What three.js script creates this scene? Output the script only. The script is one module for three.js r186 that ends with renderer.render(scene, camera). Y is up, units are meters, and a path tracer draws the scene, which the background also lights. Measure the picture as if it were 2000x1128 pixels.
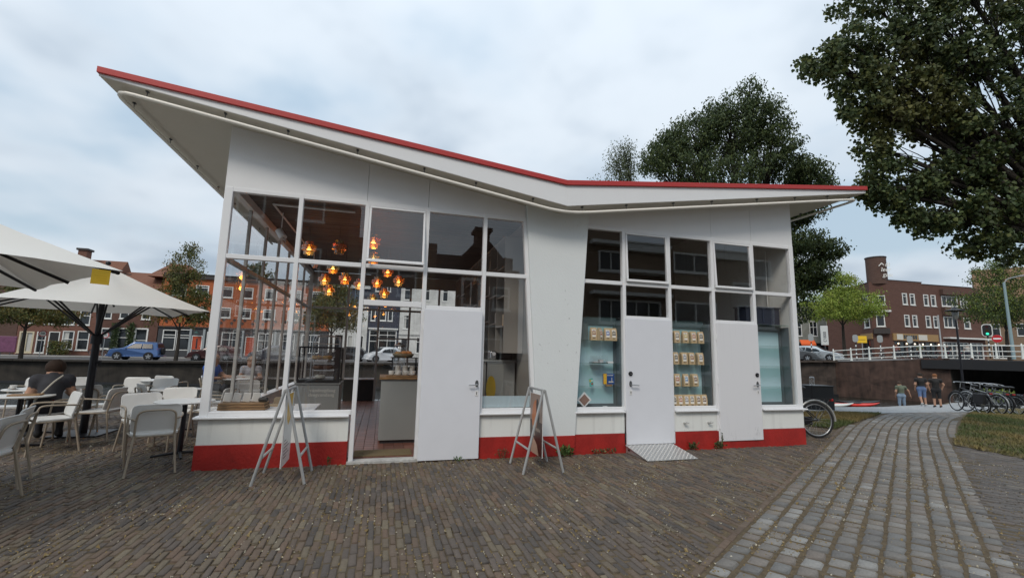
import * as THREE from 'three';
import { mergeGeometries, mergeVertices, toCreasedNormals } from 'three/addons/utils/BufferGeometryUtils.js';
import { RoundedBoxGeometry } from 'three/addons/geometries/RoundedBoxGeometry.js';
import { MarchingCubes } from 'three/addons/objects/MarchingCubes.js';
import { ImprovedNoise } from 'three/addons/math/ImprovedNoise.js';

// ---------------------------------------------------------------- camera, sky, sun, exposure
const scene = new THREE.Scene();
const camera = new THREE.PerspectiveCamera(65.06, 2000 / 1128, 0.05, 600);
camera.position.set(0, 1.5, 6.62);
camera.rotation.order = 'YXZ';
camera.rotation.set(0.14068, -0.27437, 0.02206);
scene.add(camera);
const renderer = new THREE.WebGLRenderer({ antialias: true });
renderer.toneMapping = THREE.LinearToneMapping;
renderer.toneMappingExposure = 1.08;
renderer.shadowMap.enabled = true;
const perlin = new ImprovedNoise();
function fbm(x, y, z, o = 5) { let a = 0, f = 1, g = 0.5; for (let i = 0; i < o; i++) { a += g * perlin.noise(x * f, y * f, z * f + i * 7.3); f *= 2.03; g *= 0.5; } return a; }
const clamp = (v, a = 0, b = 1) => Math.min(b, Math.max(a, v));
const smooth = (a, b, v) => { const t = clamp((v - a) / (b - a)); return t * t * (3 - 2 * t); };
const lerp = (a, b, t) => a + (b - a) * t;
{
  const w = 1536, h = 768, data = new Float32Array(w * h * 4);
  for (let j = 0; j < h; j++) for (let i = 0; i < w; i++) {
    const el = ((j + 0.5) / h - 0.5) * Math.PI, az = ((i + 0.5) / w - 0.5) * 2 * Math.PI;
    const y = Math.sin(el), c = Math.cos(el), x = Math.cos(az) * c, z = Math.sin(az) * c, k = (j * w + i) * 4;
    const yy = Math.max(y, 0), q = 1 / (yy + 0.22), px = x * q, pz = z * q;
    const n1 = fbm(px * 0.75 + 3.1, pz * 0.75 + 1.7, 0.4, 6), n2 = fbm(px * 1.9 + 9.2, pz * 1.9 - 4.4, 2.2, 5), n3 = fbm(px * 0.42 - 2.3, pz * 0.42 + 5.1, 6.1, 4);
    const hz = smooth(0.45, 0.0, yy), hzq = smooth(0.3, 0.0, yy); const cover = smooth(-0.22, 0.16, n1 + 0.35 * n2 + 0.06 * smooth(0.1, 0.5, yy) - 0.06 * hzq), grey = smooth(-0.12, 0.36, n3 + 0.75 * n2 + 0.3 * n1);
    
    const br = 0.88 + 0.44 * yy;
    const clear = [lerp(0.40, 0.515, hz), lerp(0.53, 0.64, hz), lerp(0.665, 0.735, hz)];
    const white = [0.7, 0.77, 0.845], dim = [0.35, 0.44, 0.545];
    for (let m = 0; m < 3; m++) {
      const cl = lerp(white[m], dim[m], grey * 0.85);
      data[k + m] = y < -0.02 ? 0.22 : lerp(clear[m], cl, cover * 0.92) * br;
    }
    data[k + 3] = 1;
  }
  const t = new THREE.DataTexture(data, w, h, THREE.RGBAFormat, THREE.FloatType);
  t.mapping = THREE.EquirectangularReflectionMapping; t.magFilter = t.minFilter = THREE.LinearFilter; t.needsUpdate = true;
  scene.background = t; scene.environment = t;
}
const sun = new THREE.DirectionalLight(0xfff4e6, 1.5);
sun.position.set(-22, 46, 34); sun.target.position.set(2, 0, -4);
sun.castShadow = true; sun.shadow.radius = 34; sun.shadow.mapSize.set(2048, 2048);
Object.assign(sun.shadow.camera, { left: -60, right: 60, top: 60, bottom: -60, near: 1, far: 180 });
scene.add(sun, sun.target);

// ---------------------------------------------------------------- helpers
let seed = 12345;
function rnd() { seed = (seed + 0x6D2B79F5) | 0; let t = Math.imul(seed ^ (seed >>> 15), 1 | seed); t = (t + Math.imul(t ^ (t >>> 7), 61 | t)) ^ t; return ((t ^ (t >>> 14)) >>> 0) / 4294967296; }
const rr = (a, b) => a + (b - a) * rnd();
const V = (x, y, z) => new THREE.Vector3(x, y, z);
const taken = new Map();
function numbered(n) { const k = taken.get(n) || 0; taken.set(n, k + 1); return k ? n + '_' + String(k).padStart(3, '0') : n; }
function tag(o, label, category, group, kind) { o.userData.label = label; if (category) o.userData.category = category; if (group) o.userData.group = group; if (kind) o.userData.kind = kind; return o; }
function thing(name, label, category, [x, y, z] = [0, 0, 0], turn = 0, group) {
  const o = new THREE.Group(); o.name = numbered(name); o.position.set(x, y, z); o.rotation.y = turn; scene.add(o);
  return tag(o, label, category, group);
}
function shade(m) { m.castShadow = true; m.receiveShadow = true; return m; }
function merge(g) {
  g = (Array.isArray(g) ? g : [g]).flat(3).filter(Boolean);
  if (g.length === 1) return g[0];
  const col = g.some((q) => q.attributes.color);
  g = g.map((q) => { const r = q.index ? q.toNonIndexed() : q; for (const a of Object.keys(r.attributes)) if (!['position', 'normal', 'uv'].includes(a) && !(col && a === 'color')) r.deleteAttribute(a); return r; });
  return mergeGeometries(g);
}
function part(name, g, mat, parent) { const m = shade(new THREE.Mesh(merge(g), mat)); m.name = name; parent.add(m); return m; }
function solo(name, g, mat, label, category, pos = [0, 0, 0], turn = 0, group) {
  const m = shade(new THREE.Mesh(merge(g), mat)); m.name = numbered(name); m.position.set(...pos); m.rotation.y = turn; scene.add(m); return tag(m, label, category, group);
}
function struct(name, g, mat, label) { const m = shade(new THREE.Mesh(merge(g), mat)); m.name = numbered(name); m.userData.kind = 'structure'; if (label) m.userData.label = label; scene.add(m); return m; }
function copyOf(o, pos, turn, label, group) { const c = o.clone(); c.userData = { ...o.userData }; c.name = numbered(o.name.replace(/_\d{3}$/, '')); scene.add(c); c.position.set(...pos); c.rotation.y = turn; if (label) c.userData.label = label; if (group) c.userData.group = group; return c; }
// box from ranges, uv in metres
function bx(x0, x1, y0, y1, z0, z1) {
  const g = new THREE.BoxGeometry(x1 - x0, y1 - y0, z1 - z0); g.translate((x0 + x1) / 2, (y0 + y1) / 2, (z0 + z1) / 2); return uvm(g);
}
function uvm(g) { // uv in metres from position and normal
  const p = g.attributes.position, n = g.attributes.normal, u = new Float32Array(p.count * 2);
  for (let i = 0; i < p.count; i++) {
    const ax = Math.abs(n.getX(i)), ay = Math.abs(n.getY(i)), az = Math.abs(n.getZ(i));
    if (ay > ax && ay > az) { u[2 * i] = p.getX(i); u[2 * i + 1] = p.getZ(i); } else if (ax > az) { u[2 * i] = p.getZ(i); u[2 * i + 1] = p.getY(i); } else { u[2 * i] = p.getX(i); u[2 * i + 1] = p.getY(i); }
  }
  g.setAttribute('uv', new THREE.BufferAttribute(u, 2)); return g;
}
function rb(x0, x1, y0, y1, z0, z1, r = 0.01, s = 2) { const g = new RoundedBoxGeometry(x1 - x0, y1 - y0, z1 - z0, s, Math.min(r, (x1 - x0) / 2.01, (y1 - y0) / 2.01, (z1 - z0) / 2.01)); g.translate((x0 + x1) / 2, (y0 + y1) / 2, (z0 + z1) / 2); return uvm(g.index ? g.toNonIndexed() : g); }
function cyl(a, b, r0, r1 = r0, seg = 10) { // tapered rod from a to b
  a = a.isVector3 ? a : V(...a); b = b.isVector3 ? b : V(...b); const d = b.clone().sub(a), L = d.length();
  const g = new THREE.CylinderGeometry(r1, r0, L, seg, 1); g.translate(0, L / 2, 0); g.applyQuaternion(new THREE.Quaternion().setFromUnitVectors(V(0, 1, 0), d.normalize())); g.translate(a.x, a.y, a.z); return g;
}
function tube(pts, r, seg = 24, rs = 8, closed = false, tension = 0.5) { return new THREE.TubeGeometry(new THREE.CatmullRomCurve3(pts.map((p) => (p.isVector3 ? p : V(...p))), closed, 'catmullrom', tension), seg, r, rs, closed); }
function sph(x, y, z, r, w = 10, h = 8, sx = 1, sy = 1, sz = 1) { const g = new THREE.SphereGeometry(r, w, h); g.scale(sx, sy, sz); g.translate(x, y, z); return g; }
function lathe(pts, seg = 20) { return new THREE.LatheGeometry(pts.map(([x, y]) => new THREE.Vector2(x, y)), seg); }
function tor(r, t, rs = 6, ts = 28) { return new THREE.TorusGeometry(r, t, rs, ts); }
function poly(pts, y = 0, hf) { // flat polygon in plan (x,z), facing up
  const s = new THREE.Shape(pts.map(([x, z]) => new THREE.Vector2(x, -z))); const g = new THREE.ShapeGeometry(s); g.rotateX(-Math.PI / 2); g.translate(0, y, 0); if (hf) { const p = g.attributes.position; for (let i = 0; i < p.count; i++) p.setY(i, p.getY(i) + hf(p.getX(i), p.getZ(i))); g.computeVertexNormals(); } return uvm(g);
}
function extr(pts, depth, bevel = 0, holes = []) { // outline in x,y pushed along z
  const s = new THREE.Shape(pts.map(([x, y]) => new THREE.Vector2(x, y))); for (const h of holes) s.holes.push(new THREE.Path(h.map(([x, y]) => new THREE.Vector2(x, y))));
  return new THREE.ExtrudeGeometry(s, { depth, bevelEnabled: bevel > 0, bevelThickness: bevel, bevelSize: bevel, bevelSegments: 2, curveSegments: 8 });
}
function rrect(w, h, r) { const s = new THREE.Shape(); const x = -w / 2, y = -h / 2; s.moveTo(x + r, y); s.lineTo(x + w - r, y); s.quadraticCurveTo(x + w, y, x + w, y + r); s.lineTo(x + w, y + h - r); s.quadraticCurveTo(x + w, y + h, x + w - r, y + h); s.lineTo(x + r, y + h); s.quadraticCurveTo(x, y + h, x, y + h - r); s.lineTo(x, y + r); s.quadraticCurveTo(x, y, x + r, y); return s; }
const mv = (g, x, y, z) => g.translate(x, y, z);
const inPoly = (x, z, P) => { let c = false; for (let i = 0, j = P.length - 1; i < P.length; j = i++) { const [xi, zi] = P[i], [xj, zj] = P[j]; if ((zi > z) !== (zj > z) && x < ((xj - xi) * (z - zi)) / (zj - zi) + xi) c = !c; } return c; };
// where a point falls in the frame: used only to choose which paving pieces are separate parts
const camInv = new THREE.Matrix4(); camera.updateMatrixWorld(); camInv.copy(camera.matrixWorld).invert();
function seen(x, y, z) { const p = V(x, y, z).applyMatrix4(camInv); const d = -p.z; return { d, sx: (p.x / d) * 884.65, sy: (p.y / d) * 884.65, in: d > 0.3 && Math.abs(p.x / d) < 1.13 && Math.abs(p.y / d) < 0.637 }; }
// ---------------------------------------------------------------- textures and materials
function tex(w, h, fn, { srgb = false, rx = 1, ry = 1 } = {}) {
  const d = new Uint8Array(w * h * 4);
  for (let j = 0; j < h; j++) for (let i = 0; i < w; i++) { const v = fn(i / w, j / h, i, j), k = (j * w + i) * 4; if (typeof v === 'number') d[k] = d[k + 1] = d[k + 2] = clamp(v) * 255; else { d[k] = clamp(v[0]) * 255; d[k + 1] = clamp(v[1]) * 255; d[k + 2] = clamp(v[2]) * 255; } d[k + 3] = 255; }
  const t = new THREE.DataTexture(d, w, h); t.wrapS = t.wrapT = THREE.RepeatWrapping; t.magFilter = THREE.LinearFilter; t.minFilter = THREE.LinearMipmapLinearFilter; t.generateMipmaps = true; if (srgb) t.colorSpace = THREE.SRGBColorSpace; t.repeat.set(rx, ry); t.needsUpdate = true; return t;
}
function rep(t, rx, ry) { const c = t.clone(); c.repeat.set(rx, ry); c.needsUpdate = true; return c; }
// periodic noise on the unit square
function pn(u, v, f, o = 4, s = 0) { let a = 0, g = 0.5; const R = 1; for (let i = 0; i < o; i++) { const cu = Math.cos(2 * Math.PI * u), su = Math.sin(2 * Math.PI * u), cv = Math.cos(2 * Math.PI * v), sv = Math.sin(2 * Math.PI * v); const q = f / 6.283; a += g * perlin.noise(cu * q * R + cv * q * 0.73 + 13.1 + s, su * q * R + s * 1.7 - 4.2, sv * q * R + cv * q * 0.31 + s); f *= 2; g *= 0.5; } return a; }
const grain = tex(512, 512, (u, v) => 0.5 + 0.9 * pn(u, v, 40, 4, 3) + rr(-0.1, 0.1));
const blotch = tex(512, 512, (u, v) => 0.82 + 0.42 * pn(u, v, 7, 5, 1) + 0.14 * pn(u, v, 60, 3, 8), { srgb: false });
const fineTone = tex(256, 256, (u, v) => 0.98 + 0.03 * pn(u, v, 7, 4, 5) + rr(-0.008, 0.008));
const lin = (r, g, b) => new THREE.Color().setRGB(r, g, b);
function std(c, o = {}) { return new THREE.MeshStandardMaterial({ color: Array.isArray(c) ? lin(...c) : c, roughness: 0.6, ...o }); }
function glass(o = {}) { return new THREE.MeshPhysicalMaterial({ color: 0xffffff, transmission: 1, thickness: 0, roughness: 0, ior: 1.9, ...o }); }
const M = {};
M.white = std([0.8, 0.81, 0.82], { roughness: 0.42, bumpMap: rep(grain, 1.4, 1.4), bumpScale: 0.0003, map: rep(fineTone, 0.6, 0.6) });
const chipTex = tex(1024, 1024, (u, v) => { const c = smooth(0.34, 0.4, pn(u, v, 60, 3, 41)) * smooth(0.0, 0.2, pn(u, v, 6, 2, 17)); const b = 0.985 + 0.03 * pn(u, v, 7, 4, 5) - 0.3 * c; return [b, b * 0.99, b * 0.97]; }, { rx: 0.4, ry: 0.4 });
M.stucco = std([0.745, 0.79, 0.81], { roughness: 0.7, bumpMap: rep(grain, 1, 1), bumpScale: 0.0012, map: chipTex });
M.frame = std([0.8, 0.81, 0.825], { roughness: 0.35 });
M.doorWhite = std([0.76, 0.78, 0.83], { roughness: 0.38, map: rep(fineTone, 0.8, 0.8), bumpMap: rep(grain, 0.7, 0.7), bumpScale: 0.00015 });
M.cream = std([0.78, 0.75, 0.69], { roughness: 0.55, map: rep(fineTone, 0.4, 0.4) });
M.soffit = std([0.6, 0.565, 0.49], { roughness: 0.75, map: rep(fineTone, 0.4, 0.4), bumpMap: rep(grain, 0.7, 0.7), bumpScale: 0.002 });
M.red = std([0.46, 0.024, 0.018], { roughness: 0.55, map: rep(blotch, 0.5, 0.5), bumpMap: rep(grain, 1.2, 1.2), bumpScale: 0.003 });
M.redEdge = std([0.47, 0.035, 0.032], { roughness: 0.5, map: rep(fineTone, 0.7, 0.7) });
M.pane = glass();
M.black = std([0.012, 0.012, 0.014], { roughness: 0.45 });
M.blackMetal = std([0.014, 0.014, 0.018], { roughness: 0.4, metalness: 0.3 });
M.steel = std([0.55, 0.56, 0.57], { roughness: 0.32, metalness: 0.9 });
M.aluPaint = std([0.42, 0.43, 0.43], { roughness: 0.4, metalness: 0.25 });
M.rubber = std([0.015, 0.015, 0.016], { roughness: 0.85 });
M.greyPaint = std([0.3, 0.31, 0.3], { roughness: 0.55, map: rep(fineTone, 0.7, 0.7) });
M.darkGrey = std([0.07, 0.075, 0.08], { roughness: 0.5 });
M.wood = std([0.36, 0.22, 0.11], { roughness: 0.5, map: tex(256, 256, (u, v) => { const s = 0.75 + 0.3 * pn(u, v * 0.5, 6, 3, 2) + 0.2 * Math.sin(60 * v + 9 * pn(u, v, 5, 2, 4)); return [s, s * 0.94, s * 0.85]; }, { rx: 1.2, ry: 2.5 }) });
M.bikeBlack = std([0.02, 0.02, 0.022], { roughness: 0.35, metalness: 0.2 });
M.chrome = std([0.7, 0.7, 0.7], { roughness: 0.2, metalness: 1 });
// ---------------------------------------------------------------- terrain, water, quays
function hh(x, z) { const s = 0.6 * x - 0.8 * z - 10; return s > 0 ? -Math.min(1.15, (0.058 * s * s) / (s + 3)) : 0; }
function pw(T, x) { if (x <= T[0][0]) return T[0][1]; for (let i = 1; i < T.length; i++) if (x <= T[i][0]) return lerp(T[i - 1][1], T[i][1], (x - T[i - 1][0]) / (T[i][0] - T[i - 1][0])); return T[T.length - 1][1]; }
const EDGE = [[-120, 3], [-60, -3], [-8.4, -7.0], [-4.3, -7.8], [8, -8.1], [12, -7.5], [14.5, -5.9], [19.4, -7.3], [28.9, -11.9], [36.7, -15.3], [43, -16.2], [53, -19.7], [90, -24]];
const edgeZ = (x) => pw(EDGE, x);
const STREET = [[-120, -0.1], [-20, 0.05], [0, 0.3], [20, 0.75], [42, 1.4], [70, 1.9], [160, 2.1]];
const st = (x) => pw(STREET, x);
const WALL = [[-120, -59], [40.4, -26], [44.65, -19.6], [60, -24.5], [110, -38]];
const wallZ = (x) => pw(WALL, x);
function gridSheet(xs, nt, fz0, fz1, fy) {
  const pos = [], uv = [], idx = [], W = nt + 1;
  xs.forEach((x) => { for (let j = 0; j <= nt; j++) { const t = j / nt, z = lerp(fz0(x), fz1(x), t * t * 0.6 + t * 0.4); pos.push(x, fy(x, z), z); uv.push(x, z); } });
  for (let i = 0; i < xs.length - 1; i++) for (let j = 0; j < nt; j++) { const a = i * W + j; idx.push(a, a + 1, a + W, a + W, a + 1, a + W + 1); }
  const g = new THREE.BufferGeometry(); g.setAttribute('position', new THREE.Float32BufferAttribute(pos, 3)); g.setAttribute('uv', new THREE.Float32BufferAttribute(uv, 2)); g.setIndex(idx); g.computeVertexNormals();
  if (g.attributes.normal.getY(0) < 0) { for (let i = 0; i < idx.length; i += 3) { const t = idx[i]; idx[i] = idx[i + 1]; idx[i + 1] = t; } g.setIndex(idx); g.computeVertexNormals(); }
  return g;
}
function subdiv(g, max) { // split long triangles so that a sheet can follow the terrain
  const p = (g.index ? g.toNonIndexed() : g).attributes.position, T = []; for (let i = 0; i < p.count; i += 3) T.push([0, 1, 2].map((k) => [p.getX(i + k), p.getZ(i + k)]));
  const out = []; while (T.length) { const t = T.pop(); const L = [0, 1, 2].map((k) => Math.hypot(t[k][0] - t[(k + 1) % 3][0], t[k][1] - t[(k + 1) % 3][1])); const m = L.indexOf(Math.max(...L)); if (L[m] < max) { out.push(t); continue; } const a = t[m], b = t[(m + 1) % 3], c = t[(m + 2) % 3], d = [(a[0] + b[0]) / 2, (a[1] + b[1]) / 2]; T.push([a, d, c], [d, b, c]); }
  return out;
}
function drape(pts, dy, max = 1) {
  const t = subdiv(poly(pts), max), pos = [], uv = [], nor = [];
  for (const q of t) { for (const [x, z] of q) { pos.push(x, hh(x, z) + dy, z); uv.push(x, z); nor.push(0, 1, 0); } }
  const g = new THREE.BufferGeometry(); g.setAttribute('position', new THREE.Float32BufferAttribute(pos, 3)); g.setAttribute('normal', new THREE.Float32BufferAttribute(nor, 3)); g.setAttribute('uv', new THREE.Float32BufferAttribute(uv, 2)); return g;
}
const sandTex = tex(512, 512, (u, v) => { const n = 0.62 + 0.5 * pn(u, v, 30, 4, 2) + rr(-0.12, 0.12), sp = rnd() > 0.985 ? 0.35 : 0; return [n + sp, n * 0.93 + sp, n * 0.8 + sp]; }, { srgb: false, rx: 0.9, ry: 0.9 });
M.sand = std([0.17, 0.135, 0.09], { map: sandTex, roughness: 0.95, bumpMap: rep(grain, 2, 2), bumpScale: 0.006 });
const settTex = tex(512, 512, (u, v) => { const r = Math.floor(v * 16), o = (r % 2) * 0.5, c = (u * 12 + o + 12) % 12, fu = c % 1, fv = (v * 16) % 1; const e = Math.min(Math.min(fu, 1 - fu) * 1.3, Math.min(fv, 1 - fv)); const id = Math.sin(Math.floor(c) * 12.9 + r * 78.2) * 43758.5, q = id - Math.floor(id); const b = e < 0.08 ? 0.4 : 0.66 + 0.34 * q; const n = b + 0.2 * pn(u, v, 50, 3, 4); return [n, n, n]; }, { rx: 0.5, ry: 0.5 });
M.promenade = std([0.42, 0.43, 0.43], { map: settTex, roughness: 0.7, bumpMap: settTex, bumpScale: 0.006 });
const streetTex = tex(512, 512, (u, v) => 0.8 + 0.35 * pn(u, v, 8, 5, 3) + rr(-0.06, 0.06), { rx: 0.12, ry: 0.12 });
M.street = std([0.16, 0.15, 0.145], { map: streetTex, roughness: 0.85 });
M.pavement = std([0.22, 0.2, 0.19], { map: streetTex, roughness: 0.85 });
M.water = std([0.014, 0.018, 0.014], { roughness: 0.08, bumpMap: tex(512, 512, (u, v) => 0.5 + 0.5 * pn(u, v, 22, 4, 7), { rx: 0.16, ry: 0.3 }), bumpScale: 0.16 });
const wallTex = tex(1024, 512, (u, v) => { const streak = pn(u, v * 0.1, 26, 4, 2), b = 0.62 + 0.6 * pn(u, v, 9, 5, 6) + 0.5 * streak; const row = Math.floor(v * 40), fu = (u * 60 + (row % 2) * 0.5) % 1, fv = (v * 40) % 1; const m = fu < 0.1 || fv < 0.16 ? 0.82 : 1; const q = b * m + rr(-0.04, 0.04); return [q, q * 0.95, q * 0.9]; }, { rx: 0.12, ry: 0.24 });
M.quay = std([0.085, 0.066, 0.056], { map: wallTex, roughness: 0.9, bumpMap: wallTex, bumpScale: 0.02 });
M.quayDark = std([0.045, 0.04, 0.034], { map: rep(wallTex, 0.09, 0.24), roughness: 0.92, bumpMap: rep(wallTex, 0.09, 0.24), bumpScale: 0.02 });
M.coping = std([0.33, 0.32, 0.3], { map: rep(blotch, 0.4, 0.4), roughness: 0.85 });
M.paleCoping = std([0.62, 0.62, 0.6], { map: rep(blotch, 0.4, 0.4), roughness: 0.7 });

const xsNear = []; for (let x = -120; x <= 90; x += x > -14 && x < 56 ? 1 : 4) xsNear.push(x);
for (const e of EDGE) if (!xsNear.includes(e[0])) xsNear.push(e[0]); xsNear.sort((a, b) => a - b);
struct('ground', gridSheet(xsNear, 60, (x) => edgeZ(x), () => 70, (x, z) => hh(x, z) - 0.009), M.sand, 'sandy bed under the brick paving on the near bank');
struct('canal_bed', mv(bx(-400, 400, -4, -3.2, -300, 300), 0, 0, 0), M.quayDark);
struct('canal_water', poly([[-160, -70], [140, -70], [140, 40], [-160, 40]], -1.75), M.water, 'dark canal water');
const xsFar = []; for (let x = -120; x <= 160; x += 4) xsFar.push(x); for (const e of [40.4, 44.65]) xsFar.push(e); xsFar.sort((a, b) => a - b);
struct('street', gridSheet(xsFar, 12, (x) => wallZ(x) - 0.3, () => -57, (x) => st(x)), M.street, 'grey street along the far bank');
struct('far_ground', gridSheet(xsFar, 4, () => -57, () => -260, (x) => st(x) - 0.05), M.pavement);
struct('pavement', gridSheet(xsFar.filter((x) => x < 44), 3, () => -53.5, () => -58.2, (x) => st(x) + 0.12), M.pavement, 'brick footway before the far houses');
{ // kerb of the far footway
  const g = []; for (let i = 0; i < xsFar.length - 1; i++) { const a = xsFar[i], b = xsFar[i + 1]; if (b > 44) continue; g.push(cyl([a, st(a) + 0.06, -53.5], [b, st(b) + 0.06, -53.5], 0.085, 0.085, 4)); }
  struct('kerb', g, M.coping);
}
function wallStrip(pts, topF, bot, thick = 0.5) { // vertical wall along a plan polyline
  const g = []; for (let i = 0; i < pts.length - 1; i++) { const [x0, z0] = pts[i], [x1, z1] = pts[i + 1], L = Math.hypot(x1 - x0, z1 - z0), n = Math.max(1, Math.round(L / 5)); for (let k = 0; k < n; k++) { const a = k / n, b = (k + 1) / n, xa = lerp(x0, x1, a), xb = lerp(x0, x1, b), za = lerp(z0, z1, a), zb = lerp(z0, z1, b), ta = topF(xa, za), tb = topF(xb, zb); const pos = [], uv = []; const q = (A, B, C, D, ua, ub) => { pos.push(...A, ...B, ...C, ...A, ...C, ...D); uv.push(ua, A[1], ub, B[1], ub, C[1], ua, A[1], ub, C[1], ua, D[1]); }; const s = L * a + i * 7, e = L * b + i * 7; const nx = (-(z1 - z0) / L) * thick, nz = ((x1 - x0) / L) * thick;
    q([xa, bot, za], [xb, bot, zb], [xb, tb, zb], [xa, ta, za], s, e); q([xa, ta, za], [xb, tb, zb], [xb - nx, tb, zb - nz], [xa - nx, ta, za - nz], s, e); q([xb - nx, bot, zb - nz], [xa - nx, bot, za - nz], [xa - nx, ta, za - nz], [xb - nx, tb, zb - nz], s, e);
    const gg = new THREE.BufferGeometry(); gg.setAttribute('position', new THREE.Float32BufferAttribute(pos, 3)); gg.setAttribute('uv', new THREE.Float32BufferAttribute(uv, 2)); gg.computeVertexNormals(); g.push(gg); } }
  return merge(g);
}
{
  const t = thing('quay_wall', 'dark stained masonry wall along the far bank of the canal', 'wall', [0, 0, 0]);
  part('wall', wallStrip([[-120, -59], [-40, -42.5], [8, -32.7]], (x) => st(x) + 0.02, -3, 0.5), M.quayDark, t);
  const w = part('wall', wallStrip([[8, -32.7], [40.4, -26]], (x) => st(x) + 0.02, -3, 0.5), M.quay, t);
  part('waterline_beam', wallStrip([[-120, -58.95], [40.45, -25.93]], () => -1.58, -3, 0.4), M.black, t); const n = 70;
  for (let i = 0; i < n; i++) { const a = i / n, b = (i + 0.985) / n, xa = lerp(-60, 40.4, a), xb = lerp(-60, 40.4, b), za = lerp(-46.66, -26, a) + 0.1, zb = lerp(-46.66, -26, b) + 0.1; const L = Math.hypot(xb - xa, zb - za); const g = rb(-L / 2, L / 2, -0.09, 0.09, -0.28, 0.28, 0.02, 1); const m = part('coping_stone', g, i < 52 ? M.quayDark : M.quay, t); m.position.set((xa + xb) / 2, (st(xa) + st(xb)) / 2 + 0.06 + rr(-0.01, 0.01), (za + zb) / 2); m.rotation.y = Math.atan2(-(zb - za), xb - xa); }
}
{
  const t = thing('quay_wall', 'near bank wall of the canal topped with pale coping stones behind the terrace', 'wall', [0, 0, 0]);
  part('wall', wallStrip([[90, -24], [53, -19.7], [43, -16.2], [36.7, -15.3], [28.9, -11.9], [19.4, -7.3], [14.5, -5.9], [12, -7.5], [8, -8.1], [-4.3, -7.8], [-8.4, -7], [-60, -3]].map(([x, z]) => [x, z]).reverse(), (x, z) => hh(x, z) - 0.05, -3, -0.4), M.quayDark, t);
  for (let x = -40; x < 8.5; x += 1.25) { const x1 = x + 1.235, z0 = edgeZ(x), z1 = edgeZ(x1), L = Math.hypot(x1 - x, z1 - z0); const m = part('coping_stone', rb(-L / 2, L / 2, -0.1, 0.03, -0.17, 0.17, 0.015, 1), M.paleCoping, t); m.position.set((x + x1) / 2, rr(0, 0.008), (z0 + z1) / 2 + 0.12); m.rotation.y = Math.atan2(-(z1 - z0), x1 - x); }
}
// ---------------------------------------------------------------- paving
const D = [0.836, -0.549], N = [0.549, 0.836];
const PATH = [[-6.0, 9.13], [2.19, 3.75], [6.92, 0.64], [9.79, -1.31], [13.4, -3.03], [15.2, -3.9], [20.8, -5.2], [15.2, -2.3], [10.22, 0.53], [4.33, 4.31], [-3.55, 9.49]];
const LAWN1 = [[9.5, -1.75], [9.75, -1.35], [13.35, -3.07], [14.3, -3.62], [12.39, -4.0], [10.2, -4.1], [8.0, -4.2], [7.9, -2.9]];
const LAWN2 = [[10.27, 0.5], [15.3, -2.2], [20.8, -5.05], [25.3, -7.2], [38.8, -12.4], [60, -4], [46, 10], [24, 7], [9.95, 1.72]];
const FOOT = [[-2.16, 0.02], [7.39, 0.02], [7.39, -7.6], [-2.16, -7.6]];
const TONES = [[0.135, 0.105, 0.082], [0.112, 0.09, 0.075], [0.15, 0.125, 0.095], [0.098, 0.084, 0.076], [0.125, 0.093, 0.07], [0.165, 0.142, 0.105], [0.085, 0.077, 0.074], [0.118, 0.1, 0.09], [0.14, 0.1, 0.075], [0.105, 0.09, 0.082], [0.19, 0.165, 0.12], [0.075, 0.068, 0.065]];
const STONES = [[0.2, 0.195, 0.19], [0.235, 0.23, 0.225], [0.175, 0.175, 0.175], [0.22, 0.205, 0.195], [0.195, 0.2, 0.205], [0.26, 0.258, 0.255], [0.205, 0.185, 0.172], [0.165, 0.165, 0.168], [0.3, 0.305, 0.31], [0.215, 0.2, 0.185]];
TONES.forEach((c) => { const m = (c[0] + c[1] + c[2]) / 3, k = m > 0.12 ? 0.88 : 1; c[0] = lerp(c[0], m, 0.12) * 1.2 * k; c[1] = lerp(c[1], m, 0.12) * 1.12 * k; c[2] = lerp(c[2], m, 0.12) * 1.02 * k; }); STONES.forEach((c) => { c[0] *= 1.12; c[1] *= 1.07; c[2] *= 0.99; });
const brickTex = tex(512, 512, (u, v) => 0.86 + 0.34 * pn(u, v, 36, 4, 9) + 0.26 * pn(u, v, 5, 3, 12) + rr(-0.07, 0.07), { rx: 1.1, ry: 1.1 });
const brickMats = TONES.map((c) => std(c, { map: brickTex, roughness: 0.82, bumpMap: rep(grain, 3, 3), bumpScale: 0.004 }));
const stoneMats = STONES.map((c) => std(c, { map: rep(brickTex, 2, 2), roughness: 0.72, bumpMap: rep(grain, 4, 4), bumpScale: 0.005 }));
M.brickAll = std([1, 1, 1], { map: brickTex, vertexColors: true, roughness: 0.82, bumpMap: rep(grain, 3, 3), bumpScale: 0.004 });
M.stoneAll = std([1, 1, 1], { map: rep(brickTex, 2, 2), vertexColors: true, roughness: 0.72, bumpMap: rep(grain, 4, 4), bumpScale: 0.005 });
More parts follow.
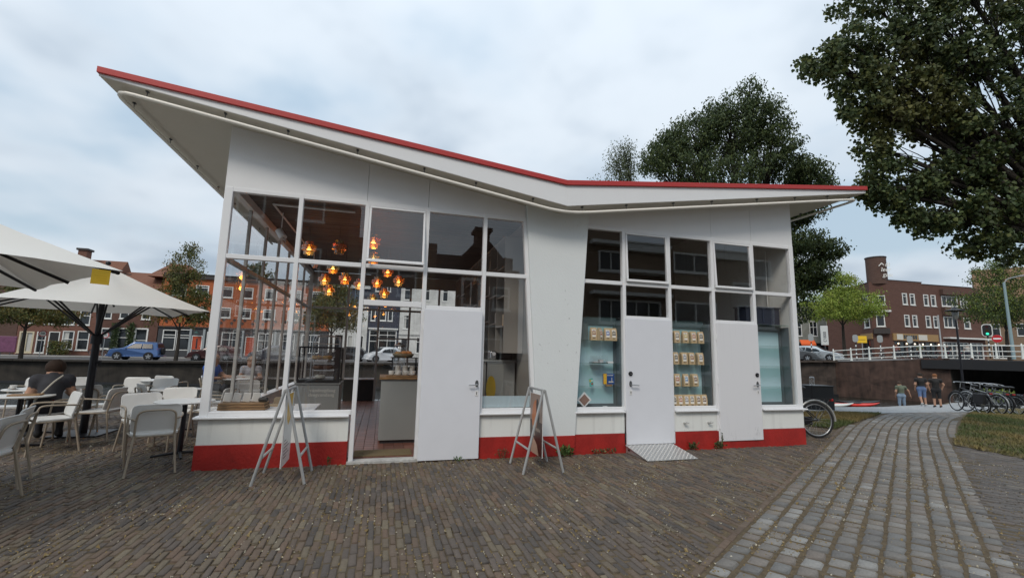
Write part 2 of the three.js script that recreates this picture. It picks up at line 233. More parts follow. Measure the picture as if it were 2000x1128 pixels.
// one paving piece: worn top with rounded shoulders; l along local x, w along local z
function pieceGeo(l, w, h, bev, jit, dome) {
  const pos = [], idx = [], ring = (lx, wz, y, j) => { const b = pos.length / 3; const c = Math.min(lx, wz) * 0.16; for (const [sx, sz, q] of [[-1, -1, 0], [-1, -1, 1], [1, -1, 0], [1, -1, 1], [1, 1, 0], [1, 1, 1], [-1, 1, 0], [-1, 1, 1]]) { const first = (sx * sz > 0) === (q === 0); const x = sx * (lx - (first ? 0 : c)), z = sz * (wz - (first ? c : 0)); pos.push(x + rr(-j, j), y, z + rr(-j, j)); } return b; };
  const a = ring(l / 2, w / 2, -h, jit * 0.3), b = ring(l / 2, w / 2, -bev, jit), c = ring(l / 2 - bev * 0.9, w / 2 - bev * 0.9, 0, jit * 0.6); pos.push(0, dome, 0); const m = pos.length / 3 - 1;
  for (const [p, q] of [[a, b], [b, c]]) for (let i = 0; i < 8; i++) { const j = (i + 1) % 8; idx.push(p + i, q + i, p + j, p + j, q + i, q + j); }
  for (let i = 0; i < 8; i++) idx.push(c + i, m, c + ((i + 1) % 8));
  let g = new THREE.BufferGeometry(); g.setAttribute('position', new THREE.Float32BufferAttribute(pos, 3)); g.setIndex(idx); g.computeVertexNormals(); return g;
}
function paving(name, label, piece, list, mats, all, tones, geoms, cap = 300) {
  // list: [x, y, z, turn, scaleX, scaleZ, tone, variant]
  const root = new THREE.Group(); root.name = name; root.userData = { kind: 'structure', label }; scene.add(root);
  list.forEach((q) => { const s = seen(q[0], q[1], q[2]); q.area = s.in ? 1 / (s.d * s.d * s.d) : -1; });
  const order = list.slice().sort((a, b) => b.area - a.area), keep = new Set(order.slice(0, cap).filter((q) => q.area > 0));
  const vs = geoms.map((g) => { const p = g.attributes.position.array, n = g.attributes.normal.array; return { p, n, i: g.index.array }; });
  const pos = [], nor = [], uv = [], col = [], idx = []; const o = new THREE.Object3D(), v = V(0, 0, 0), nm = new THREE.Matrix3();
  for (const g of geoms) { uvm(g); }
  for (const q of list) {
    if (keep.has(q)) { const m = shade(new THREE.Mesh(geoms[q[7]], mats[q[6]])); m.name = piece; m.position.set(q[0], q[1], q[2]); m.rotation.set(q[8] || 0, q[3], q[9] || 0); m.scale.set(q[4], 1, q[5]); root.add(m); continue; }
    o.position.set(q[0], q[1], q[2]); o.rotation.set(q[8] || 0, q[3], q[9] || 0); o.scale.set(q[4], 1, q[5]); o.updateMatrix(); nm.getNormalMatrix(o.matrix); const s = vs[q[7]], b = pos.length / 3, c = tones[q[6]], k = rr(0.86, 1.12) * (1 + 0.35 * fbm(q[0] * 0.8, q[2] * 0.8, 21, 3));
    for (let i = 0; i < s.p.length; i += 3) { v.set(s.p[i], s.p[i + 1], s.p[i + 2]).applyMatrix4(o.matrix); pos.push(v.x, v.y, v.z); uv.push(v.x, v.z); v.set(s.n[i], s.n[i + 1], s.n[i + 2]).applyMatrix3(nm).normalize(); nor.push(v.x, v.y, v.z); col.push(c[0] * k, c[1] * k, c[2] * k); }
    for (let i = 0; i < s.i.length; i++) idx.push(b + s.i[i]);
  }
  const g = new THREE.BufferGeometry(); g.setAttribute('position', new THREE.Float32BufferAttribute(pos, 3)); g.setAttribute('normal', new THREE.Float32BufferAttribute(nor, 3)); g.setAttribute('uv', new THREE.Float32BufferAttribute(uv, 2)); g.setAttribute('color', new THREE.Float32BufferAttribute(col, 3)); g.setIndex(idx);
  const m = shade(new THREE.Mesh(g, all)); m.name = piece + '_paving'; m.userData = { kind: 'stuff', label: 'the rest of the ' + label }; root.add(m); return root;
}
const pathLeft = (x, z) => (x - 2.19) * N[0] + (z - 3.75) * N[1]; // >0 on the path side of the left edge
{ // clinker bricks on the square, long side running away from the camera
  const gs = [0, 1, 2, 3, 4].map(() => pieceGeo(0.2, 0.0525, 0.03, 0.006, 0.0042, 0.0012)), list = [];
  const pick = (x, z) => { const patch = fbm(x * 0.5, z * 0.5, 3.3, 3); let t = Math.floor(rnd() * 10); if (patch < -0.1 && rnd() < 0.5) t = [3, 6, 7, 9][Math.floor(rnd() * 4)]; if (patch > 0.12 && rnd() < 0.5) t = [0, 2, 5, 8][Math.floor(rnd() * 4)]; const q = rnd(); if (q > 0.975) t = 10; else if (q < 0.04) t = 11; return t; };
  const cw = 0.0575, cl = 0.207;
  for (let i = -210; i < 180; i++) { const off = rr(0, cl) * 0.25 + (i % 2) * cl * 0.5; for (let j = -40; j < 36; j++) {
    const x0 = i * cw, z0 = j * cl + off, wob = 0.012 * perlin.noise(x0 * 0.9, z0 * 0.7, 1); const x = x0 + wob + rr(-0.004, 0.004), z = z0 + 0.03 * perlin.noise(x0 * 0.8, z0 * 0.6, 5) + rr(-0.006, 0.006);
    if (inPoly(x, z, FOOT) || pathLeft(x, z) > -0.085 || z < edgeZ(x) + 0.36 || z > 6.4 || x > 9.4 || inPoly(x, z, LAWN1)) continue;
    if (x > 7.4 && z < -4) continue;
    const s = seen(x, 0, z); if (s.d < 0.6 || Math.abs(s.sx) > 1250 || s.sy < -760) continue;
    list.push([x, rr(-0.004, 0.0035) + 0.016 * fbm(x * 0.9, z * 0.9, 9, 3) + hh(x, z), z, Math.PI / 2 + rr(-0.04, 0.04), rr(0.86, 1.01), rr(0.84, 1.06), pick(x, z), Math.floor(rnd() * 5), rr(-0.02, 0.02), rr(-0.035, 0.035)]);
  } }
  for (let s = -8; s < 12.5; s += 0.208) { const x = 2.19 + D[0] * s - N[0] * 0.045, z = 3.75 + D[1] * s - N[1] * 0.045; list.push([x, hh(x, z) + rr(-0.003, 0.002), z, Math.atan2(-D[1], D[0]) + rr(-0.02, 0.02), 1, 1.05, [4, 8, 0][Math.floor(rnd() * 3)], Math.floor(rnd() * 5), 0, 0]); }
  paving('brick_square', 'worn brown clinker bricks laid before the pavilion', 'brick', list, brickMats, M.brickAll, TONES, gs);
  const l2 = [], A = [0.45, 0.893], B = [0.893, -0.45], turn = Math.atan2(-A[1], A[0]), R2 = [[4.36, 4.34], [10.27, 0.56], [9.95, 1.72], [24, 7], [24, 12], [-2, 12], [-3.5, 9.52]];
  for (let i = -60; i < 300; i++) for (let j = -40; j < 60; j++) { const u = i * cw, v = j * cl + (i % 2) * cl * 0.5 + 0.03 * Math.sin(i * 1.7), x = 4.4 + B[0] * u + A[0] * v, z = 4.2 + B[1] * u + A[1] * v; if (!inPoly(x, z, R2)) continue; const s = seen(x, 0, z); if (s.d < 0.6 || Math.abs(s.sx) > 1300 || s.sy < -760) continue; l2.push([x, hh(x, z) + rr(-0.006, 0.004) + 0.02 * fbm(x * 0.9, z * 0.9, 4, 2), z, turn + rr(-0.04, 0.04), rr(0.95, 1.01), rr(0.92, 1.05), rnd() < 0.6 ? [1, 3, 6, 7, 9][Math.floor(rnd() * 5)] : pick(x, z), Math.floor(rnd() * 5), rr(-0.02, 0.02), rr(-0.03, 0.03)]); }
  const tones2 = TONES.map(([r, g, b]) => { const m = (r + g + b) / 3; return [lerp(r, m, 0.5) * 1.22, lerp(g, m, 0.5) * 1.22, lerp(b, m, 0.5) * 1.22]; });
  const mats2 = tones2.map((c) => std(c, { map: brickTex, roughness: 0.8, bumpMap: rep(grain, 3, 3), bumpScale: 0.004 }));
  paving('brick_verge', 'grey brown bricks laid to the right of the stone path', 'brick', l2, mats2, M.brickAll, tones2, gs);
}
{ // granite setts of the path, in columns along its length
  const gs = [0, 1, 2, 3, 4, 5].map(() => pieceGeo(0.15, 0.135, 0.04, 0.014, 0.0075, 0.005)), list = [];
  for (let c = -1; c < 34; c++) { let s = -9 + rr(0, 0.15); while (s < 23) { const k = rr(0.86, 1.16), L = 0.155 * k; s += L / 2; const n = 0.078 + c * 0.1556 + 0.012 * fbm(s * 0.7, c, 2, 2), bend = Math.max(0, s - 9) ** 2 * 0.012; const x = 2.19 + D[0] * s + N[0] * (n + bend), z = 3.75 + D[1] * s + N[1] * (n + bend); s += L / 2 + rr(0.012, 0.022);
    if (!inPoly(x, z, PATH)) continue; const v = seen(x, 0, z); if (v.d < 0.6 || v.sy < -760 || Math.abs(v.sx) > 1300) continue;
    let t = Math.floor(rnd() * 10); if ((t === 8 || t === 5) && rnd() < 0.7) t = Math.floor(rnd() * 4); const tn = Math.atan2(-D[1], D[0]) - Math.atan(2 * Math.max(0, s - 9) * 0.012);
    list.push([x, hh(x, z) + rr(-0.007, 0.006), z, tn + rr(-0.06, 0.06), k, rr(0.92, 1.03), t, Math.floor(rnd() * 6), rr(-0.025, 0.025), rr(-0.025, 0.025)]); } }
  paving('stone_path', 'grey granite setts of the path down to the water', 'sett', list, stoneMats, M.stoneAll, STONES, gs);
}
const PROM = [[8.2, -7.9], [11.8, -7.3], [14.5, -5.75], [19.4, -7.15], [28.9, -11.7], [36.7, -15.1], [43, -16], [53, -19.5], [60, -16], [38.8, -12.4], [25.3, -7.2], [20.8, -5.05], [15.2, -3.85], [14.3, -3.62], [12.39, -4.0], [10.2, -4.1], [8.0, -4.2]];
struct('promenade', drape(PROM, 0.004), M.promenade, 'light grey paved strip along the waterside');
{ // lawns: soil sheet plus dry and green blades
  M.soil = std([0.12, 0.095, 0.045], { map: rep(blotch, 0.5, 0.5), roughness: 1 });
  const soil = struct('lawn', [drape(LAWN1, 0.006), drape(LAWN2, 0.006)], M.soil, 'dry soil under the two lawns');
  const blade = new THREE.BufferGeometry(); { const p = [], ix = []; for (let b = 0; b < 5; b++) { const a = b * 2.4 + 0.3, lx = Math.cos(a) * 0.022, lz = Math.sin(a) * 0.022, ox = Math.cos(a * 1.7) * 0.018, oz = Math.sin(a * 1.7) * 0.018, k = p.length / 3; p.push(ox - lz * 0.16, 0, oz + lx * 0.16, ox + lz * 0.16, 0, oz - lx * 0.16, ox + lx * 1.4, 0.038 + b * 0.004, oz + lz * 1.4); ix.push(k, k + 1, k + 2); } blade.setAttribute('position', new THREE.Float32BufferAttribute(p, 3)); blade.setIndex(ix); blade.computeVertexNormals(); }
  const pts = []; const fill = (P, n, x0, x1, z0, z1) => { while (n > 0) { const x = rr(x0, x1), z = rr(z0, z1); if (inPoly(x, z, P)) { pts.push([x, z]); n--; } } };
  fill(LAWN1, 9000, 7.9, 14.3, -4.2, -1.3); fill(LAWN2, 26000, 9.9, 22, -5.5, 5); fill(LAWN2, 14000, 18, 46, -12.5, 6);
  const im = new THREE.InstancedMesh(blade, std([1, 1, 1], { roughness: 0.9, side: THREE.DoubleSide }), pts.length), o = new THREE.Object3D(), c = new THREE.Color();
  pts.forEach(([x, z], i) => { o.position.set(x, hh(x, z) + 0.006, z); o.rotation.set(rr(-0.2, 0.2), rr(0, 6.28), rr(-0.2, 0.2)); const k = rr(0.7, 1.25); o.scale.set(k * 1.3, k, k * 1.3); o.updateMatrix(); im.setMatrixAt(i, o.matrix); const g = smooth(-0.15, 0.2, fbm(x * 0.45, z * 0.45, 8, 3)) * 0.8 + rr(0, 0.3); im.setColorAt(i, c.setRGB(lerp(0.26, 0.075, g), lerp(0.19, 0.105, g), lerp(0.075, 0.03, g))); });
  im.name = 'grass'; im.castShadow = im.receiveShadow = true; tag(im, 'short dry grass yellowing on the lawns beside the path', 'grass', null, 'stuff'); scene.add(im);
}
{ // pale seed husks and grit lying in the joints
  const g = new THREE.TetrahedronGeometry(0.006, 0); g.scale(1, 0.5, 1.4); const n = 20000, im = new THREE.InstancedMesh(g, std([1, 1, 1], { roughness: 0.9 }), n), o = new THREE.Object3D(), c = new THREE.Color(); let k = 0;
  while (k < n) { let x = rr(-5, 9), z = rr(-2, 5.6); const d = fbm(x * 1.6, z * 1.6, 11, 4); if (rnd() > 0.12 + 0.9 * smooth(-0.02, 0.22, d) || inPoly(x, z, FOOT)) continue; x = (pathLeft(x, z) < 0 && rnd() < 0.75) ? Math.round(x / 0.0575) * 0.0575 + 0.0287 + rr(-0.006, 0.006) : x; o.position.set(x, hh(x, z) + 0.002, z); o.rotation.set(rr(0, 3), rr(0, 6), rr(0, 3)); const s = rr(0.5, 1.7) * (rnd() > 0.98 ? 2.2 : 1); o.scale.setScalar(s); o.updateMatrix(); im.setMatrixAt(k, o.matrix); const q = rr(0.5, 1.1); rnd() < 0.25 ? im.setColorAt(k, c.setRGB(0.5 * q, 0.46 * q, 0.36 * q)) : im.setColorAt(k, c.setRGB(0.3 * q, 0.22 * q, 0.095 * q)); k++; }
  im.name = 'litter'; tag(im, 'pale seed husks and grit scattered in the paving joints', 'litter', null, 'stuff'); scene.add(im);
}
// ---------------------------------------------------------------- the pavilion
const S = (x) => (x < 2.59 ? 3.735 + 0.1556 * (2.59 - x) : 3.735 + 0.154 * (x - 2.59));
const pav = thing('pavilion', 'white glazed cafe pavilion with red edged butterfly roof and red plinth', 'pavilion', [0, 0, 0]);
M.ceil = std([0.1, 0.082, 0.066], { roughness: 0.6, map: rep(M.wood.map, 0.8, 2) });
M.frameIn = std([0.36, 0.35, 0.33], { roughness: 0.5 });
M.darkWall = std([0.075, 0.068, 0.062], { roughness: 0.8 });
M.taupe = std([0.26, 0.245, 0.22], { roughness: 0.75 });
{
  // roof: V section, thin at the tips and deep at the valley
  const z0 = -8.3, z1 = 0.42;
  const sec = [[-3.45, 4.675], [2.59, 3.735], [8.74, 4.68], [8.75, 4.741], [2.575, 4.067], [-3.45, 4.707]];
  const rg = extr(sec, z1 - z0); rg.translate(0, 0, z0); uvm(rg);
  const roof = part('roof', rg, M.soffit, pav);
  const fas = (a, b, c, d) => { const g = extr([a, b, c, d], 0.018, 0.003); g.translate(0, 0, z1); return uvm(g); };
  part('fascia', fas([-3.45, 4.678], [2.588, 3.74], [2.574, 4.062], [-3.45, 4.704]), M.white, roof);
  part('fascia', fas([2.592, 3.74], [8.74, 4.684], [8.75, 4.736], [2.58, 4.062]), M.white, roof);
  const red = (a, b) => { const g = extr([[a[0], a[1]], [b[0], b[1]], [b[0], b[1] + 0.068], [a[0], a[1] + 0.068]], 0.1, 0.004); g.translate(0, 0, z1 - 0.05); return uvm(g); };
  part('red_edging', red([-3.46, 4.707], [2.57, 4.066]), M.redEdge, roof); part('red_edging', red([2.578, 4.066], [8.76, 4.742]), M.redEdge, roof);
  part('red_edging', rb(-3.49, -3.42, 4.708, 4.775, z0, z1 - 0.06, 0.01, 1), M.redEdge, roof); part('red_edging', rb(8.7, 8.785, 4.742, 4.81, z0, z1 - 0.06, 0.01, 1), M.redEdge, roof);
  // cream tube light under the eaves with its hangers
  const P = [], off = 0.095; const zf = 0.375; const add = (x, z) => P.push(V(x, S(x) - off, z));
  const path = []; for (let z = -8; z <= 0.05; z += 0.35) path.push([-3.33, z]); path.push([-3.325, 0.2], [-3.29, 0.305], [-3.2, 0.368]); for (let x = -2.9; x < 8.45; x += 0.31) path.push([x, zf]); path.push([8.5, 0.37], [8.6, 0.31], [8.63, 0.2]); for (let z = 0.05; z >= -8; z -= 0.35) path.push([8.635, z]);
  const soft = (x) => { let a = 0; for (const d of [-0.3, -0.15, 0, 0.15, 0.3]) a += S(clamp(x + d, -3.45, 8.7)) / 5; return a; };
  const tb = part('light_tube', tube(path.map(([x, z]) => [x, soft(x) - off, z]), 0.024, 340, 8), std([0.88, 0.85, 0.78], { roughness: 0.35 }), pav);
  const hang = (x, z) => part('hanger', [cyl([x, soft(x) - off, z], [x, S(x) + 0.01, z], 0.006, 0.006, 5), bx(x - 0.014, x + 0.014, S(x) - 0.018, S(x) - 0.002, z - 0.02, z + 0.02)], M.darkGrey, tb);
  for (let x = -2.95; x < 8.5; x += 0.83) hang(x + rr(-0.08, 0.08), zf); for (let z = -7.6; z < 0; z += 1.07) { hang(-3.33, z); hang(8.635, z + 0.3); }
}
const stain = tex(512, 512, (u, v) => { const drip = smooth(0.12, 0.34, pn(u, v * 0.06, 30, 4, 31)) * 0.08 + smooth(0.2, 0.4, pn(u, v, 14, 4, 22)) * 0.08; const b = 1 - drip + rr(-0.012, 0.012); return [b, b * 0.985, b * 0.96]; }, { rx: 0.32, ry: 0.32 });
M.wallLow = std([0.79, 0.82, 0.815], { roughness: 0.5, map: stain, bumpMap: rep(grain, 1.2, 1.2), bumpScale: 0.0006 });
{ // front wall: header panels, pillar, low walls, plinths, sills
  const header = (x0, x1, sl) => { const g = extr([[x0, 3.62], [x1, 3.62], [x1 + (sl || 0), S(x1 + (sl || 0)) - 0.002], [x0, S(x0) - 0.002]], 0.09, 0.0015); g.translate(0, 0, -0.095); return uvm(g); };
  for (const [a, b] of [[-2.14, -0.335], [-0.328, 0.538], [0.545, 2.062]]) part('header_panel', header(a, b), M.white, pav);
  for (const [a, b] of [[3.128, 5.54], [5.547, 6.412], [6.419, 7.37]]) part('header_panel', header(a, b), M.white, pav);
  const pl = extr([[2.298, 0.285], [2.888, 0.285], [3.128, S(3.128) - 0.002], [2.59, 3.733], [2.068, S(2.068) - 0.002]], 0.2, 0.006); pl.translate(0, 0, -0.15); part('pillar', uvm(pl), M.stucco, pav);
  const pr = extr([[2.315, 0], [2.872, 0], [2.889, 0.284], [2.297, 0.284]], 0.21, 0.004); pr.translate(0, 0, -0.15); part('plinth', uvm(pr), M.red, pav);
  for (const [a, b] of [[-2.14, -0.375], [0.6, 2.3], [2.89, 3.765], [4.69, 5.525], [6.46, 7.37]]) {
    part('low_wall', bx(a, b, 0.29, 0.605, -0.12, 0), M.wallLow, pav);
    part('sill', rb(a - (a < -2 ? 0.05 : 0), b + (b > 7 ? 0.05 : 0), 0.605, 0.632, -0.05, 0.06, 0.008, 2), M.frame, pav);
  }
  for (const [a, b, top] of [[-2.15, -0.37, 0.287], [0.6, 2.3, 0.287], [2.888, 3.76, 0.283], [4.69, 5.53, 0.283], [5.533, 6.452, 0.108], [6.455, 7.38, 0.283], [3.763, 4.687, 0.105]]) part('plinth', rb(a, b, -0.02, top, -0.14, 0.014, 0.004, 1), M.red, pav);
  part('threshold', rb(-0.37, 0.6, -0.01, 0.03, -0.14, 0.03, 0.006, 1), std([0.6, 0.6, 0.58], { roughness: 0.6, map: rep(blotch, 2, 2) }), pav);
}
const FZ0 = -0.07, FZ1 = 0.006; // frame depth
function bar(x0, x1, y0, y1, name = 'transom', z0 = FZ0, z1 = FZ1) { return part(name, rb(x0, x1, y0, y1, z0, z1, 0.006, 1), M.frame, pav); }
function pane(pts, z = -0.035, parent = pav, name = 'pane') { const g = new THREE.ShapeGeometry(new THREE.Shape(pts.map(([x, y]) => new THREE.Vector2(x, y)))); g.translate(0, 0, z); return part(name, g, M.pane, parent); }
const R4 = (x0, x1, y0, y1) => [[x0, y0], [x1, y0], [x1, y1], [x0, y1]];
const pillarL = (y) => 2.068 + (3.8 - y) * 0.0655, pillarR = (y) => 3.128 - (3.8 - y) * 0.068;
{ // left wing glazing
  bar(-2.14, -2.04, 0.632, 3.62, 'corner_post');
  for (const [x, y0] of [[-1.195, 0.632], [-0.32, 0.03], [0.54, 2.1], [1.42, 0.632]]) bar(x - 0.029, x + 0.029, y0, 3.62, 'mullion', FZ0 - 0.003, FZ1 + 0.003);
  bar(-2.04, 2.075, 3.556, 3.618, 'transom'); bar(-2.04, -0.352, 2.65, 2.712); bar(-0.29, 0.51, 2.65, 2.712); bar(0.572, 1.39, 2.65, 2.712); bar(1.45, pillarL(2.7), 2.65, 2.712);
  bar(-2.04, -0.352, 0.632, 0.692, 'bottom_rail'); bar(1.45, pillarL(0.66), 0.632, 0.692, 'bottom_rail'); bar(-0.29, 0.51, 2.12, 2.2); bar(0.572, 1.39, 2.1, 2.16); bar(0.572, 1.39, 0.632, 0.692);
  const sl = extr([[pillarL(0.69) - 0.055, 0.692], [pillarL(0.69), 0.692], [pillarL(3.556), 3.556], [pillarL(3.556) - 0.055, 3.556]], 0.07, 0.003); sl.translate(0, 0, FZ0); part('mullion', uvm(sl), M.frame, pav);
  part('door_jamb', rb(0.512, 0.6, 0.03, 2.1, -0.1, 0.012, 0.006, 1), M.frame, pav);
  pane(R4(-2.04, -1.224, 0.692, 2.65)); pane(R4(-2.04, -1.224, 2.712, 3.556)); pane(R4(-1.166, -0.349, 0.692, 2.65)); pane(R4(-1.166, -0.349, 2.712, 3.556));
  pane(R4(-0.291, 0.511, 2.2, 2.65)); pane(R4(0.569, 1.391, 2.712, 3.556)); pane(R4(0.569, 1.391, 2.16, 2.65)); pane(R4(0.6, 1.391, 0.692, 2.1));
  pane([[1.449, 2.712], [pillarL(2.712) - 0.055, 2.712], [pillarL(3.556) - 0.055, 3.556], [1.449, 3.556]]); pane([[1.449, 0.692], [pillarL(0.692) - 0.055, 0.692], [pillarL(2.65) - 0.055, 2.65], [1.449, 2.65]]);
  part('frosted_strip', bx(1.44, 2.2, 0.7, 0.865, -0.075, -0.066), std([0.42, 0.52, 0.56], { roughness: 0.5 }), pav);
  // right wing glazing
  bar(7.272, 7.37, 0.632, 3.62, 'corner_post'); for (const [x, y0] of [[3.79, 0.632], [4.655, 0.1], [5.54, 0.1], [6.415, 0.632]]) bar(x - 0.03, x + 0.03, y0, 3.62, 'mullion', FZ0 - 0.003, FZ1 + 0.003);
  bar(pillarR(3.6), 7.272, 3.556, 3.618); for (const [a, b] of [[pillarR(2.7), 3.76], [3.82, 4.625], [4.685, 5.51], [5.57, 6.385], [6.445, 7.272]]) bar(a, b, 2.65, 2.712);
  for (const [a, b] of [[pillarR(0.66), 3.76], [4.685, 5.51], [6.445, 7.272]]) bar(a, b, 0.632, 0.692, 'bottom_rail');
  for (const [a, b] of [[3.82, 4.625], [5.57, 6.385]]) bar(a, b, 2.105, 2.15);
  pane([[pillarR(2.712), 2.712], [3.76, 2.712], [3.76, 3.556], [pillarR(3.556), 3.556]]); pane([[pillarR(0.692), 0.692], [3.76, 0.692], [3.76, 2.65], [pillarR(2.65), 2.65]]);
  for (const [a, b] of [[4.685, 5.51], [6.445, 7.272]]) { pane(R4(a, b, 2.712, 3.556)); pane(R4(a, b, 0.692, 2.65)); }
  for (const [a, b] of [[3.82, 4.625], [5.57, 6.385]]) pane(R4(a, b, 2.15, 2.65));
  // top hung vents, pushed out at the bottom
  const vent = (x0, x1, tilt) => { const f = part('vent_window', [rb(x0, x1, -0.84, -0.8, -0.02, 0.02, 0.005, 1), rb(x0, x1, -0.03, 0, -0.02, 0.02, 0.005, 1), rb(x0, x0 + 0.03, -0.8, -0.03, -0.019, 0.019, 0.005, 1), rb(x1 - 0.03, x1, -0.8, -0.03, -0.019, 0.019, 0.005, 1)], M.frame, pav); f.position.set(0, 3.554, -0.012); f.rotation.x = -tilt; pane(R4(x0 + 0.03, x1 - 0.03, -0.8, -0.03), 0, f); };
  vent(-0.288, 0.508, 0.14); vent(3.824, 4.621, 0.045); vent(5.574, 6.381, 0.045);
}
const scuffTex = tex(256, 512, (u, v) => { const d = Math.hypot((u - 0.86) * 0.88, (v - 0.07) * 1.99), s = smooth(0.1, 0.02, d) * smooth(-0.15, 0.25, pn(u, v, 40, 3, 6)) + 0.35 * smooth(0.12, 0.0, v) * smooth(0.1, 0.3, pn(u, v, 26, 3, 9)) + 0.1 * smooth(0.2, 0.35, pn(u, v * 0.12, 26, 3, 3)); const b = 0.985 - 0.28 * s + rr(-0.006, 0.006); return [b, b * 0.98, b * 0.95]; }); scuffTex.repeat.set(1 / 0.88, 1 / 1.99); scuffTex.offset.set(-5.552 / 0.88, -0.115 / 1.99);
M.doorScuffed = std([0.76, 0.78, 0.83], { roughness: 0.38, map: scuffTex });
function door(x0, x1, y0, y1, z, hx, lock, hingeX, label, mat = M.doorWhite) {
  const d = part('door', rb(x0, x1, y0, y1, z - 0.04, z, 0.006, 2), mat, pav); if (label) d.userData.label = label;
  const s = hx < (x0 + x1) / 2 ? 1 : -1;
  part('handle', [cyl([hx, 1.04, z], [hx, 1.04, z + 0.055], 0.011), tube([[hx, 1.04, z + 0.05], [hx + s * 0.03, 1.04, z + 0.056], [hx + s * 0.125, 1.035, z + 0.052]], 0.0095, 10, 8)], M.steel, d);
  const pt = new THREE.CylinderGeometry(0.027, 0.027, 0.006, 20); pt.rotateX(Math.PI / 2); pt.scale(0.9, 1.75, 1); pt.translate(hx, 1.055, z + 0.004); part('handle_plate', pt, M.darkGrey, d);
  const lp = part('lock_plate', rb(hx - 0.022, hx + 0.022, 0.88, 0.955, z, z + 0.006, 0.003, 1), std([0.75, 0.75, 0.74], { roughness: 0.4 }), d);
  part('keyhole', [cyl([hx, 0.93, z + 0.005], [hx, 0.93, z + 0.009], 0.007), bx(hx - 0.004, hx + 0.004, 0.9, 0.93, z + 0.005, z + 0.009)], M.black, d);
  if (lock) { const c = lathe([[0, 0], [0.036, 0], [0.036, 0.012], [0.028, 0.02], [0, 0.02]], 24); c.rotateX(Math.PI / 2); c.translate(hx, 1.215, z); part('dead_lock', c, M.blackMetal, d); part('lock_slot', bx(hx - 0.012, hx + 0.012, 1.206, 1.216, z + 0.018, z + 0.024), M.steel, d); }
  for (const y of [y0 + 0.25, (y0 + y1) / 2, y1 - 0.25]) part('hinge', cyl([hingeX, y - 0.05, z - 0.012], [hingeX, y + 0.05, z - 0.012], 0.011, 0.011, 8), M.frame, d);
}
door(0.552, 1.402, 0.012, 2.1, 0.075, 1.345, false, 0.546, 'white door leaf folded fully open against the glazing');
door(3.79, 4.655, 0.115, 2.103, 0.03, 3.865, true, 4.66); door(5.552, 6.432, 0.115, 2.103, 0.03, 6.36, true, 5.548, 'white door with grey scuffs near its foot', M.doorScuffed);
for (const x of [4.86, 5.33]) part('bib_tap', [cyl([x, 0.425, 0], [x, 0.425, 0.05], 0.014), cyl([x, 0.425, 0.05], [x + 0.055, 0.432, 0.062], 0.011, 0.009), cyl([x + 0.02, 0.425, 0.05], [x + 0.02, 0.45, 0.05], 0.008)], std([0.5, 0.5, 0.48], { roughness: 0.45, metalness: 0.3 }), pav);
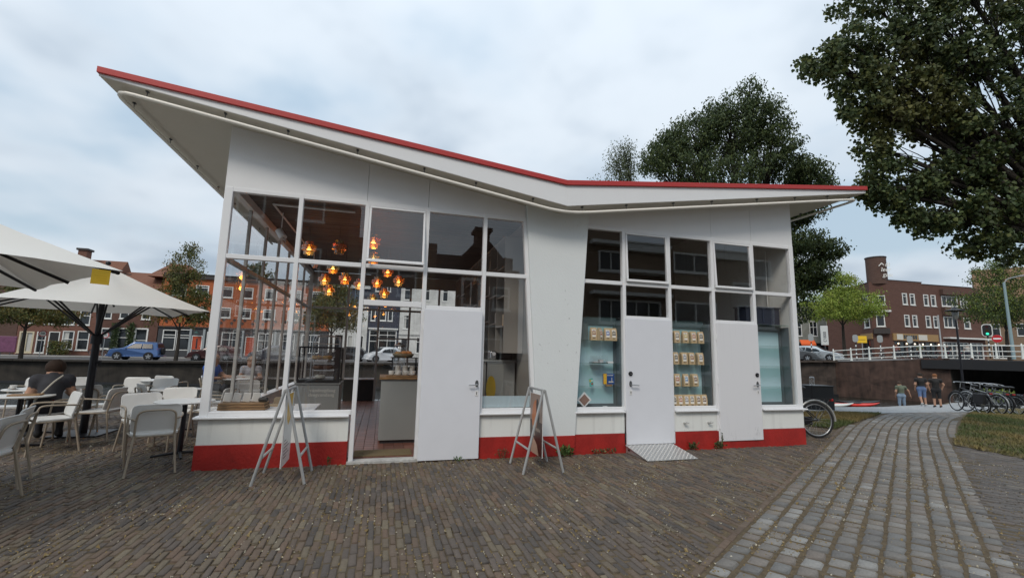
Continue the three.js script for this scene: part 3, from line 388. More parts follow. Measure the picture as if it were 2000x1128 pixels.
{ // side, rear and inner walls, floor, ceiling
  const X0 = -2.14; const bays = []; for (let k = 0; k <= 7; k++) bays.push(k === 0 ? 0 : -0.085 - 1.032 * k); bays[7] = -7.45;
  part('low_wall', bx(X0 + 0.002, X0 + 0.12, 0.29, 0.605, -7.5, -0.122), M.wallLow, pav); part('plinth', bx(X0 - 0.012, X0 + 0.12, -0.02, 0.287, -7.5, -0.142), M.red, pav); part('sill', rb(X0 - 0.06, X0 + 0.12, 0.605, 0.632, -7.5, -0.055, 0.008, 1), M.frame, pav);
  for (let k = 1; k < 7; k++) part('mullion', rb(X0 + 0.012, X0 + 0.058, 0.632, 3.62, bays[k] - 0.025, bays[k] + 0.025, 0.005, 1), M.frameIn, pav);
  for (let k = 0; k < 7; k++) { const za = bays[k + 1] + 0.031, zb = bays[k] - (k ? 0.031 : 0.075); part('transom', rb(X0 + 0.004, X0 + 0.066, 2.65, 2.712, za, zb, 0.004, 1), M.frameIn, pav); for (const [y0, y1] of [[0.632, 2.65], [2.712, 3.62]]) { const g = new THREE.PlaneGeometry(zb - za, y1 - y0); g.rotateY(-Math.PI / 2); g.translate(X0 + 0.035, (y0 + y1) / 2, (za + zb) / 2); part('pane', g, M.pane, pav); } }
  part('header_panel', bx(X0 + 0.004, X0 + 0.09, 3.62, S(X0 + 0.09) - 0.02, -7.45, -0.1), M.white, pav); const zr = -7.5; part('corner_post', rb(X0, X0 + 0.1, 0, S(X0) - 0.01, zr - 0.05, zr + 0.045, 0.005, 1), M.frameIn, pav);
  const xr = [-2.04, -1.04, -0.15, 0.75, 1.62, 2.2];
  for (let k = 1; k < 5; k++) part('mullion', rb(xr[k] - 0.03, xr[k] + 0.03, k === 2 || k === 3 ? 0.05 : 0.66, 3.4, zr - 0.04, zr + 0.03, 0.005, 1), M.frameIn, pav);
  for (let k = 0; k < 5; k++) { const a = xr[k] + 0.031, b = xr[k + 1] - 0.031; part('transom', rb(a, b, 2.66, 2.72, zr - 0.035, zr + 0.025, 0.004, 1), M.frameIn, pav); if (k !== 2) { part('base_panel', rb(a, b, 0.02, 0.64, zr - 0.04, zr + 0.02, 0.004, 1), M.black, pav); part('bottom_rail', rb(a, b, 0.642, 0.69, zr - 0.035, zr + 0.03, 0.004, 1), M.frame, pav); } pane(R4(a, b, k === 2 ? 0.06 : 0.69, 2.66), zr); pane(R4(a, b, 2.72, 3.4), zr); if (k === 2 || k === 3) part('transom', rb(a, b, 1.83, 1.87, zr - 0.03, zr + 0.02, 0.004, 1), M.frameIn, pav); }
  const hg = extr([[-2.04, 3.4], [2.22, 3.4], [2.22, 3.74], [-2.04, 3.74]], 0.08); hg.translate(0, 0, zr - 0.05); part('header_panel', uvm(hg), M.taupe, pav);
  part('partition', bx(2.24, 2.34, 0, S(2.3) - 0.02, -7.5, -0.16), M.taupe, pav); 
  const rg = extr([[2.34, 0], [7.28, 0], [7.28, S(7.28) - 0.01], [2.59, 3.725], [2.34, S(2.34) - 0.02]], 0.1); rg.translate(0, 0, -3.6); part('back_wall', uvm(rg), M.darkWall, pav);
  part('side_wall', bx(7.28, 7.37, 0.29, S(7.28) - 0.01, -7.5, -0.075), M.wallLow, pav); part('plinth', bx(7.28, 7.385, -0.02, 0.288, -7.5, -0.142), M.red, pav);
  const wg = extr([[2.34, 0], [7.28, 0], [7.28, S(7.28) - 0.01], [2.59, 3.725], [2.34, S(2.34) - 0.02]], 0.08); wg.translate(0, 0, -7.5); part('rear_wall', uvm(wg), M.white, pav);
  const ce = part('ceiling', [(() => { const g = extr([[-2.05, 3.77], [2.24, 3.77], [2.24, 3.755], [-2.05, 3.755]], 7.3); g.translate(0, 0, -7.44); return uvm(g); })()], M.ceil, pav);
  const L = 4.28, bg = rb(-L / 2, L / 2, -0.009, 0.009, -0.079, 0.079, 0.004, 1); const cm = [0.8, 0.95, 1.1, 1.25].map((k) => std([0.1 * k, 0.082 * k, 0.066 * k], { roughness: 0.55, map: rep(M.wood.map, 0.7, 3) }));
  for (let k = 0; k < 44; k++) { const m = part('board', bg, cm[Math.floor(rnd() * 4)], ce); m.position.set(0.095, 3.742 + rr(-0.002, 0.002), -0.22 - k * 0.165); }
  const cr = extr([[2.34, S(2.34) - 0.03], [2.59, 3.715], [7.28, S(7.28) - 0.02], [7.28, S(7.28) - 0.03], [2.59, 3.705], [2.34, S(2.34) - 0.04]], 3.3); cr.translate(0, 0, -3.5); part('ceiling', uvm(cr), M.darkWall, pav);
  const fl = part('floor', bx(-2.02, 7.28, 0, 0.028, -7.46, -0.142), std([0.12, 0.07, 0.055], { roughness: 0.7 }), pav);
  const tg = pieceGeo(0.142, 0.142, 0.012, 0.003, 0.001, 0); const spots = []; for (let i = -13; i < 15; i++) for (let j = 0; j < 49; j++) spots.push([i * 0.148 + 0.04, -0.26 - j * 0.148]);
  const im = new THREE.InstancedMesh(tg, std([1, 1, 1], { roughness: 0.35 }), spots.length), o = new THREE.Object3D(), c = new THREE.Color(); spots.forEach(([x, z], i) => { o.position.set(x, 0.036, z); o.rotation.set(0, Math.floor(rnd() * 4) * 1.5708, 0); o.updateMatrix(); im.setMatrixAt(i, o.matrix); const k = rr(0.75, 1.2); im.setColorAt(i, c.setRGB(0.2 * k, 0.085 * k, 0.062 * k)); }); im.name = 'tile'; im.userData.kind = 'stuff'; fl.add(im); im.receiveShadow = true;
  solo('doormat', rb(-0.3, 0.5, 0.036, 0.05, -0.6, -0.2, 0.005, 1), std([0.2, 0.15, 0.08], { roughness: 1, bumpMap: rep(grain, 6, 6), bumpScale: 0.006 }), 'brown coir doormat inside the open doorway', 'doormat');
}
{ // ramp of chequer plate
  const t = thing('ramp', 'aluminium chequer plate ramp in front of the left closed door', 'ramp', [4.19, 0, 0.33]);
  const m = std([0.5, 0.5, 0.49], { roughness: 0.45, metalness: 0.6, map: rep(fineTone, 2, 2) });
  const a = Math.atan(0.1 / 0.63), w = 0.43; const pl = rb(-w, w, -0.004, 0.004, -0.318, 0.318, 0.003, 1); pl.rotateX(a); pl.translate(0, 0.058, 0); part('plate', pl, m, t);
  const sd = (x) => { const g = extr([[-0.31, 0], [0.3, 0], [-0.31, 0.1]], 0.006); g.rotateY(-Math.PI / 2); g.scale(1, 1, 1); g.translate(x, 0, 0); return g; };
  part('side_plate', sd(-w + 0.02), m, t); part('side_plate', sd(w - 0.014), m, t); part('grip_hole', (() => { const g = new THREE.CylinderGeometry(0.022, 0.022, 0.003, 16); g.rotateZ(Math.PI / 2); g.scale(1, 0.7, 1.4); g.translate(-w + 0.012, 0.05, -0.22); return g; })(), M.black, t);
  const st1 = new THREE.CylinderGeometry(0.0016, 0.0038, 0.0045, 6); st1.scale(4.2, 1, 1.1); const n = 24 * 17, im = new THREE.InstancedMesh(st1, m, n), o = new THREE.Object3D(); let k = 0;
  for (let i = 0; i < 24; i++) for (let j = 0; j < 17; j++) { const x = -w + 0.025 + i * 0.0355, s = -0.3 + j * 0.0372; o.position.set(x, 0.058 - Math.sin(a) * s + 0.006, Math.cos(a) * s); o.rotation.set(a, (i + j) % 2 ? 0.75 : -0.75, 0); o.updateMatrix(); im.setMatrixAt(k++, o.matrix); }
  im.name = 'tread'; im.userData.kind = 'stuff'; t.add(im);
}
// ---------------------------------------------------------------- inside the pavilion
function canvasTex(w, h, draw) { const c = document.createElement('canvas'); c.width = w; c.height = h; const g = c.getContext('2d'); draw(g, w, h); const t = new THREE.CanvasTexture(c); t.colorSpace = THREE.SRGBColorSpace; t.magFilter = THREE.LinearFilter; return t; }
function plane(w, h) { return new THREE.PlaneGeometry(w, h); }
{ // pendant lamps of stacked tinted glass
  const amber = glass({ color: lin(0.92, 0.62, 0.24), roughness: 0.12, transmission: 0.85 }), smoke = glass({ color: lin(0.62, 0.66, 0.5), roughness: 0.12, transmission: 0.85 }), rose = glass({ color: lin(0.85, 0.5, 0.32), roughness: 0.12, transmission: 0.85 });
  const bulbOn = new THREE.MeshStandardMaterial({ color: 0xffe0b0, emissive: lin(1, 0.62, 0.22), emissiveIntensity: 2.4 }), bulbOff = std([0.6, 0.55, 0.45], { roughness: 0.2 });
  const drum = (r, y0, y1) => { const g = new THREE.CylinderGeometry(r, r, y1 - y0, 22, 1, true); g.translate(0, (y0 + y1) / 2, 0); return g; };
  const disc = (r, y) => { const g = new THREE.RingGeometry(0.02, r, 22); g.rotateX(-Math.PI / 2); g.translate(0, y, 0); return g; };
  const L = [[-1.396, 3.313, -2.2, 1, 0], [-0.86, 3.33, -2.0, 0, 2], [-1.091, 3.185, -3.4, 1, 1], [-1.3, 2.995, -3.9, 1, 0], [-0.85, 2.987, -3.5, 1, 2], [-1.226, 2.801, -4.2, 1, 0], [-0.262, 3.4, -1.6, 1, 2], [-0.26, 3.2, -2.2, 1, 1], [0.019, 3.22, -3.6, 1, 2], [-0.2, 3.037, -4.1, 1, 2], [0.27, 3.065, -3.9, 1, 0], [-0.031, 2.848, -4.6, 1, 0], [-0.3, 2.734, -5.0, 1, 1], [-0.6, 3.005, -4.4, 1, 0]];
  const where = ['nearest the front left window', 'unlit, high over the middle of the room', 'at the top of the left cluster', 'left of the left cluster', 'right of the left cluster', 'lowest of the left cluster', 'highest behind the open vent window', 'just under the highest lamp behind the vent', 'at the top of the cluster over the doorway', 'left in the cluster over the doorway', 'right in the cluster over the doorway', 'at the centre of the cluster over the doorway', 'lowest of the cluster over the doorway', 'between the two lamp clusters'];
  L.forEach(([x, y, z, on, k], i) => {
    const t = thing('pendant_lamp', 'amber glass pendant lamp ' + where[i], 'lamp', [x, y, z], rr(0, 6), 'pendant lamps in the cafe');
    const s = [[amber, smoke, rose], [smoke, amber, amber], [rose, amber, smoke]][k];
    part('lamp_shade', [drum(0.075, 0.055, 0.125), disc(0.075, 0.125)], s[2], t); part('lamp_shade', [drum(0.125, -0.035, 0.05), disc(0.125, 0.05), disc(0.125, -0.035)], s[0], t); part('lamp_shade', [drum(0.085, -0.115, -0.04), disc(0.085, -0.115)], s[1], t);
    part('bulb', sph(0, 0.01, 0, 0.026, 12, 10, 1, 1.2, 1), on ? bulbOn : bulbOff, t); part('cord', cyl([0, 0.12, 0], [0, 3.735 - y, 0], 0.004, 0.004, 5), M.darkGrey, t); part('socket', cyl([0, 0.045, 0], [0, 0.13, 0], 0.018, 0.018, 10), M.steel, t);
    if (on) { const p = new THREE.PointLight(0xffa850, 0.1, 0, 2); p.position.set(0, -0.06, 0); p.castShadow = true; p.shadow.radius = 2; t.add(p); p.name = 'glow'; }
  });
}
{ // track with spot heads
  const t = thing('track_light', 'white ceiling track with two spot heads behind the corner window', 'track light', [-1.75, 3.4, -0.9]);
  const rail = (a, b) => cyl(a, b, 0.02, 0.02, 4);
  part('rail', rail([0, 0.3, 0], [0.05, 0.3, -3.2]), M.white, t); part('rail', rail([0, 0.3, 0], [1.2, 0.3, 0]), M.white, t);
  for (const [x, z] of [[0.05, -0.45], [0.2, -3.0]]) { const h = part('spot_head', [cyl([x, 0.3, z], [x, 0.05, z], 0.008), cyl([x - 0.04, 0.0, z], [x + 0.05, -0.13, z + 0.05], 0.055, 0.06, 16)], M.white, t); part('arm', cyl([x + 0.05, -0.13, z + 0.05], [x + 0.1, -0.2, z + 0.06], 0.008), M.aluPaint, h); }
}
{ // serving counter by the door
  const t = thing('counter', 'grey serving counter with wooden top inside the doorway', 'counter', [0.62, 0.036, -1.5]);
  part('front', rb(-0.6, 0.9, 0.05, 1.0, -0.4, 0.42, 0.006, 1), M.greyPaint, t); part('toe_kick', bx(-0.57, 0.9, 0, 0.05, -0.4, 0.38), M.darkGrey, t); part('top', rb(-0.63, 0.93, 1.0, 1.04, -0.43, 0.45, 0.006, 1), M.wood, t);
  const c = (name, g, m, label, cat, p) => solo(name, g, m, label, cat, p);
  c('serving_tray', rb(-0.24, 0.26, 0, 0.018, -0.12, 0.12, 0.008, 1), M.wood, 'small wooden tray with cups on the serving counter', 'tray', [0.33, 1.078, -1.22]);
  const cream = std([0.75, 0.73, 0.68], { roughness: 0.3 }); const cup = lathe([[0, 0], [0.028, 0], [0.042, 0.02], [0.045, 0.075], [0.041, 0.075], [0.038, 0.02], [0, 0.012]], 18);
  for (let i = 0; i < 4; i++) { const t2 = thing('cup', ['leftmost', 'second', 'third', 'rightmost'][i] + ' white cup on the wooden counter tray', 'cup', [0.17 + i * 0.115, 1.097, -1.2 + (i % 2) * 0.03], i, 'cups on the counter tray'); part('bowl', cup, cream, t2); const h = tor(0.022, 0.006, 6, 14); h.translate(0.055, 0.042, 0); part('handle', h, cream, t2); }
  const d = thing('display_stand', 'black wire stand holding trays of pastry on the counter', 'stand', [0.38, 1.076, -1.5]);
  for (const x of [-0.2, 0.2]) for (const z of [-0.13, 0.13]) part('leg', cyl([x, 0, z], [x, 0.3, z], 0.008, 0.008, 6), M.blackMetal, d);
  part('shelf', rb(-0.23, 0.23, 0.155, 0.17, -0.16, 0.16, 0.004, 1), glass({ roughness: 0.05 }), d); part('shelf', rb(-0.23, 0.23, 0.3, 0.312, -0.16, 0.16, 0.004, 1), M.blackMetal, d);
  const bas = thing('basket', 'cardboard basket of brown bread rolls on the counter stand', 'basket', [0.36, 1.39, -1.5]); part('tray', lathe([[0, 0], [0.15, 0], [0.19, 0.06], [0.185, 0.06], [0.145, 0.008], [0, 0.008]], 20), std([0.6, 0.5, 0.34], { roughness: 0.8 }), bas); for (let i = 0; i < 7; i++) part('bread_roll', sph(rr(-0.1, 0.1), 0.055 + rr(0, 0.03), rr(-0.1, 0.1), 0.05, 10, 8, 1.2, 0.7, 0.9), std([0.42 * rr(0.8, 1.2), 0.2, 0.07], { roughness: 0.6 }), bas);
  const jar = thing('glass_jar', 'lidded glass jar standing behind the bread basket', 'jar', [0.3, 1.078, -1.85]); part('jar', lathe([[0, 0], [0.1, 0], [0.11, 0.02], [0.11, 0.45], [0.08, 0.5], [0.078, 0.5], [0.105, 0.445], [0.105, 0.025], [0, 0.01]], 20), glass({ roughness: 0.05 }), jar); part('lid', lathe([[0, 0.57], [0.02, 0.57], [0.03, 0.545], [0.09, 0.53], [0.1, 0.5], [0, 0.5]], 20), M.steel, jar);
  for (let i = 0; i < 3; i++) solo('cup_stack', [0, 1, 2].map((k) => mv(cup.clone(), 0, k * 0.05, 0)), cream, ['left', 'middle', 'right'][i] + ' stack of white bowls under the black stand', 'bowls', [0.28 + i * 0.12, 1.077, -1.5]);
  solo('cake_box', rb(-0.14, 0.14, 0, 0.16, -0.12, 0.12, 0.008, 1), std([0.16, 0.12, 0.09], { roughness: 0.7 }), 'dark brown box at the right of the counter top', 'box', [0.74, 1.077, -1.3]);
}
{ // low counter with the glass cake display
  const t = thing('counter', 'grey counter bearing the black framed cake display', 'counter', [-1.06, 0.036, -2.5]);
  part('front', rb(-0.36, 0.36, 0.03, 0.84, -0.36, 0.3, 0.006, 1), M.greyPaint, t); part('top', rb(-0.38, 0.38, 0.84, 0.87, -0.38, 0.32, 0.006, 1), M.greyPaint, t);
  const tx = canvasTex(512, 160, (g, w, h) => { g.clearRect(0, 0, w, h); g.fillStyle = '#e9e6dc'; g.font = '58px serif'; g.fillText('vandeegdaag', 130, 62); g.fillText('deegvandaag', 118, 128); });
  part('lettering', mv(plane(0.6, 0.1875), 0.02, 0.69, 0.304), new THREE.MeshStandardMaterial({ map: tx, roughness: 0.6, transparent: true }), t);
  const v = thing('cake_display', 'black framed glass cake display on the grey counter', 'display', [-1.06, 0.906, -2.45]);
  const e = 0.014, fr = []; const w = 0.34, h = 0.62, d = 0.26; for (const x of [-w, w]) for (const z of [-d, d]) fr.push(bx(x - e, x + e, 0, h, z - e, z + e)); for (const y of [0.01, h]) { for (const z of [-d, d]) fr.push(bx(-w, w, y - e, y + e, z - e + 0.001, z + e - 0.001)); for (const x of [-w, w]) fr.push(bx(x - e + 0.001, x + e - 0.001, y - e + 0.001, y + e - 0.001, -d, d)); } part('frame', fr, M.blackMetal, v); part('base', bx(-w, w, -0.02, 0.05, -d, d), M.black, v); part('side_panel', bx(w - 0.09, w + 0.012, 0.05, h, d - 0.02, d - 0.01), M.black, v);
  for (const y of [0.22, 0.4]) part('shelf', bx(-w + 0.02, w - 0.02, y, y + 0.008, -d + 0.03, d - 0.05), glass(), v);
  part('pane', mv(plane(2 * w - 0.03, h - 0.08), 0, 0.33, d - 0.004), M.pane, v);
  for (const [x, y, k] of [[-0.08, 0.41, 1], [0.1, 0.41, 1], [-0.05, 0.23, 0], [0.12, 0.23, 0], [0, 0.06, 2]]) solo('cake', lathe([[0, 0], [0.085, 0], [0.09, 0.02], [0.088, 0.05], [0.07, 0.062], [0, 0.064]], 18), std([[0.12, 0.06, 0.035], [0.5, 0.3, 0.1], [0.6, 0.58, 0.5]][k], { roughness: 0.6 }), ['dark chocolate cake on the lower display shelf', 'golden tart on the upper display shelf', 'pale cream cake on the display floor'][k] + (x > 0.03 ? ', at the right' : x < -0.03 ? ', at the left' : ''), 'cake', [-1.06 + x, 0.906 + y, -2.45]);
  const r = thing('tray_rack', 'tall steel tray rack behind the cake display', 'rack', [-1.3, 0.036, -5.2]);
  part('frame', [tube([[-0.3, 0, 0], [-0.3, 1.6, 0], [-0.27, 1.76, 0], [0, 1.78, 0], [0.27, 1.76, 0], [0.3, 1.6, 0], [0.3, 0, 0]], 0.016, 60, 6, false, 0.1), tube([[-0.3, 0, -0.4], [-0.3, 1.6, -0.4], [-0.27, 1.76, -0.4], [0, 1.78, -0.4], [0.27, 1.76, -0.4], [0.3, 1.6, -0.4], [0.3, 0, -0.4]], 0.016, 60, 6, false, 0.1)], M.steel, r);
  for (let y = 0.3; y < 1.65; y += 0.16) part('tray', bx(-0.29, 0.29, y, y + 0.012, -0.4, 0), y > 1.5 ? M.cream : M.aluPaint, r);
}
{ // shelving and tall cabinet along the partition
  const t = thing('shelf_unit', 'tall grey open shelf unit along the right inner wall', 'shelf', [2.24, 0, -0.6]);
  M.shelf = std([0.3, 0.285, 0.26], { roughness: 0.7 }); const depth = 0.34; const zs = [0, -0.55, -1.1, -1.65, -2.3, -3.0, -3.8, -4.6, -5.4];
  zs.forEach((z) => part('upright', bx(-depth, -0.01, 1.5, 3.45, z - 0.014, z + 0.014), M.shelf, t));
  for (let i = 0; i < zs.length - 1; i++) for (const y of [1.5, 2.0, 2.5, 3.0, 3.44]) part('shelf', bx(-depth + 0.002, -0.012, y + ((i % 3) - 1) * (y > 1.6 && y < 3.3 ? 0.07 : 0), y + 0.024 + ((i % 3) - 1) * (y > 1.6 && y < 3.3 ? 0.07 : 0), zs[i + 1] + 0.015, zs[i] - 0.015), M.shelf, t);
  const kinds = [['paper_bag', [0.62, 0.52, 0.38]], ['white_carton', [0.7, 0.7, 0.68]], ['wooden_crate', [0.4, 0.27, 0.15]], ['glass_bottle', [0.2, 0.14, 0.08]]]; let n = 0;
  for (let i = 0; i < 6; i++) for (const [row, y] of [[0, 2.024], [1, 2.524], [2, 3.024]]) { const k = (i * 5 + row * 3) % 4; if ((i + row) % 3 === 2) continue; const z = (zs[i] + zs[i + 1]) / 2 - 0.6; const g = k === 3 ? lathe([[0, 0], [0.035, 0], [0.035, 0.17], [0.014, 0.22], [0.014, 0.29], [0, 0.29]], 12) : k === 2 ? [bx(-0.12, 0.12, 0, 0.015, -0.15, 0.15), bx(-0.12, -0.105, 0.015, 0.13, -0.15, 0.15), bx(0.105, 0.12, 0.015, 0.13, -0.15, 0.15), bx(-0.105, 0.105, 0.015, 0.13, -0.15, -0.135), bx(-0.105, 0.105, 0.015, 0.13, 0.135, 0.15)] : rb(-0.06, 0.06, 0, 0.2, -0.05, 0.05, 0.01, 1);
    solo(kinds[k][0], g, std(kinds[k][1], { roughness: 0.7 }), kinds[k][0].replace('_', ' ') + ' on the ' + ['lower', 'middle', 'upper'][row] + ' inner shelf, bay ' + ['one', 'two', 'three', 'four', 'five', 'six'][i] + ' from the window', kinds[k][0].split('_')[1], [2.02, y + ((i % 3) - 1) * 0.07, z], 0, 'goods on the inner shelves'); }
  const c = thing('cabinet', 'tall pale grey cabinet behind the tapered window', 'cabinet', [2.0, 0.036, -1.1]); part('body', rb(-0.28, 0.2, 0, 1.31, -0.4, 0.2, 0.006, 1), M.greyPaint, c); part('top', rb(-0.4, 0.23, 1.31, 1.345, -0.42, 0.22, 0.006, 1), M.greyPaint, c); part('side_panel', rb(-0.4, -0.3, 0.75, 1.3, -0.4, 0.18, 0.005, 1), M.greyPaint, c); part('door', rb(-0.25, 0.0, 0.7, 1.26, 0.2, 0.212, 0.004, 1), std([0.36, 0.37, 0.35], { roughness: 0.5 }), c);
  const m = thing('coffee_grinder', 'chrome and black coffee machine on the tall cabinet', 'coffee machine', [1.88, 1.382, -1.1]); part('body', rb(-0.1, 0.02, 0, 0.15, -0.12, 0.12, 0.03, 2), M.chrome, m); part('head', rb(0.05, 0.3, 0, 0.12, -0.14, 0.14, 0.03, 2), M.black, m); part('knob', cyl([-0.04, 0.1, 0.12], [-0.04, 0.1, 0.15], 0.03, 0.03, 14), M.white, m);
  solo('yellow_sign', (() => { const g = new THREE.CylinderGeometry(0.2, 0.2, 0.012, 28); g.rotateX(Math.PI / 2); g.scale(0.5, 1, 1); return g; })(), std([0.62, 0.4, 0.03], { roughness: 0.5 }), 'round yellow board propped beside the tall cabinet', 'board', [1.72, 0.93, -0.62], 0.5);
}
{ // window table with boards, bags and hat
  const t = thing('window_table', 'long white table just inside the left window', 'table', [-1.55, 0.036, -0.75]); part('table_top', rb(-0.45, 0.7, 0.6, 0.635, -0.3, 0.5, 0.01, 1), M.white, t); for (const x of [-0.4, 0.62]) for (const z of [-0.25, 0.42]) part('leg', cyl([x, 0, z], [x, 0.6, z], 0.018), M.steel, t);
  const b = thing('cutting_boards', 'stack of wooden serving boards behind the left window', 'boards', [-1.76, 0.672, -0.42]); for (let i = 0; i < 3; i++) part('board', rb(-0.27 + i * 0.004, 0.3 - i * 0.01, i * 0.032, i * 0.032 + 0.03, -0.15, 0.16, 0.006, 1), M.wood, b);
  for (let i = 0; i < 4; i++) { const m = solo('paper_bag', [rb(-0.045, 0.045, 0, 0.12, -0.03, 0.03, 0.008, 1)], std([0.66, 0.65, 0.62], { roughness: 0.85 }), ['leftmost', 'second', 'third', 'rightmost'][i] + ' white paper bag standing on the serving boards', 'paper bag', [-1.97 + i * 0.115, 0.768, -0.42], 0.3, 'white bags on the serving boards'); m.rotation.z = -0.15; }
  solo('sunglasses_case', rb(-0.06, 0.06, 0, 0.06, -0.035, 0.035, 0.025, 3), M.black, 'small black case on the serving boards beside the white bags', 'case', [-1.52, 0.768, -0.4]);
  const h = thing('straw_hat', 'tan straw hat lying on the white window table', 'hat', [-1.38, 0.672, -0.85], 0.2); part('crown', lathe([[0.1, 0.02], [0.1, 0.09], [0.085, 0.115], [0, 0.12]], 22), std([0.33, 0.25, 0.16], { roughness: 0.95, bumpMap: rep(grain, 5, 5), bumpScale: 0.006 }), h); part('brim', lathe([[0.098, 0.03], [0.19, 0.006], [0.19, 0], [0.095, 0.02]], 26), std([0.33, 0.25, 0.16], { roughness: 0.95 }), h);
}
// ---------------------------------------------------------------- display cases in the right wing and what stands in them
{
  M.caseFrame = std([0.12, 0.15, 0.17], { roughness: 0.45 }); M.caseBack = std([0.5, 0.7, 0.77], { roughness: 0.25 }); M.shelfGlass = glass({ color: lin(0.8, 0.93, 0.9), roughness: 0.02 });
  const LV = [1.735, 1.37, 1.005];
  const mk = (x0, x1, which, back) => { const t = thing('display_case', 'grey framed display case with pale blue back behind the ' + which + ' right wing window', 'display case', [(x0 + x1) / 2, 0.0, -0.05]); const w = (x1 - x0) / 2;
    part('back_panel', bx(-w + 0.03, w - 0.05, 0.72, 2.0, -0.235, -0.225), back, t); part('frame', [bx(-w, w, 2.0, 2.104, -0.24, -0.2), bx(-w, w, 0.66, 0.72, -0.24, -0.2), bx(w - 0.05, w, 0.72, 2.0, -0.24, -0.2), bx(-w, -w + 0.03, 0.72, 2.0, -0.24, -0.2)], M.caseFrame, t); part('top', bx(-w, w, 2.105, 2.117, -0.24, -0.025), M.shelfGlass, t); part('base', bx(-w, w, 0.1, 0.655, -0.24, -0.075), M.caseFrame, t); part('side', bx(w - 0.012, w, 0.66, 2.08, -0.199, -0.03), M.caseFrame, t); part('side', bx(-w, -w + 0.012, 0.66, 2.08, -0.199, -0.12), M.caseFrame, t);
    for (const y of LV) part('shelf', bx(-w + 0.02, w - 0.016, y - 0.006, y, -0.19, -0.03), M.shelfGlass, t); return t; };
  mk(2.98, 3.77, 'first', M.caseBack); mk(4.7, 5.5, 'middle', M.caseBack); mk(6.45, 7.24, 'last', M.caseBack);
  const prints = [['#8a4b30', '#d9c9b0'], ['#1f4fa8', '#dfe7ee'], ['#2b2b2e', '#c9c4b8'], ['#6e6a66', '#e6e2d8'], ['#b8a14a', '#efe8cf'], ['#a84a32', '#e3d7c6'], ['#2f7fc0', '#e6edf0'], ['#5a2f2a', '#d9cdbf'], ['#7b7f88', '#dedede']];
  const bagMats = prints.map(([a, b], i) => { const t = canvasTex(128, 224, (g, w, h) => { g.fillStyle = '#c6ad86'; g.fillRect(0, 0, w, h); for (let k = 0; k < 260; k++) { g.fillStyle = k % 2 ? 'rgba(90,70,40,0.06)' : 'rgba(255,240,210,0.07)'; g.fillRect((k * 37) % w, (k * 61) % h, 9, 3); } g.fillStyle = '#f2efe8'; g.fillRect(26, 26, 76, 138); g.fillStyle = a; g.fillRect(30, 56, 68, 72); g.fillStyle = b; for (let k = 0; k < 9; k++) { g.beginPath(); g.arc(38 + ((k * 29) % 52), 64 + ((k * 17) % 54), 5 + (k % 3) * 3, 0, 7); g.fill(); } g.fillStyle = '#222'; g.fillRect(40, 36, 48, 8); g.fillStyle = '#23231f'; g.beginPath(); g.moveTo(30, 178); g.lineTo(98, 178); g.lineTo(86, 190); g.lineTo(64, 194); g.lineTo(42, 190); g.fill(); }); return std(0xffffff, { map: t, roughness: 0.75 }); });
  const kraft = std([0.52, 0.41, 0.26], { roughness: 0.85 });
  const bodyG = () => { const g = extr([[-0.032, 0], [0.032, 0], [0.03, 0.13], [0.006, 0.19], [0.002, 0.205], [-0.006, 0.19], [-0.03, 0.13]], 0.106, 0.002); g.rotateY(Math.PI / 2); g.translate(-0.053, 0, 0); return g; }, bagBody = bodyG();
  const labG = (() => { const g = new THREE.PlaneGeometry(0.104, 0.2, 1, 3), p = g.attributes.position; for (let i = 0; i < p.count; i++) { const y = p.getY(i) + 0.102; p.setY(i, y); p.setZ(i, y < 0.13 ? 0.0385 - y * 0.012 : 0.0375 - (y - 0.13) * 0.4); } g.computeVertexNormals(); return g; })();
  const bag = (x, y, z, k, turn, label, group) => { const t = thing('coffee_bag', label, 'paper bag', [x, y, z], turn, group); part('bag', bagBody, kraft, t); part('print', labG, bagMats[k], t); return t; };
  const ord = ['first', 'second', 'third', 'fourth', 'fifth', 'sixth'], rowN = ['top', 'second', 'third', 'bottom'];
  const rows = [[4.86, 5.03, 5.2, 5.35], [4.83, 5.0, 5.15, 5.33], [4.85, 5.02, 5.2], [4.77, 4.89, 5.01, 5.13, 5.25, 5.37]], lv = [1.736, 1.371, 1.006, 0.662]; let q = 0;
  rows.forEach((r, i) => r.forEach((x, j) => { bag(x, lv[i], -0.14 + rr(-0.008, 0.008), [3, 4, 5, 2, 2, 8, 0, 8, 5, 6, 7, 2, 5, 8, 3, 7, 7][q++], rr(-0.2, 0.1), 'brown paper bag, ' + ord[j] + ' from the left on the ' + rowN[i] + ' row of the middle case', 'paper bags in the middle case'); if ((i < 3 && j < 3 && (i + j) % 2 === 0) || (i === 1)) bag(x + 0.015, lv[i], -0.208, (q * 2) % 9, rr(-0.1, 0.1), 'brown paper bag standing behind the ' + ord[j] + ' bag on the ' + rowN[i] + ' row of the middle case', 'paper bags in the middle case'); }));
  [[3.3, 0], [3.41, 5], [3.55, 1], [3.66, 2]].forEach(([x, k], j) => bag(x, 1.736, -0.15, k, j === 1 ? 0.6 : -0.1, 'brown paper bag, ' + ord[j] + ' from the left on the top shelf of the first case', 'paper bags in the first case'));
  solo('grey_binder', rb(-0.1, 0.1, 0, 0.27, -0.03, 0.03, 0.005, 1), std([0.13, 0.17, 0.17], { roughness: 0.5 }), 'dark grey panel at the left of the top shelf in the first case', 'panel', [3.12, 1.736, -0.2]);
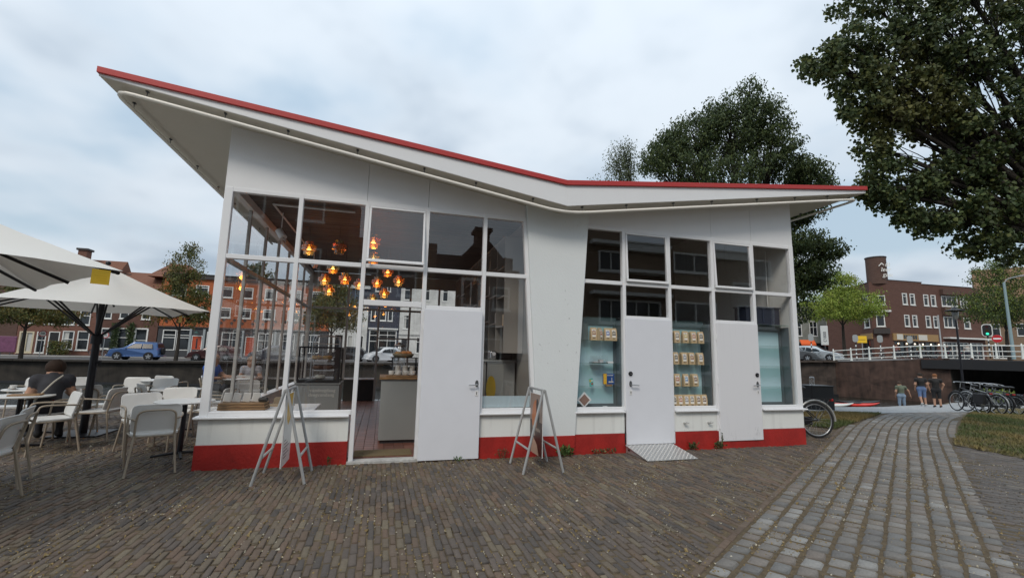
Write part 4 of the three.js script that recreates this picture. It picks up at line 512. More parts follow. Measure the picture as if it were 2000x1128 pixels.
  const mod = thing('model_box', 'small architectural model under a clear cover in the first case', 'model', [3.4, 1.371, -0.165]); part('base', rb(-0.13, 0.13, 0, 0.012, -0.08, 0.08, 0.003, 1), M.black, mod); part('cover', bx(-0.125, 0.125, 0.012, 0.12, -0.075, 0.075), glass({ roughness: 0.02 }), mod); part('building', [bx(0.01, 0.07, 0.012, 0.05, -0.03, 0.03), bx(-0.005, 0.1, 0.05, 0.056, -0.04, 0.04), bx(-0.1, -0.02, 0.012, 0.026, -0.02, 0.03)], M.white, mod);
  solo('white_block', rb(-0.05, 0.05, 0, 0.03, -0.03, 0.03, 0.004, 1), M.white, 'small white block beside the clear covered model', 'block', [3.6, 1.371, -0.16]);
  const bookT = canvasTex(256, 220, (g, w, h) => { g.fillStyle = '#1c4f94'; g.fillRect(0, 0, w, h); g.fillStyle = '#e9b52a'; g.fillRect(0, 0, 78, h); g.fillStyle = '#eee7d8'; g.font = 'bold 38px sans-serif'; g.fillText('DUDOK', 92, 46); g.fillStyle = '#d8d2c6'; g.fillRect(190, 80, 14, 100); g.fillRect(120, 160, 110, 26); g.fillStyle = '#f2d98a'; for (let k = 0; k < 4; k++) g.fillRect(12, 40 + k * 34, 50, 5); });
  const bk = thing('book', 'yellow and blue book lettered in white on the third shelf of the first case', 'book', [3.58, 1.005, -0.17]); part('cover', rb(-0.1, 0.1, 0.03, 0.2, -0.012, 0.01, 0.003, 1), std([0.03, 0.09, 0.27], { roughness: 0.4 }), bk); part('cover_print', mv(plane(0.196, 0.166), 0, 0.115, 0.0125), std(0xffffff, { map: bookT, roughness: 0.35 }), bk); part('stand', rb(-0.05, 0.05, 0, 0.03, -0.03, 0.03, 0.004, 1), M.wood, bk);
  const cardT = canvasTex(96, 128, (g, w, h) => { g.fillStyle = '#58b7b0'; g.fillRect(0, 0, w, h); g.fillStyle = '#d9c24a'; g.fillRect(10, 14, 34, 46); g.fillStyle = '#e8efe9'; g.fillRect(50, 30, 36, 24); g.fillStyle = '#b6453a'; g.fillRect(40, 80, 40, 30); });
  const cd = solo('postcard', rb(-0.045, 0.045, 0, 0.12, -0.002, 0.002, 0.001, 1), std(0xffffff, { map: (() => { cardT.repeat.set(11, 8.3); cardT.offset.set(0.5, 0); return cardT; })(), roughness: 0.4 }), 'small colourful leaflet leaning on the third shelf of the first case', 'leaflet', [3.28, 1.006, -0.17], 0.35); cd.rotation.z = 0.2;
  const fr = thing('photo_frame', 'white square picture tipped on its corner at the bottom of the first case', 'picture', [3.14, 0.79, -0.15], 0); fr.rotation.z = 0.78; part('frame', [rb(-0.09, 0.09, -0.09, 0.09, -0.008, 0.004, 0.004, 1)], M.white, fr); part('print', mv(plane(0.13, 0.13), 0, 0, 0.0055), std([0.33, 0.2, 0.16], { roughness: 0.5, map: rep(blotch, 3, 3) }), fr);
  solo('price_card', rb(-0.035, 0.035, 0, 0.03, -0.02, 0.02, 0.003, 1), M.white, 'tiny white card at the bottom right of the first case', 'card', [3.5, 0.662, -0.14]);
  const cr = thing('crate', 'dark blue plastic crate on top of the cases behind the right vent', 'crate', [6.75, 2.125, -0.3]); part('shell', [bx(-0.38, 0.38, 0, 0.02, -0.14, 0.14), bx(-0.38, 0.38, 0.02, 0.3, 0.12, 0.14), bx(-0.38, 0.38, 0.02, 0.3, -0.14, -0.12), bx(-0.38, -0.36, 0.02, 0.3, -0.12, 0.12), bx(0.36, 0.38, 0.02, 0.3, -0.12, 0.12)], std([0.02, 0.025, 0.045], { roughness: 0.5 }), cr); part('rim', [bx(-0.4, 0.4, 0.3, 0.325, -0.16, 0.16)], std([0.02, 0.025, 0.045], { roughness: 0.5 }), cr); for (const x of [-0.25, 0, 0.25]) part('rib', bx(x - 0.01, x + 0.01, 0.03, 0.29, 0.14, 0.15), std([0.03, 0.04, 0.07], { roughness: 0.5 }), cr);
  solo('support_board', rb(6.1, 7.2, 2.1185, 2.1245, -0.47, -0.1, 0.002, 1), M.caseFrame, 'grey board carrying the crate above the last display case', 'board');
  const pp = solo('conduit', [tube([[7.22, 3.6, -0.5], [7.22, 2.35, -0.5], [7.235, 2.2, -0.48], [7.25, 2.1, -0.42], [7.25, 2.0, -0.4]], 0.012, 30, 8)], std([0.6, 0.62, 0.6], { roughness: 0.4 }), 'thin pale conduit on the inner side wall by the corner window', 'pipe');
}
// ---------------------------------------------------------------- A-frame boards outside
function aBoard(label, x, z0, z1, posterT, w, y0, y1) {
  const t = thing('sandwich_board', label, 'sandwich board', [x, 0, (z0 + z1) / 2]); const d = (z1 - z0) / 2, r = 0.0165, sx = 0.27, top = 1.03;
  for (const s of [-1, 1]) for (const e of [-1, 1]) part('leg', cyl([s * sx, 0, e * d], [s * 0.012, top, e * d * 0.97], r, r, 10), M.aluPaint, t);
  part('ridge', cyl([0, top - 0.005, -d - 0.01], [0, top - 0.005, d + 0.01], r, r, 10), M.aluPaint, t);
  for (const s of [-1, 1]) part('cross_bar', cyl([s * sx * 0.72, 0.29, -d * 0.98], [s * sx * 0.72, 0.29, d * 0.98], r * 0.9, r * 0.9, 8), M.aluPaint, t);
  for (const e of [-0.6, 0.6]) part('hook', cyl([0, top - 0.02, e * d], [0, y1 - 0.01, e * d], 0.005, 0.005, 5), M.steel, t);
  const p = part('poster', bx(-0.004, 0.004, y0, y1, -w / 2, w / 2), std([0.7, 0.7, 0.7], { roughness: 0.4 }), t); for (const s of [-1, 1]) { const g = plane(w - 0.006, y1 - y0 - 0.006); g.rotateY((s * Math.PI) / 2); g.translate(s * 0.0055, (y0 + y1) / 2, 0); part('print', g, std(0xffffff, { map: posterT, roughness: 0.35 }), p); }
}
aBoard('grey tubular sandwich board with white and yellow panel by the left window', -1.02, 0.29, 0.87, canvasTex(256, 420, (g, w, h) => { g.fillStyle = '#e4e6e4'; g.fillRect(0, 0, w, h); g.fillStyle = '#e0b23c'; g.beginPath(); g.moveTo(40, 0); g.lineTo(220, 0); g.lineTo(190, 150); g.lineTo(120, 190); g.lineTo(60, 140); g.fill(); g.fillStyle = '#77797a'; for (let k = 0; k < 6; k++) g.fillRect(40, 270 + k * 20, 60 + ((k * 53) % 110), 6); }), 0.5, 0.16, 0.97);
aBoard('grey tubular sandwich board with dark brown picture panel by the pillar', 2.06, 0.36, 0.96, canvasTex(256, 420, (g, w, h) => { g.fillStyle = '#9a8478'; g.fillRect(0, 0, w, h); g.fillStyle = '#3a241c'; g.fillRect(0, 190, w, 230); g.fillStyle = '#c07548'; g.beginPath(); g.ellipse(105, 150, 60, 110, 0.2, 0, 7); g.fill(); g.fillStyle = '#241511'; g.beginPath(); g.ellipse(165, 120, 32, 90, -0.2, 0, 7); g.fill(); g.fillStyle = '#b9a18c'; g.beginPath(); g.moveTo(20, 420); g.lineTo(60, 300); g.lineTo(150, 350); g.lineTo(190, 420); g.fill(); g.fillStyle = '#d8c7b4'; g.lineWidth = 4; g.strokeStyle = '#d8c7b4'; g.beginPath(); for (let k = 0; k < 9; k++) g.lineTo(118 + k * 12, 236 + (k % 2) * 22); g.stroke(); g.fillRect(60, 228, 10, 60); g.fillRect(96, 240, 8, 56); }), 0.5, 0.17, 0.96);
// ---------------------------------------------------------------- terrace: chairs, tables, parasols
M.chairWhite = std([0.72, 0.72, 0.7], { roughness: 0.4, map: rep(fineTone, 2, 2) }); M.chairTube = std([0.36, 0.3, 0.23], { roughness: 0.45, metalness: 0.1 });
function makeChair(label, pos, turn) { // front is local +z
  const t = thing('terrace_chair', label, 'chair', pos, turn, 'terrace chairs'); const r = 0.0125;
  const sg = new THREE.ExtrudeGeometry(rrect(0.45, 0.44, 0.09), { depth: 0.012, bevelEnabled: true, bevelThickness: 0.005, bevelSize: 0.005, bevelSegments: 2, curveSegments: 8 }); sg.rotateX(Math.PI / 2); sg.translate(0, 0.452, 0.02); { const p = sg.attributes.position; for (let i = 0; i < p.count; i++) p.setY(i, p.getY(i) + 0.18 * p.getX(i) ** 2 - 0.02 * smooth(0.1, 0.25, p.getZ(i))); sg.computeVertexNormals(); } part('seat', sg, M.chairWhite, t);
  const s2 = rrect(0.47, 0.33, 0.07); const bg = new THREE.ExtrudeGeometry(s2, { depth: 0.01, bevelEnabled: true, bevelThickness: 0.004, bevelSize: 0.004, bevelSegments: 2, curveSegments: 10 }); { const p = bg.attributes.position; for (let i = 0; i < p.count; i++) p.setZ(i, p.getZ(i) + 0.5 * p.getX(i) ** 2); bg.computeVertexNormals(); } bg.rotateX(-0.2); bg.translate(0, 0.635, -0.235); part('backrest', bg, M.chairWhite, t);
  part('back_frame', tube([[-0.19, 0.44, -0.215], [-0.19, 0.6, -0.245], [-0.175, 0.7, -0.27], [-0.12, 0.735, -0.285], [0, 0.74, -0.292], [0.12, 0.735, -0.285], [0.175, 0.7, -0.27], [0.19, 0.6, -0.245], [0.19, 0.44, -0.215]], r, 40, 7, false, 0.3), M.chairTube, t);
  for (const s of [-1, 1]) { part('leg', cyl([s * 0.19, 0.45, -0.212], [s * 0.235, 0, -0.3], r, r, 8), M.chairTube, t); part('leg', cyl([s * 0.245, 0, 0.235], [s * 0.262, 0.6, 0.185], r, r, 8), M.chairTube, t); part('armrest', tube([[s * 0.262, 0.58, 0.187], [s * 0.263, 0.635, 0.165], [s * 0.264, 0.652, 0.1], [s * 0.262, 0.65, -0.05], [s * 0.235, 0.64, -0.19], [s * 0.19, 0.628, -0.25]], r, 26, 7), M.chairTube, t); }
  part('seat_rail', [cyl([-0.255, 0.43, 0.2], [0.255, 0.43, 0.2], r * 0.8, r * 0.8, 6), cyl([-0.2, 0.43, -0.2], [0.2, 0.43, -0.2], r * 0.8, r * 0.8, 6), cyl([-0.2, 0.43, -0.2], [-0.255, 0.43, 0.2], r * 0.8, r * 0.8, 6), cyl([0.2, 0.43, -0.2], [0.255, 0.43, 0.2], r * 0.8, r * 0.8, 6)], M.chairTube, t);
  return t;
}
const chairs = [[-2.63, -0.1, -2.73, 'white terrace chair nearest the camera, beside the red plinth corner'], [-4.42, -1.45, -2.25, 'white terrace chair in front of the black parasol post, seat turned left'], [-3.88, 0.4, -1.9, 'white terrace chair cut by the left frame edge, second from the bottom'], [-3.6, 1.05, -1.7, 'white terrace chair lowest at the left frame edge'], [-4.3, -2.35, -1.5, 'white terrace chair seen from the side right of the parasol post'], [-3.2, -1.2, 2.5, 'white terrace chair turned away just behind the nearest chair'], [-3.95, -3.35, 0.9, 'white terrace chair left of the round pale table'], [-3.2, -2.2, 3.0, 'white terrace chair with its back to us before the round pale table'], [-5.05, -5.0, 3.1, 'left chair of the far pair along the canal edge, right of the post'], [-4.45, -4.75, 3.2, 'right chair of the far pair along the canal edge, right of the post'], [-4.75, -6.1, 0.35, 'farthest white chair facing us near the canal edge'], [-6.6, -4.75, 3.1, 'white chair with its back to us at the far left beyond the seated person'], [-6.75, -6.0, 0.3, 'white chair facing us behind the head of the seated person'], [-6.0, -4.9, 2.6, 'white chair right of the shoulder of the seated person'], [-4.95, -3.1, -0.6, 'white chair facing us just left of the parasol post'], [-4.82, -2.12, -2.75, 'white chair under the person in the dark shirt'], [-2.72, -2.35, -1.55, 'white chair beside the left glass wall'], [-3.85, -6.0, 1.3, 'white chair under the person in the blue shirt'], [-3.22, -6.6, 0.2, 'white chair under the long haired person by the glass wall'], [-2.6, -4.2, 2.6, 'white chair seen through the glass wall near its middle']];
let chair0; chairs.forEach(([x, z, t, l], i) => { if (!i) chair0 = makeChair(l, [x, 0, z], t); else copyOf(chair0, [x, 0, z], t, l); });
function makeTable(label, x, z, r = 0.36) { const t = thing('terrace_table', label, 'table', [x, 0, z], 0.4, 'terrace tables'); part('table_top', lathe([[0, 0.715], [r - 0.02, 0.715], [r, 0.722], [r, 0.735], [r - 0.006, 0.74], [0, 0.74]], 36), M.chairWhite, t); part('column', cyl([0, 0.03, 0], [0, 0.715, 0], 0.032, 0.032, 12), M.blackMetal, t); for (let k = 0; k < 4; k++) { const a = k * 1.5708; part('foot', cyl([Math.cos(a) * 0.02, 0.04, Math.sin(a) * 0.02], [Math.cos(a) * 0.32, 0.014, Math.sin(a) * 0.32], 0.022, 0.014, 6), M.blackMetal, t); } return t; }
makeTable('white round table beside the pavilion corner', -2.62, -0.92); makeTable('white round table among the middle chairs', -3.48, -2.95, 0.38); makeTable('white round table in front of the left chairs', -5.0, -1.8); makeTable('white round table before the seated person', -5.55, -2.95); makeTable('white round table near the canal edge, right of the post', -4.75, -5.45); makeTable('white round table between the pair seated by the glass wall', -3.35, -6.0, 0.32);
solo('menu_tray', rb(-0.17, 0.17, 0, 0.02, -0.11, 0.11, 0.006, 1), M.wood, 'small wooden tray on the left round table', 'tray', [-4.92, 0.741, -1.75], 0.3);
solo('napkin', (() => { const g = new THREE.ConeGeometry(0.09, 0.1, 4); g.translate(0, 0.05, 0); return g; })(), std([0.05, 0.035, 0.03], { roughness: 0.9 }), 'dark folded napkin on the table before the seated person', 'napkin', [-5.45, 0.741, -2.95], 0.5);
{ const c = thing('saucer_cup', 'white cup and saucer on the table before the seated person', 'cup', [-5.72, 0.741, -2.8]); part('saucer', lathe([[0, 0], [0.04, 0], [0.075, 0.012], [0, 0.008]], 20), M.chairWhite, c); part('cup', lathe([[0, 0.01], [0.025, 0.01], [0.04, 0.03], [0.042, 0.07], [0.038, 0.07], [0, 0.02]], 18), M.chairWhite, c); }
M.canvas = new THREE.MeshPhysicalMaterial({ color: lin(0.78, 0.76, 0.71), roughness: 0.9, transmission: 0.22, thickness: 0, side: THREE.DoubleSide });
function parasol(label, cx, cz, ang, flagEdge, flagLabel, flagS, flagW = 0.11, flagH = 0.15) { // square canopy, corner at angle ang
  const t = thing('parasol', label, 'parasol', [cx, 0, cz]); const R = 1.83, rim = 2.1, top = 2.86, N2 = 10;
  const corner = (k) => { const a = ang + k * Math.PI / 2; return [Math.cos(a) * R, Math.sin(a) * R]; };
  const rimPt = (k, u) => { const a = corner(k), b = corner(k + 1), sag = 0.05 * (1 - Math.abs(2 * u - 1)) ** 1.4; return V(lerp(a[0], b[0], u) * (1 - sag * 0.25), rim - 0.0 - 0.035 * Math.sin(Math.PI * Math.min(1, Math.abs(2 * (u < 0.5 ? u : 1 - u)))) * 0, lerp(a[1], b[1], u) * (1 - sag * 0.25)); };
  const pos = [], idx = []; const NR = 10; for (let k = 0; k < 4; k++) for (let i = 0; i <= N2; i++) for (let j = 0; j <= NR; j++) { const u = i / N2, v = j / NR, e = rimPt(k, u); const mid = 1 - Math.abs(((u * 2) % 1) * 2 - 1); const y = lerp(top, rim, v) - 0.1 * Math.sin(Math.PI * v) * (0.35 + 0.65 * Math.min(1, mid)) + 0.02 * v * mid + 0.03 * v * fbm(e.x * v * 1.6 + cx, e.z * v * 1.6, 3, 3); pos.push(e.x * v, y, e.z * v); }
  for (let k = 0; k < 4; k++) for (let i = 0; i < N2; i++) for (let j = 0; j < NR; j++) { const a = (k * (N2 + 1) + i) * (NR + 1) + j, b = a + NR + 1; idx.push(a, a + 1, b, b, a + 1, b + 1); }
  const g = new THREE.BufferGeometry(); g.setAttribute('position', new THREE.Float32BufferAttribute(pos, 3)); g.setIndex(idx); g.computeVertexNormals(); g.setAttribute('uv', new THREE.Float32BufferAttribute(pos.filter((_, i) => i % 3 !== 1), 2));
  const cn = part('canopy', g, M.canvas, t);
  part('pole', [cyl([0, 0.02, 0], [0, 1.6, 0], 0.055, 0.055, 14), cyl([0, 1.6, 0], [0, top - 0.02, 0], 0.045, 0.04, 14)], M.blackMetal, t); part('hub', [cyl([0, 1.5, 0], [0, 1.64, 0], 0.085, 0.085, 14)], M.blackMetal, t); part('crown_hub', cyl([0, 2.62, 0], [0, 2.72, 0], 0.07, 0.07, 12), M.blackMetal, t); part('base_plate', rb(-0.35, 0.35, 0, 0.025, -0.35, 0.35, 0.006, 1), M.blackMetal, t); part('crank', [cyl([0.05, 1.2, 0], [0.1, 1.2, 0], 0.03), cyl([0.1, 1.2, 0], [0.1, 1.12, 0], 0.01)], M.blackMetal, t); part('finial', sph(0, top + 0.05, 0, 0.04), M.blackMetal, t);
  for (let k = 0; k < 8; k++) { const e = k % 2 ? rimPt((k - 1) / 2, 0.5) : rimPt(k / 2, 0); const mid = V(e.x * 0.5, lerp(top, rim, 0.5) - 0.13, e.z * 0.5); const rb2 = part('rib', tube([[0, 2.7, 0], [mid.x, mid.y, mid.z], [e.x * 0.985, rim - 0.015, e.z * 0.985]], 0.016, 14, 5), M.blackMetal, t); part('strut', cyl([0, 1.6, 0], [e.x * 0.56, mid.y - 0.035, e.z * 0.56], 0.015, 0.015, 6), M.blackMetal, rb2); }
  const A = rimPt(flagEdge, flagS), B = rimPt(flagEdge, flagS + flagW), fl = A.distanceTo(B); const fg = plane(fl, flagH); fg.translate(0, -flagH / 2, 0); const f = part('flag', fg, new THREE.MeshPhysicalMaterial({ color: lin(0.8, 0.52, 0.03), roughness: 0.9, transmission: 0.4, thickness: 0, side: THREE.DoubleSide, map: canvasTex(128, 96, (c, w, h) => { c.fillStyle = '#ffffff'; c.fillRect(0, 0, w, h); c.fillStyle = '#f3e9b5'; for (let k = 0; k < 3; k++) c.fillRect(22, 40 + k * 14, 84 - k * 14, 4); }) }), t); f.position.set((A.x + B.x) / 2, rim - 0.005, (A.z + B.z) / 2); f.rotation.y = -Math.atan2(B.z - A.z, B.x - A.x); f.userData.label = flagLabel;
  return t;
}
parasol('cream square parasol on a black post standing over the terrace chairs', -4.73, -2.87, Math.atan2(0.39, 1.79), 3, 'yellow pennant on the rim', 0.2, 0.1, 0.13);
parasol('cream square parasol entering at the left frame edge above the other one', -3.94, 2.04, Math.atan2(0.117, 1.81), 0, 'yellow pennant on the rim', 0.03, 0.045, 0.12);
// ---------------------------------------------------------------- buildings across the water and behind the viewer
function brickMap(rx, ry, c1, c2) { return tex(256, 256, (u, v) => { const row = Math.floor(v * 32), fu = (u * 16 + (row % 2) * 0.5) % 1, fv = (v * 32) % 1; const id = Math.sin((Math.floor(u * 16 + (row % 2) * 0.5) % 16) * 91.7 + row * 17.3) * 4375.5, q = id - Math.floor(id); const m = fu < 0.09 || fv < 0.16; const n = 0.8 + 0.4 * q + 0.25 * pn(u, v, 6, 3, 2); return m ? [0.62, 0.6, 0.56] : [n, n * 0.97, n * 0.94]; }, { rx, ry }); }
const bmap = brickMap(0.28, 0.42);
const brickW = (c) => std(c, { map: bmap, roughness: 0.9, bumpMap: bmap, bumpScale: 0.006 });
M.brickRed = brickW([0.2, 0.095, 0.07]); M.brickDark = brickW([0.12, 0.07, 0.055]); M.brickOrange = brickW([0.48, 0.135, 0.05]); M.brickBrown = brickW([0.135, 0.068, 0.052]); M.brickTan = brickW([0.27, 0.19, 0.13]);
M.roofTile = std([0.2, 0.085, 0.05], { roughness: 0.85, map: tex(128, 128, (u, v) => 0.7 + 0.35 * Math.abs(Math.sin(v * 25)) * (0.8 + 0.3 * Math.sin(u * 60)), { rx: 0.4, ry: 0.4 }) });
M.winGlass = std([0.018, 0.022, 0.026], { roughness: 0.06, metalness: 0 }); M.winFrame = std([0.72, 0.72, 0.69], { roughness: 0.5 }); M.paintGrey = std([0.045, 0.047, 0.052], { roughness: 0.6 }); M.navy = std([0.028, 0.034, 0.055], { roughness: 0.55, map: rep(fineTone, 0.3, 0.3) }); M.plasterWhite = std([0.7, 0.7, 0.67], { roughness: 0.75, map: rep(blotch, 0.1, 0.1) }); M.plasterGrey = std([0.24, 0.25, 0.22], { roughness: 0.8, map: rep(blotch, 0.12, 0.12) }); M.slate = std([0.05, 0.05, 0.055], { roughness: 0.7 });
M.doorRed = std([0.45, 0.07, 0.025], { roughness: 0.45 }); M.curtain = std([0.5, 0.5, 0.47], { roughness: 0.9 }); M.trimDark = std([0.04, 0.032, 0.03], { roughness: 0.6 });
// windows: [x0, x1, y0, y1, style]; style: bars h/v counts, frame material, what
function openings(t, list, base, D = 0.14) {
  for (const [x0, x1, y0, y1, o = {}] of list) {
    const f = o.f || 0.09, fm = o.mat || M.winFrame, g = [bx(x0, x0 + f, y0, y1, -D, 0.03), bx(x1 - f, x1, y0, y1, -D, 0.03), bx(x0 + f, x1 - f, y1 - f, y1, -D, 0.028), bx(x0 + f, x1 - f, y0, y0 + f, -D, 0.028)];
    for (let k = 1; k <= (o.v || 0); k++) { const x = lerp(x0, x1, k / (o.v + 1)); g.push(bx(x - 0.035, x + 0.035, y0 + f, y1 - f, -D, 0.0)); }
    for (const h of o.h || []) { const y = lerp(y0, y1, h); g.push(bx(x0 + f, x1 - f, y - 0.04, y + 0.04, -D, -0.002)); }
    if (o.door) { const d = part('door', bx(x0 + f, x1 - f, y0, y1 - f, -D, -0.02), o.door, t); part('door_frame', g.slice(0, 3), fm, d); part('handle', sph(x1 - f - 0.1, (y0 + y1) / 2 - 0.1, 0.01, 0.04, 6, 5), M.steel, d); if (o.slot) part('pane', bx((x0 + x1) / 2 - 0.08, (x0 + x1) / 2 + 0.08, lerp(y0, y1, 0.35), lerp(y0, y1, 0.85), -0.019, -0.012), M.winGlass, d); continue; }
    const w = part('window', g, fm, t); part('pane', bx(x0 + f * 0.5, x1 - f * 0.5, y0 + f * 0.5, y1 - f * 0.5, -D + 0.01, -D + 0.03), M.winGlass, w);
    if (o.sill !== 0) part('sill', bx(x0 - 0.06, x1 + 0.06, y0 - 0.09, y0 - 0.002, -0.05, 0.09), fm, w);
    if (o.curtain) part('curtain', bx(x0 + f, lerp(x0, x1, o.curtain), y0 + f, y1 - f, -D + 0.031, -D + 0.036), M.curtain, w);
  }
}
function wallFront(w, y0, y1, holes, top) { // wall 0..w with openings, 0.3 thick, front at z = 0
  const out = top || [[0, y0], [w, y0], [w, y1], [0, y1]]; const g = extr(out, 0.3, 0, holes.filter((h) => h[2] > y0 + 0.01 || true).map(([a, b, c, d]) => [[a, c], [a, d], [b, d], [b, c]])); g.translate(0, 0, -0.3); return uvm(g);
}
function house(name, label, cat, pos, turn, w, h, depth, mat, wins, o = {}) {
  const t = thing(name, label, cat, pos, turn, o.group); const y0 = o.y0 || -0.6;
  const inR = (a, b) => wins.filter((q) => q[2] >= a - 0.01 && q[3] <= b + 0.01);
  const levels = o.bands || [[y0, h, mat]];
  for (const [a, b, m, top] of levels) part('wall', wallFront(w, a, b, inR(a, b), top), m, t);
  part('side_wall', [bx(0.002, 0.3, y0, h - 0.01, -depth, -0.302), bx(w - 0.3, w - 0.002, y0, h - 0.01, -depth, -0.302), bx(0.302, w - 0.302, y0, h - 0.02, -depth, -depth + 0.3)], o.side || mat, t);
  openings(t, wins, y0);
  if (o.roof === 'gable') { const e = 0.25, r = o.rh || 3; const g = extr([[-(depth + e), 0], [e, 0], [e, 0.12], [-depth / 2, r], [-(depth + e), 0.12]], w - 0.02); g.rotateY(-Math.PI / 2); g.scale(-1, 1, 1); g.applyMatrix4(new THREE.Matrix4().makeScale(-1, 1, 1)); g.rotateY(Math.PI); g.computeBoundingBox(); const b = g.boundingBox; g.translate(0.01 - b.min.x, h - b.min.y, e - b.max.z); g.computeVertexNormals(); part('roof', uvm(g), o.roofMat || M.roofTile, t); }
  else { part('roof', bx(0.05, w - 0.05, h - 0.25, h - 0.03, -depth + 0.05, -0.31), M.slate, t); }
  if (o.cornice) part('cornice', [bx(-0.08, w + 0.08, h - o.cornice, h, 0.002, 0.28), bx(-0.05, w + 0.05, h + 0.001, h + 0.1, -0.1, 0.36)], o.corniceMat || M.winFrame, t);
  if (o.chimney) for (const [cx, cw, ch, cz] of o.chimney) { const c = part('chimney', bx(cx - cw / 2, cx + cw / 2, h - 0.2, h + ch, cz - 0.5, cz + 0.5), o.side || mat, t); part('cap', bx(cx - cw / 2 - 0.15, cx + cw / 2 + 0.15, h + ch, h + ch + 0.25, cz - 0.65, cz + 0.65), M.trimDark, c); }
  return t;
}
const z0 = -58, bw = { h: [0.62] }, dw = { h: [0.7], v: 0 };
house('brick_house', 'dark brown brick house at the far left end of the row', 'house', [-48, 0, z0], 0, 8.2, 8.5, 9, M.brickDark, [[1, 2.2, 0.8, 2.8, bw], [3.2, 4.4, 0.8, 2.8, bw], [5.6, 6.6, 0.05, 2.7, { door: M.trimDark }], [1, 2.1, 4.2, 6, bw], [3.4, 4.5, 4.2, 6, bw], [5.8, 6.9, 4.2, 6, bw]], { roof: 'gable', rh: 3.4 });
house('brick_house', 'red brown brick house behind the parasol post with pale shop window', 'house', [-39.75, 0, z0], 0, 7.4, 6.9, 9, M.brickRed, [[0.25, 1.6, 0.35, 2.75, { mat: std([0.55, 0.48, 0.34]), f: 0.16, v: 1, curtain: 0.9 }], [1.85, 2.72, 0.35, 2.75, { h: [0.6] }], [2.95, 3.98, 0.1, 2.8, { door: M.black, h: [0.7] }], [4.22, 5.32, 0.8, 2.92, { h: [0.55], curtain: 0.5 }], [5.62, 6.78, 0.75, 2.95, { h: [0.55] }], [4.08, 5.16, 3.64, 5.45, bw], [5.56, 6.62, 3.66, 5.4, bw], [0.7, 1.7, 3.64, 5.4, bw], [2.3, 3.3, 3.64, 5.4, bw]], { roof: 'gable', rh: 5.2, chimney: [[3.5, 0.9, 6.0, -3]] });
house('brick_house', 'dark brick house with ivy right of the parasol post', 'house', [-32.3, 0, z0], 0, 6.0, 7.6, 9, M.brickBrown, [[0.35, 1.75, 0.92, 3.4, { f: 0.13, h: [0.55] }], [1.98, 3.12, 0.92, 3.45, { f: 0.13, h: [0.55] }], [3.7, 5.1, 0.85, 3.5, { f: 0.16, h: [0.45], v: 0 }], [0.45, 1.2, 4.5, 5.25, {}], [2.0, 2.9, 4.55, 5.3, {}], [4.2, 5.1, 4.55, 5.3, {}]], { roof: 'gable', rh: 3.2, chimney: [[0.4, 0.5, 2.6, -4.4]] });
{
  const W = []; for (const a of [1.0, 3.4, 6.1, 8.4, 11.2, 14.1, 16.8]) { W.push([a, a + 1.45, 7.65, 9.05, { f: 0.12, h: [0.78] }]); W.push([a, a + 1.45, 5.1, 6.4, { f: 0.12, h: [0.75] }]); }
  W.push([0.5, 1.9, 0.95, 3.4, { h: [0.62, 0.75], sill: 0 }], [2.0, 3.4, 0.95, 3.5, { h: [0.6, 0.72], sill: 0 }], [3.6, 4.75, 0.35, 2.8, { door: M.doorRed, slot: 1 }], [5.2, 6.4, 0.9, 3.3, { h: [0.62], sill: 0 }], [6.8, 8.6, 0.9, 3.3, { h: [0.62], v: 1, sill: 0 }], [9.5, 10.6, 0.4, 2.85, { door: M.doorRed }], [10.9, 12.6, 0.9, 3.3, { h: [0.62], v: 1, sill: 0 }], [13.4, 15.2, 0.9, 3.3, { h: [0.62], v: 1, sill: 0 }], [16, 18.2, 0.9, 3.3, { h: [0.62], v: 1, sill: 0 }]);
  const t = house('orange_building', 'orange brick block with dark ground floor and red doors', 'building', [-26.2, 0, z0], 0, 19.2, 10.3, 10, M.brickOrange, W, { bands: [[-0.6, 3.75, M.paintGrey], [3.75, 10.3, M.brickOrange]], cornice: 0.5, corniceMat: M.trimDark, side: M.brickOrange });
  part('ledge', bx(-0.05, 19.25, 3.7, 3.86, 0.002, 0.16), M.trimDark, t);
  const hip = new THREE.CylinderGeometry(1.3, 3.6, 1.9, 4, 1); hip.rotateY(Math.PI / 4); hip.scale(1.05, 1, 1); hip.translate(0.2, 11.0, -3.8); part('hip_roof', uvm(hip.toNonIndexed()), M.roofTile, t);
  const dia = new THREE.BoxGeometry(0.3, 0.3, 0.06); dia.rotateZ(Math.PI / 4); for (let k = 0; k < 16; k++) for (const y of [4.45, 4.85]) { const m = part('diamond_tile', dia, M.trimDark, t); m.position.set(0.7 + k * 1.18 + (y > 4.6 ? 0.25 : 0), y, 0.02); }
  for (const x of [3.45, 4.9, 9.2, 12.9]) part('pilaster', bx(x - 0.12, x + 0.12, 0.1, 3.6, 0.002, 0.12), std([0.3, 0.33, 0.34], { roughness: 0.6 }), t);
  part('wall_lamp', [cyl([4.2, 3.3, 0.1], [4.2, 3.3, 0.5], 0.03), (() => { const g = new THREE.ConeGeometry(0.28, 0.25, 14, 1, true); g.translate(4.2, 3.2, 0.5); return g; })()], std([0.05, 0.12, 0.11], { roughness: 0.4 }), t);
}
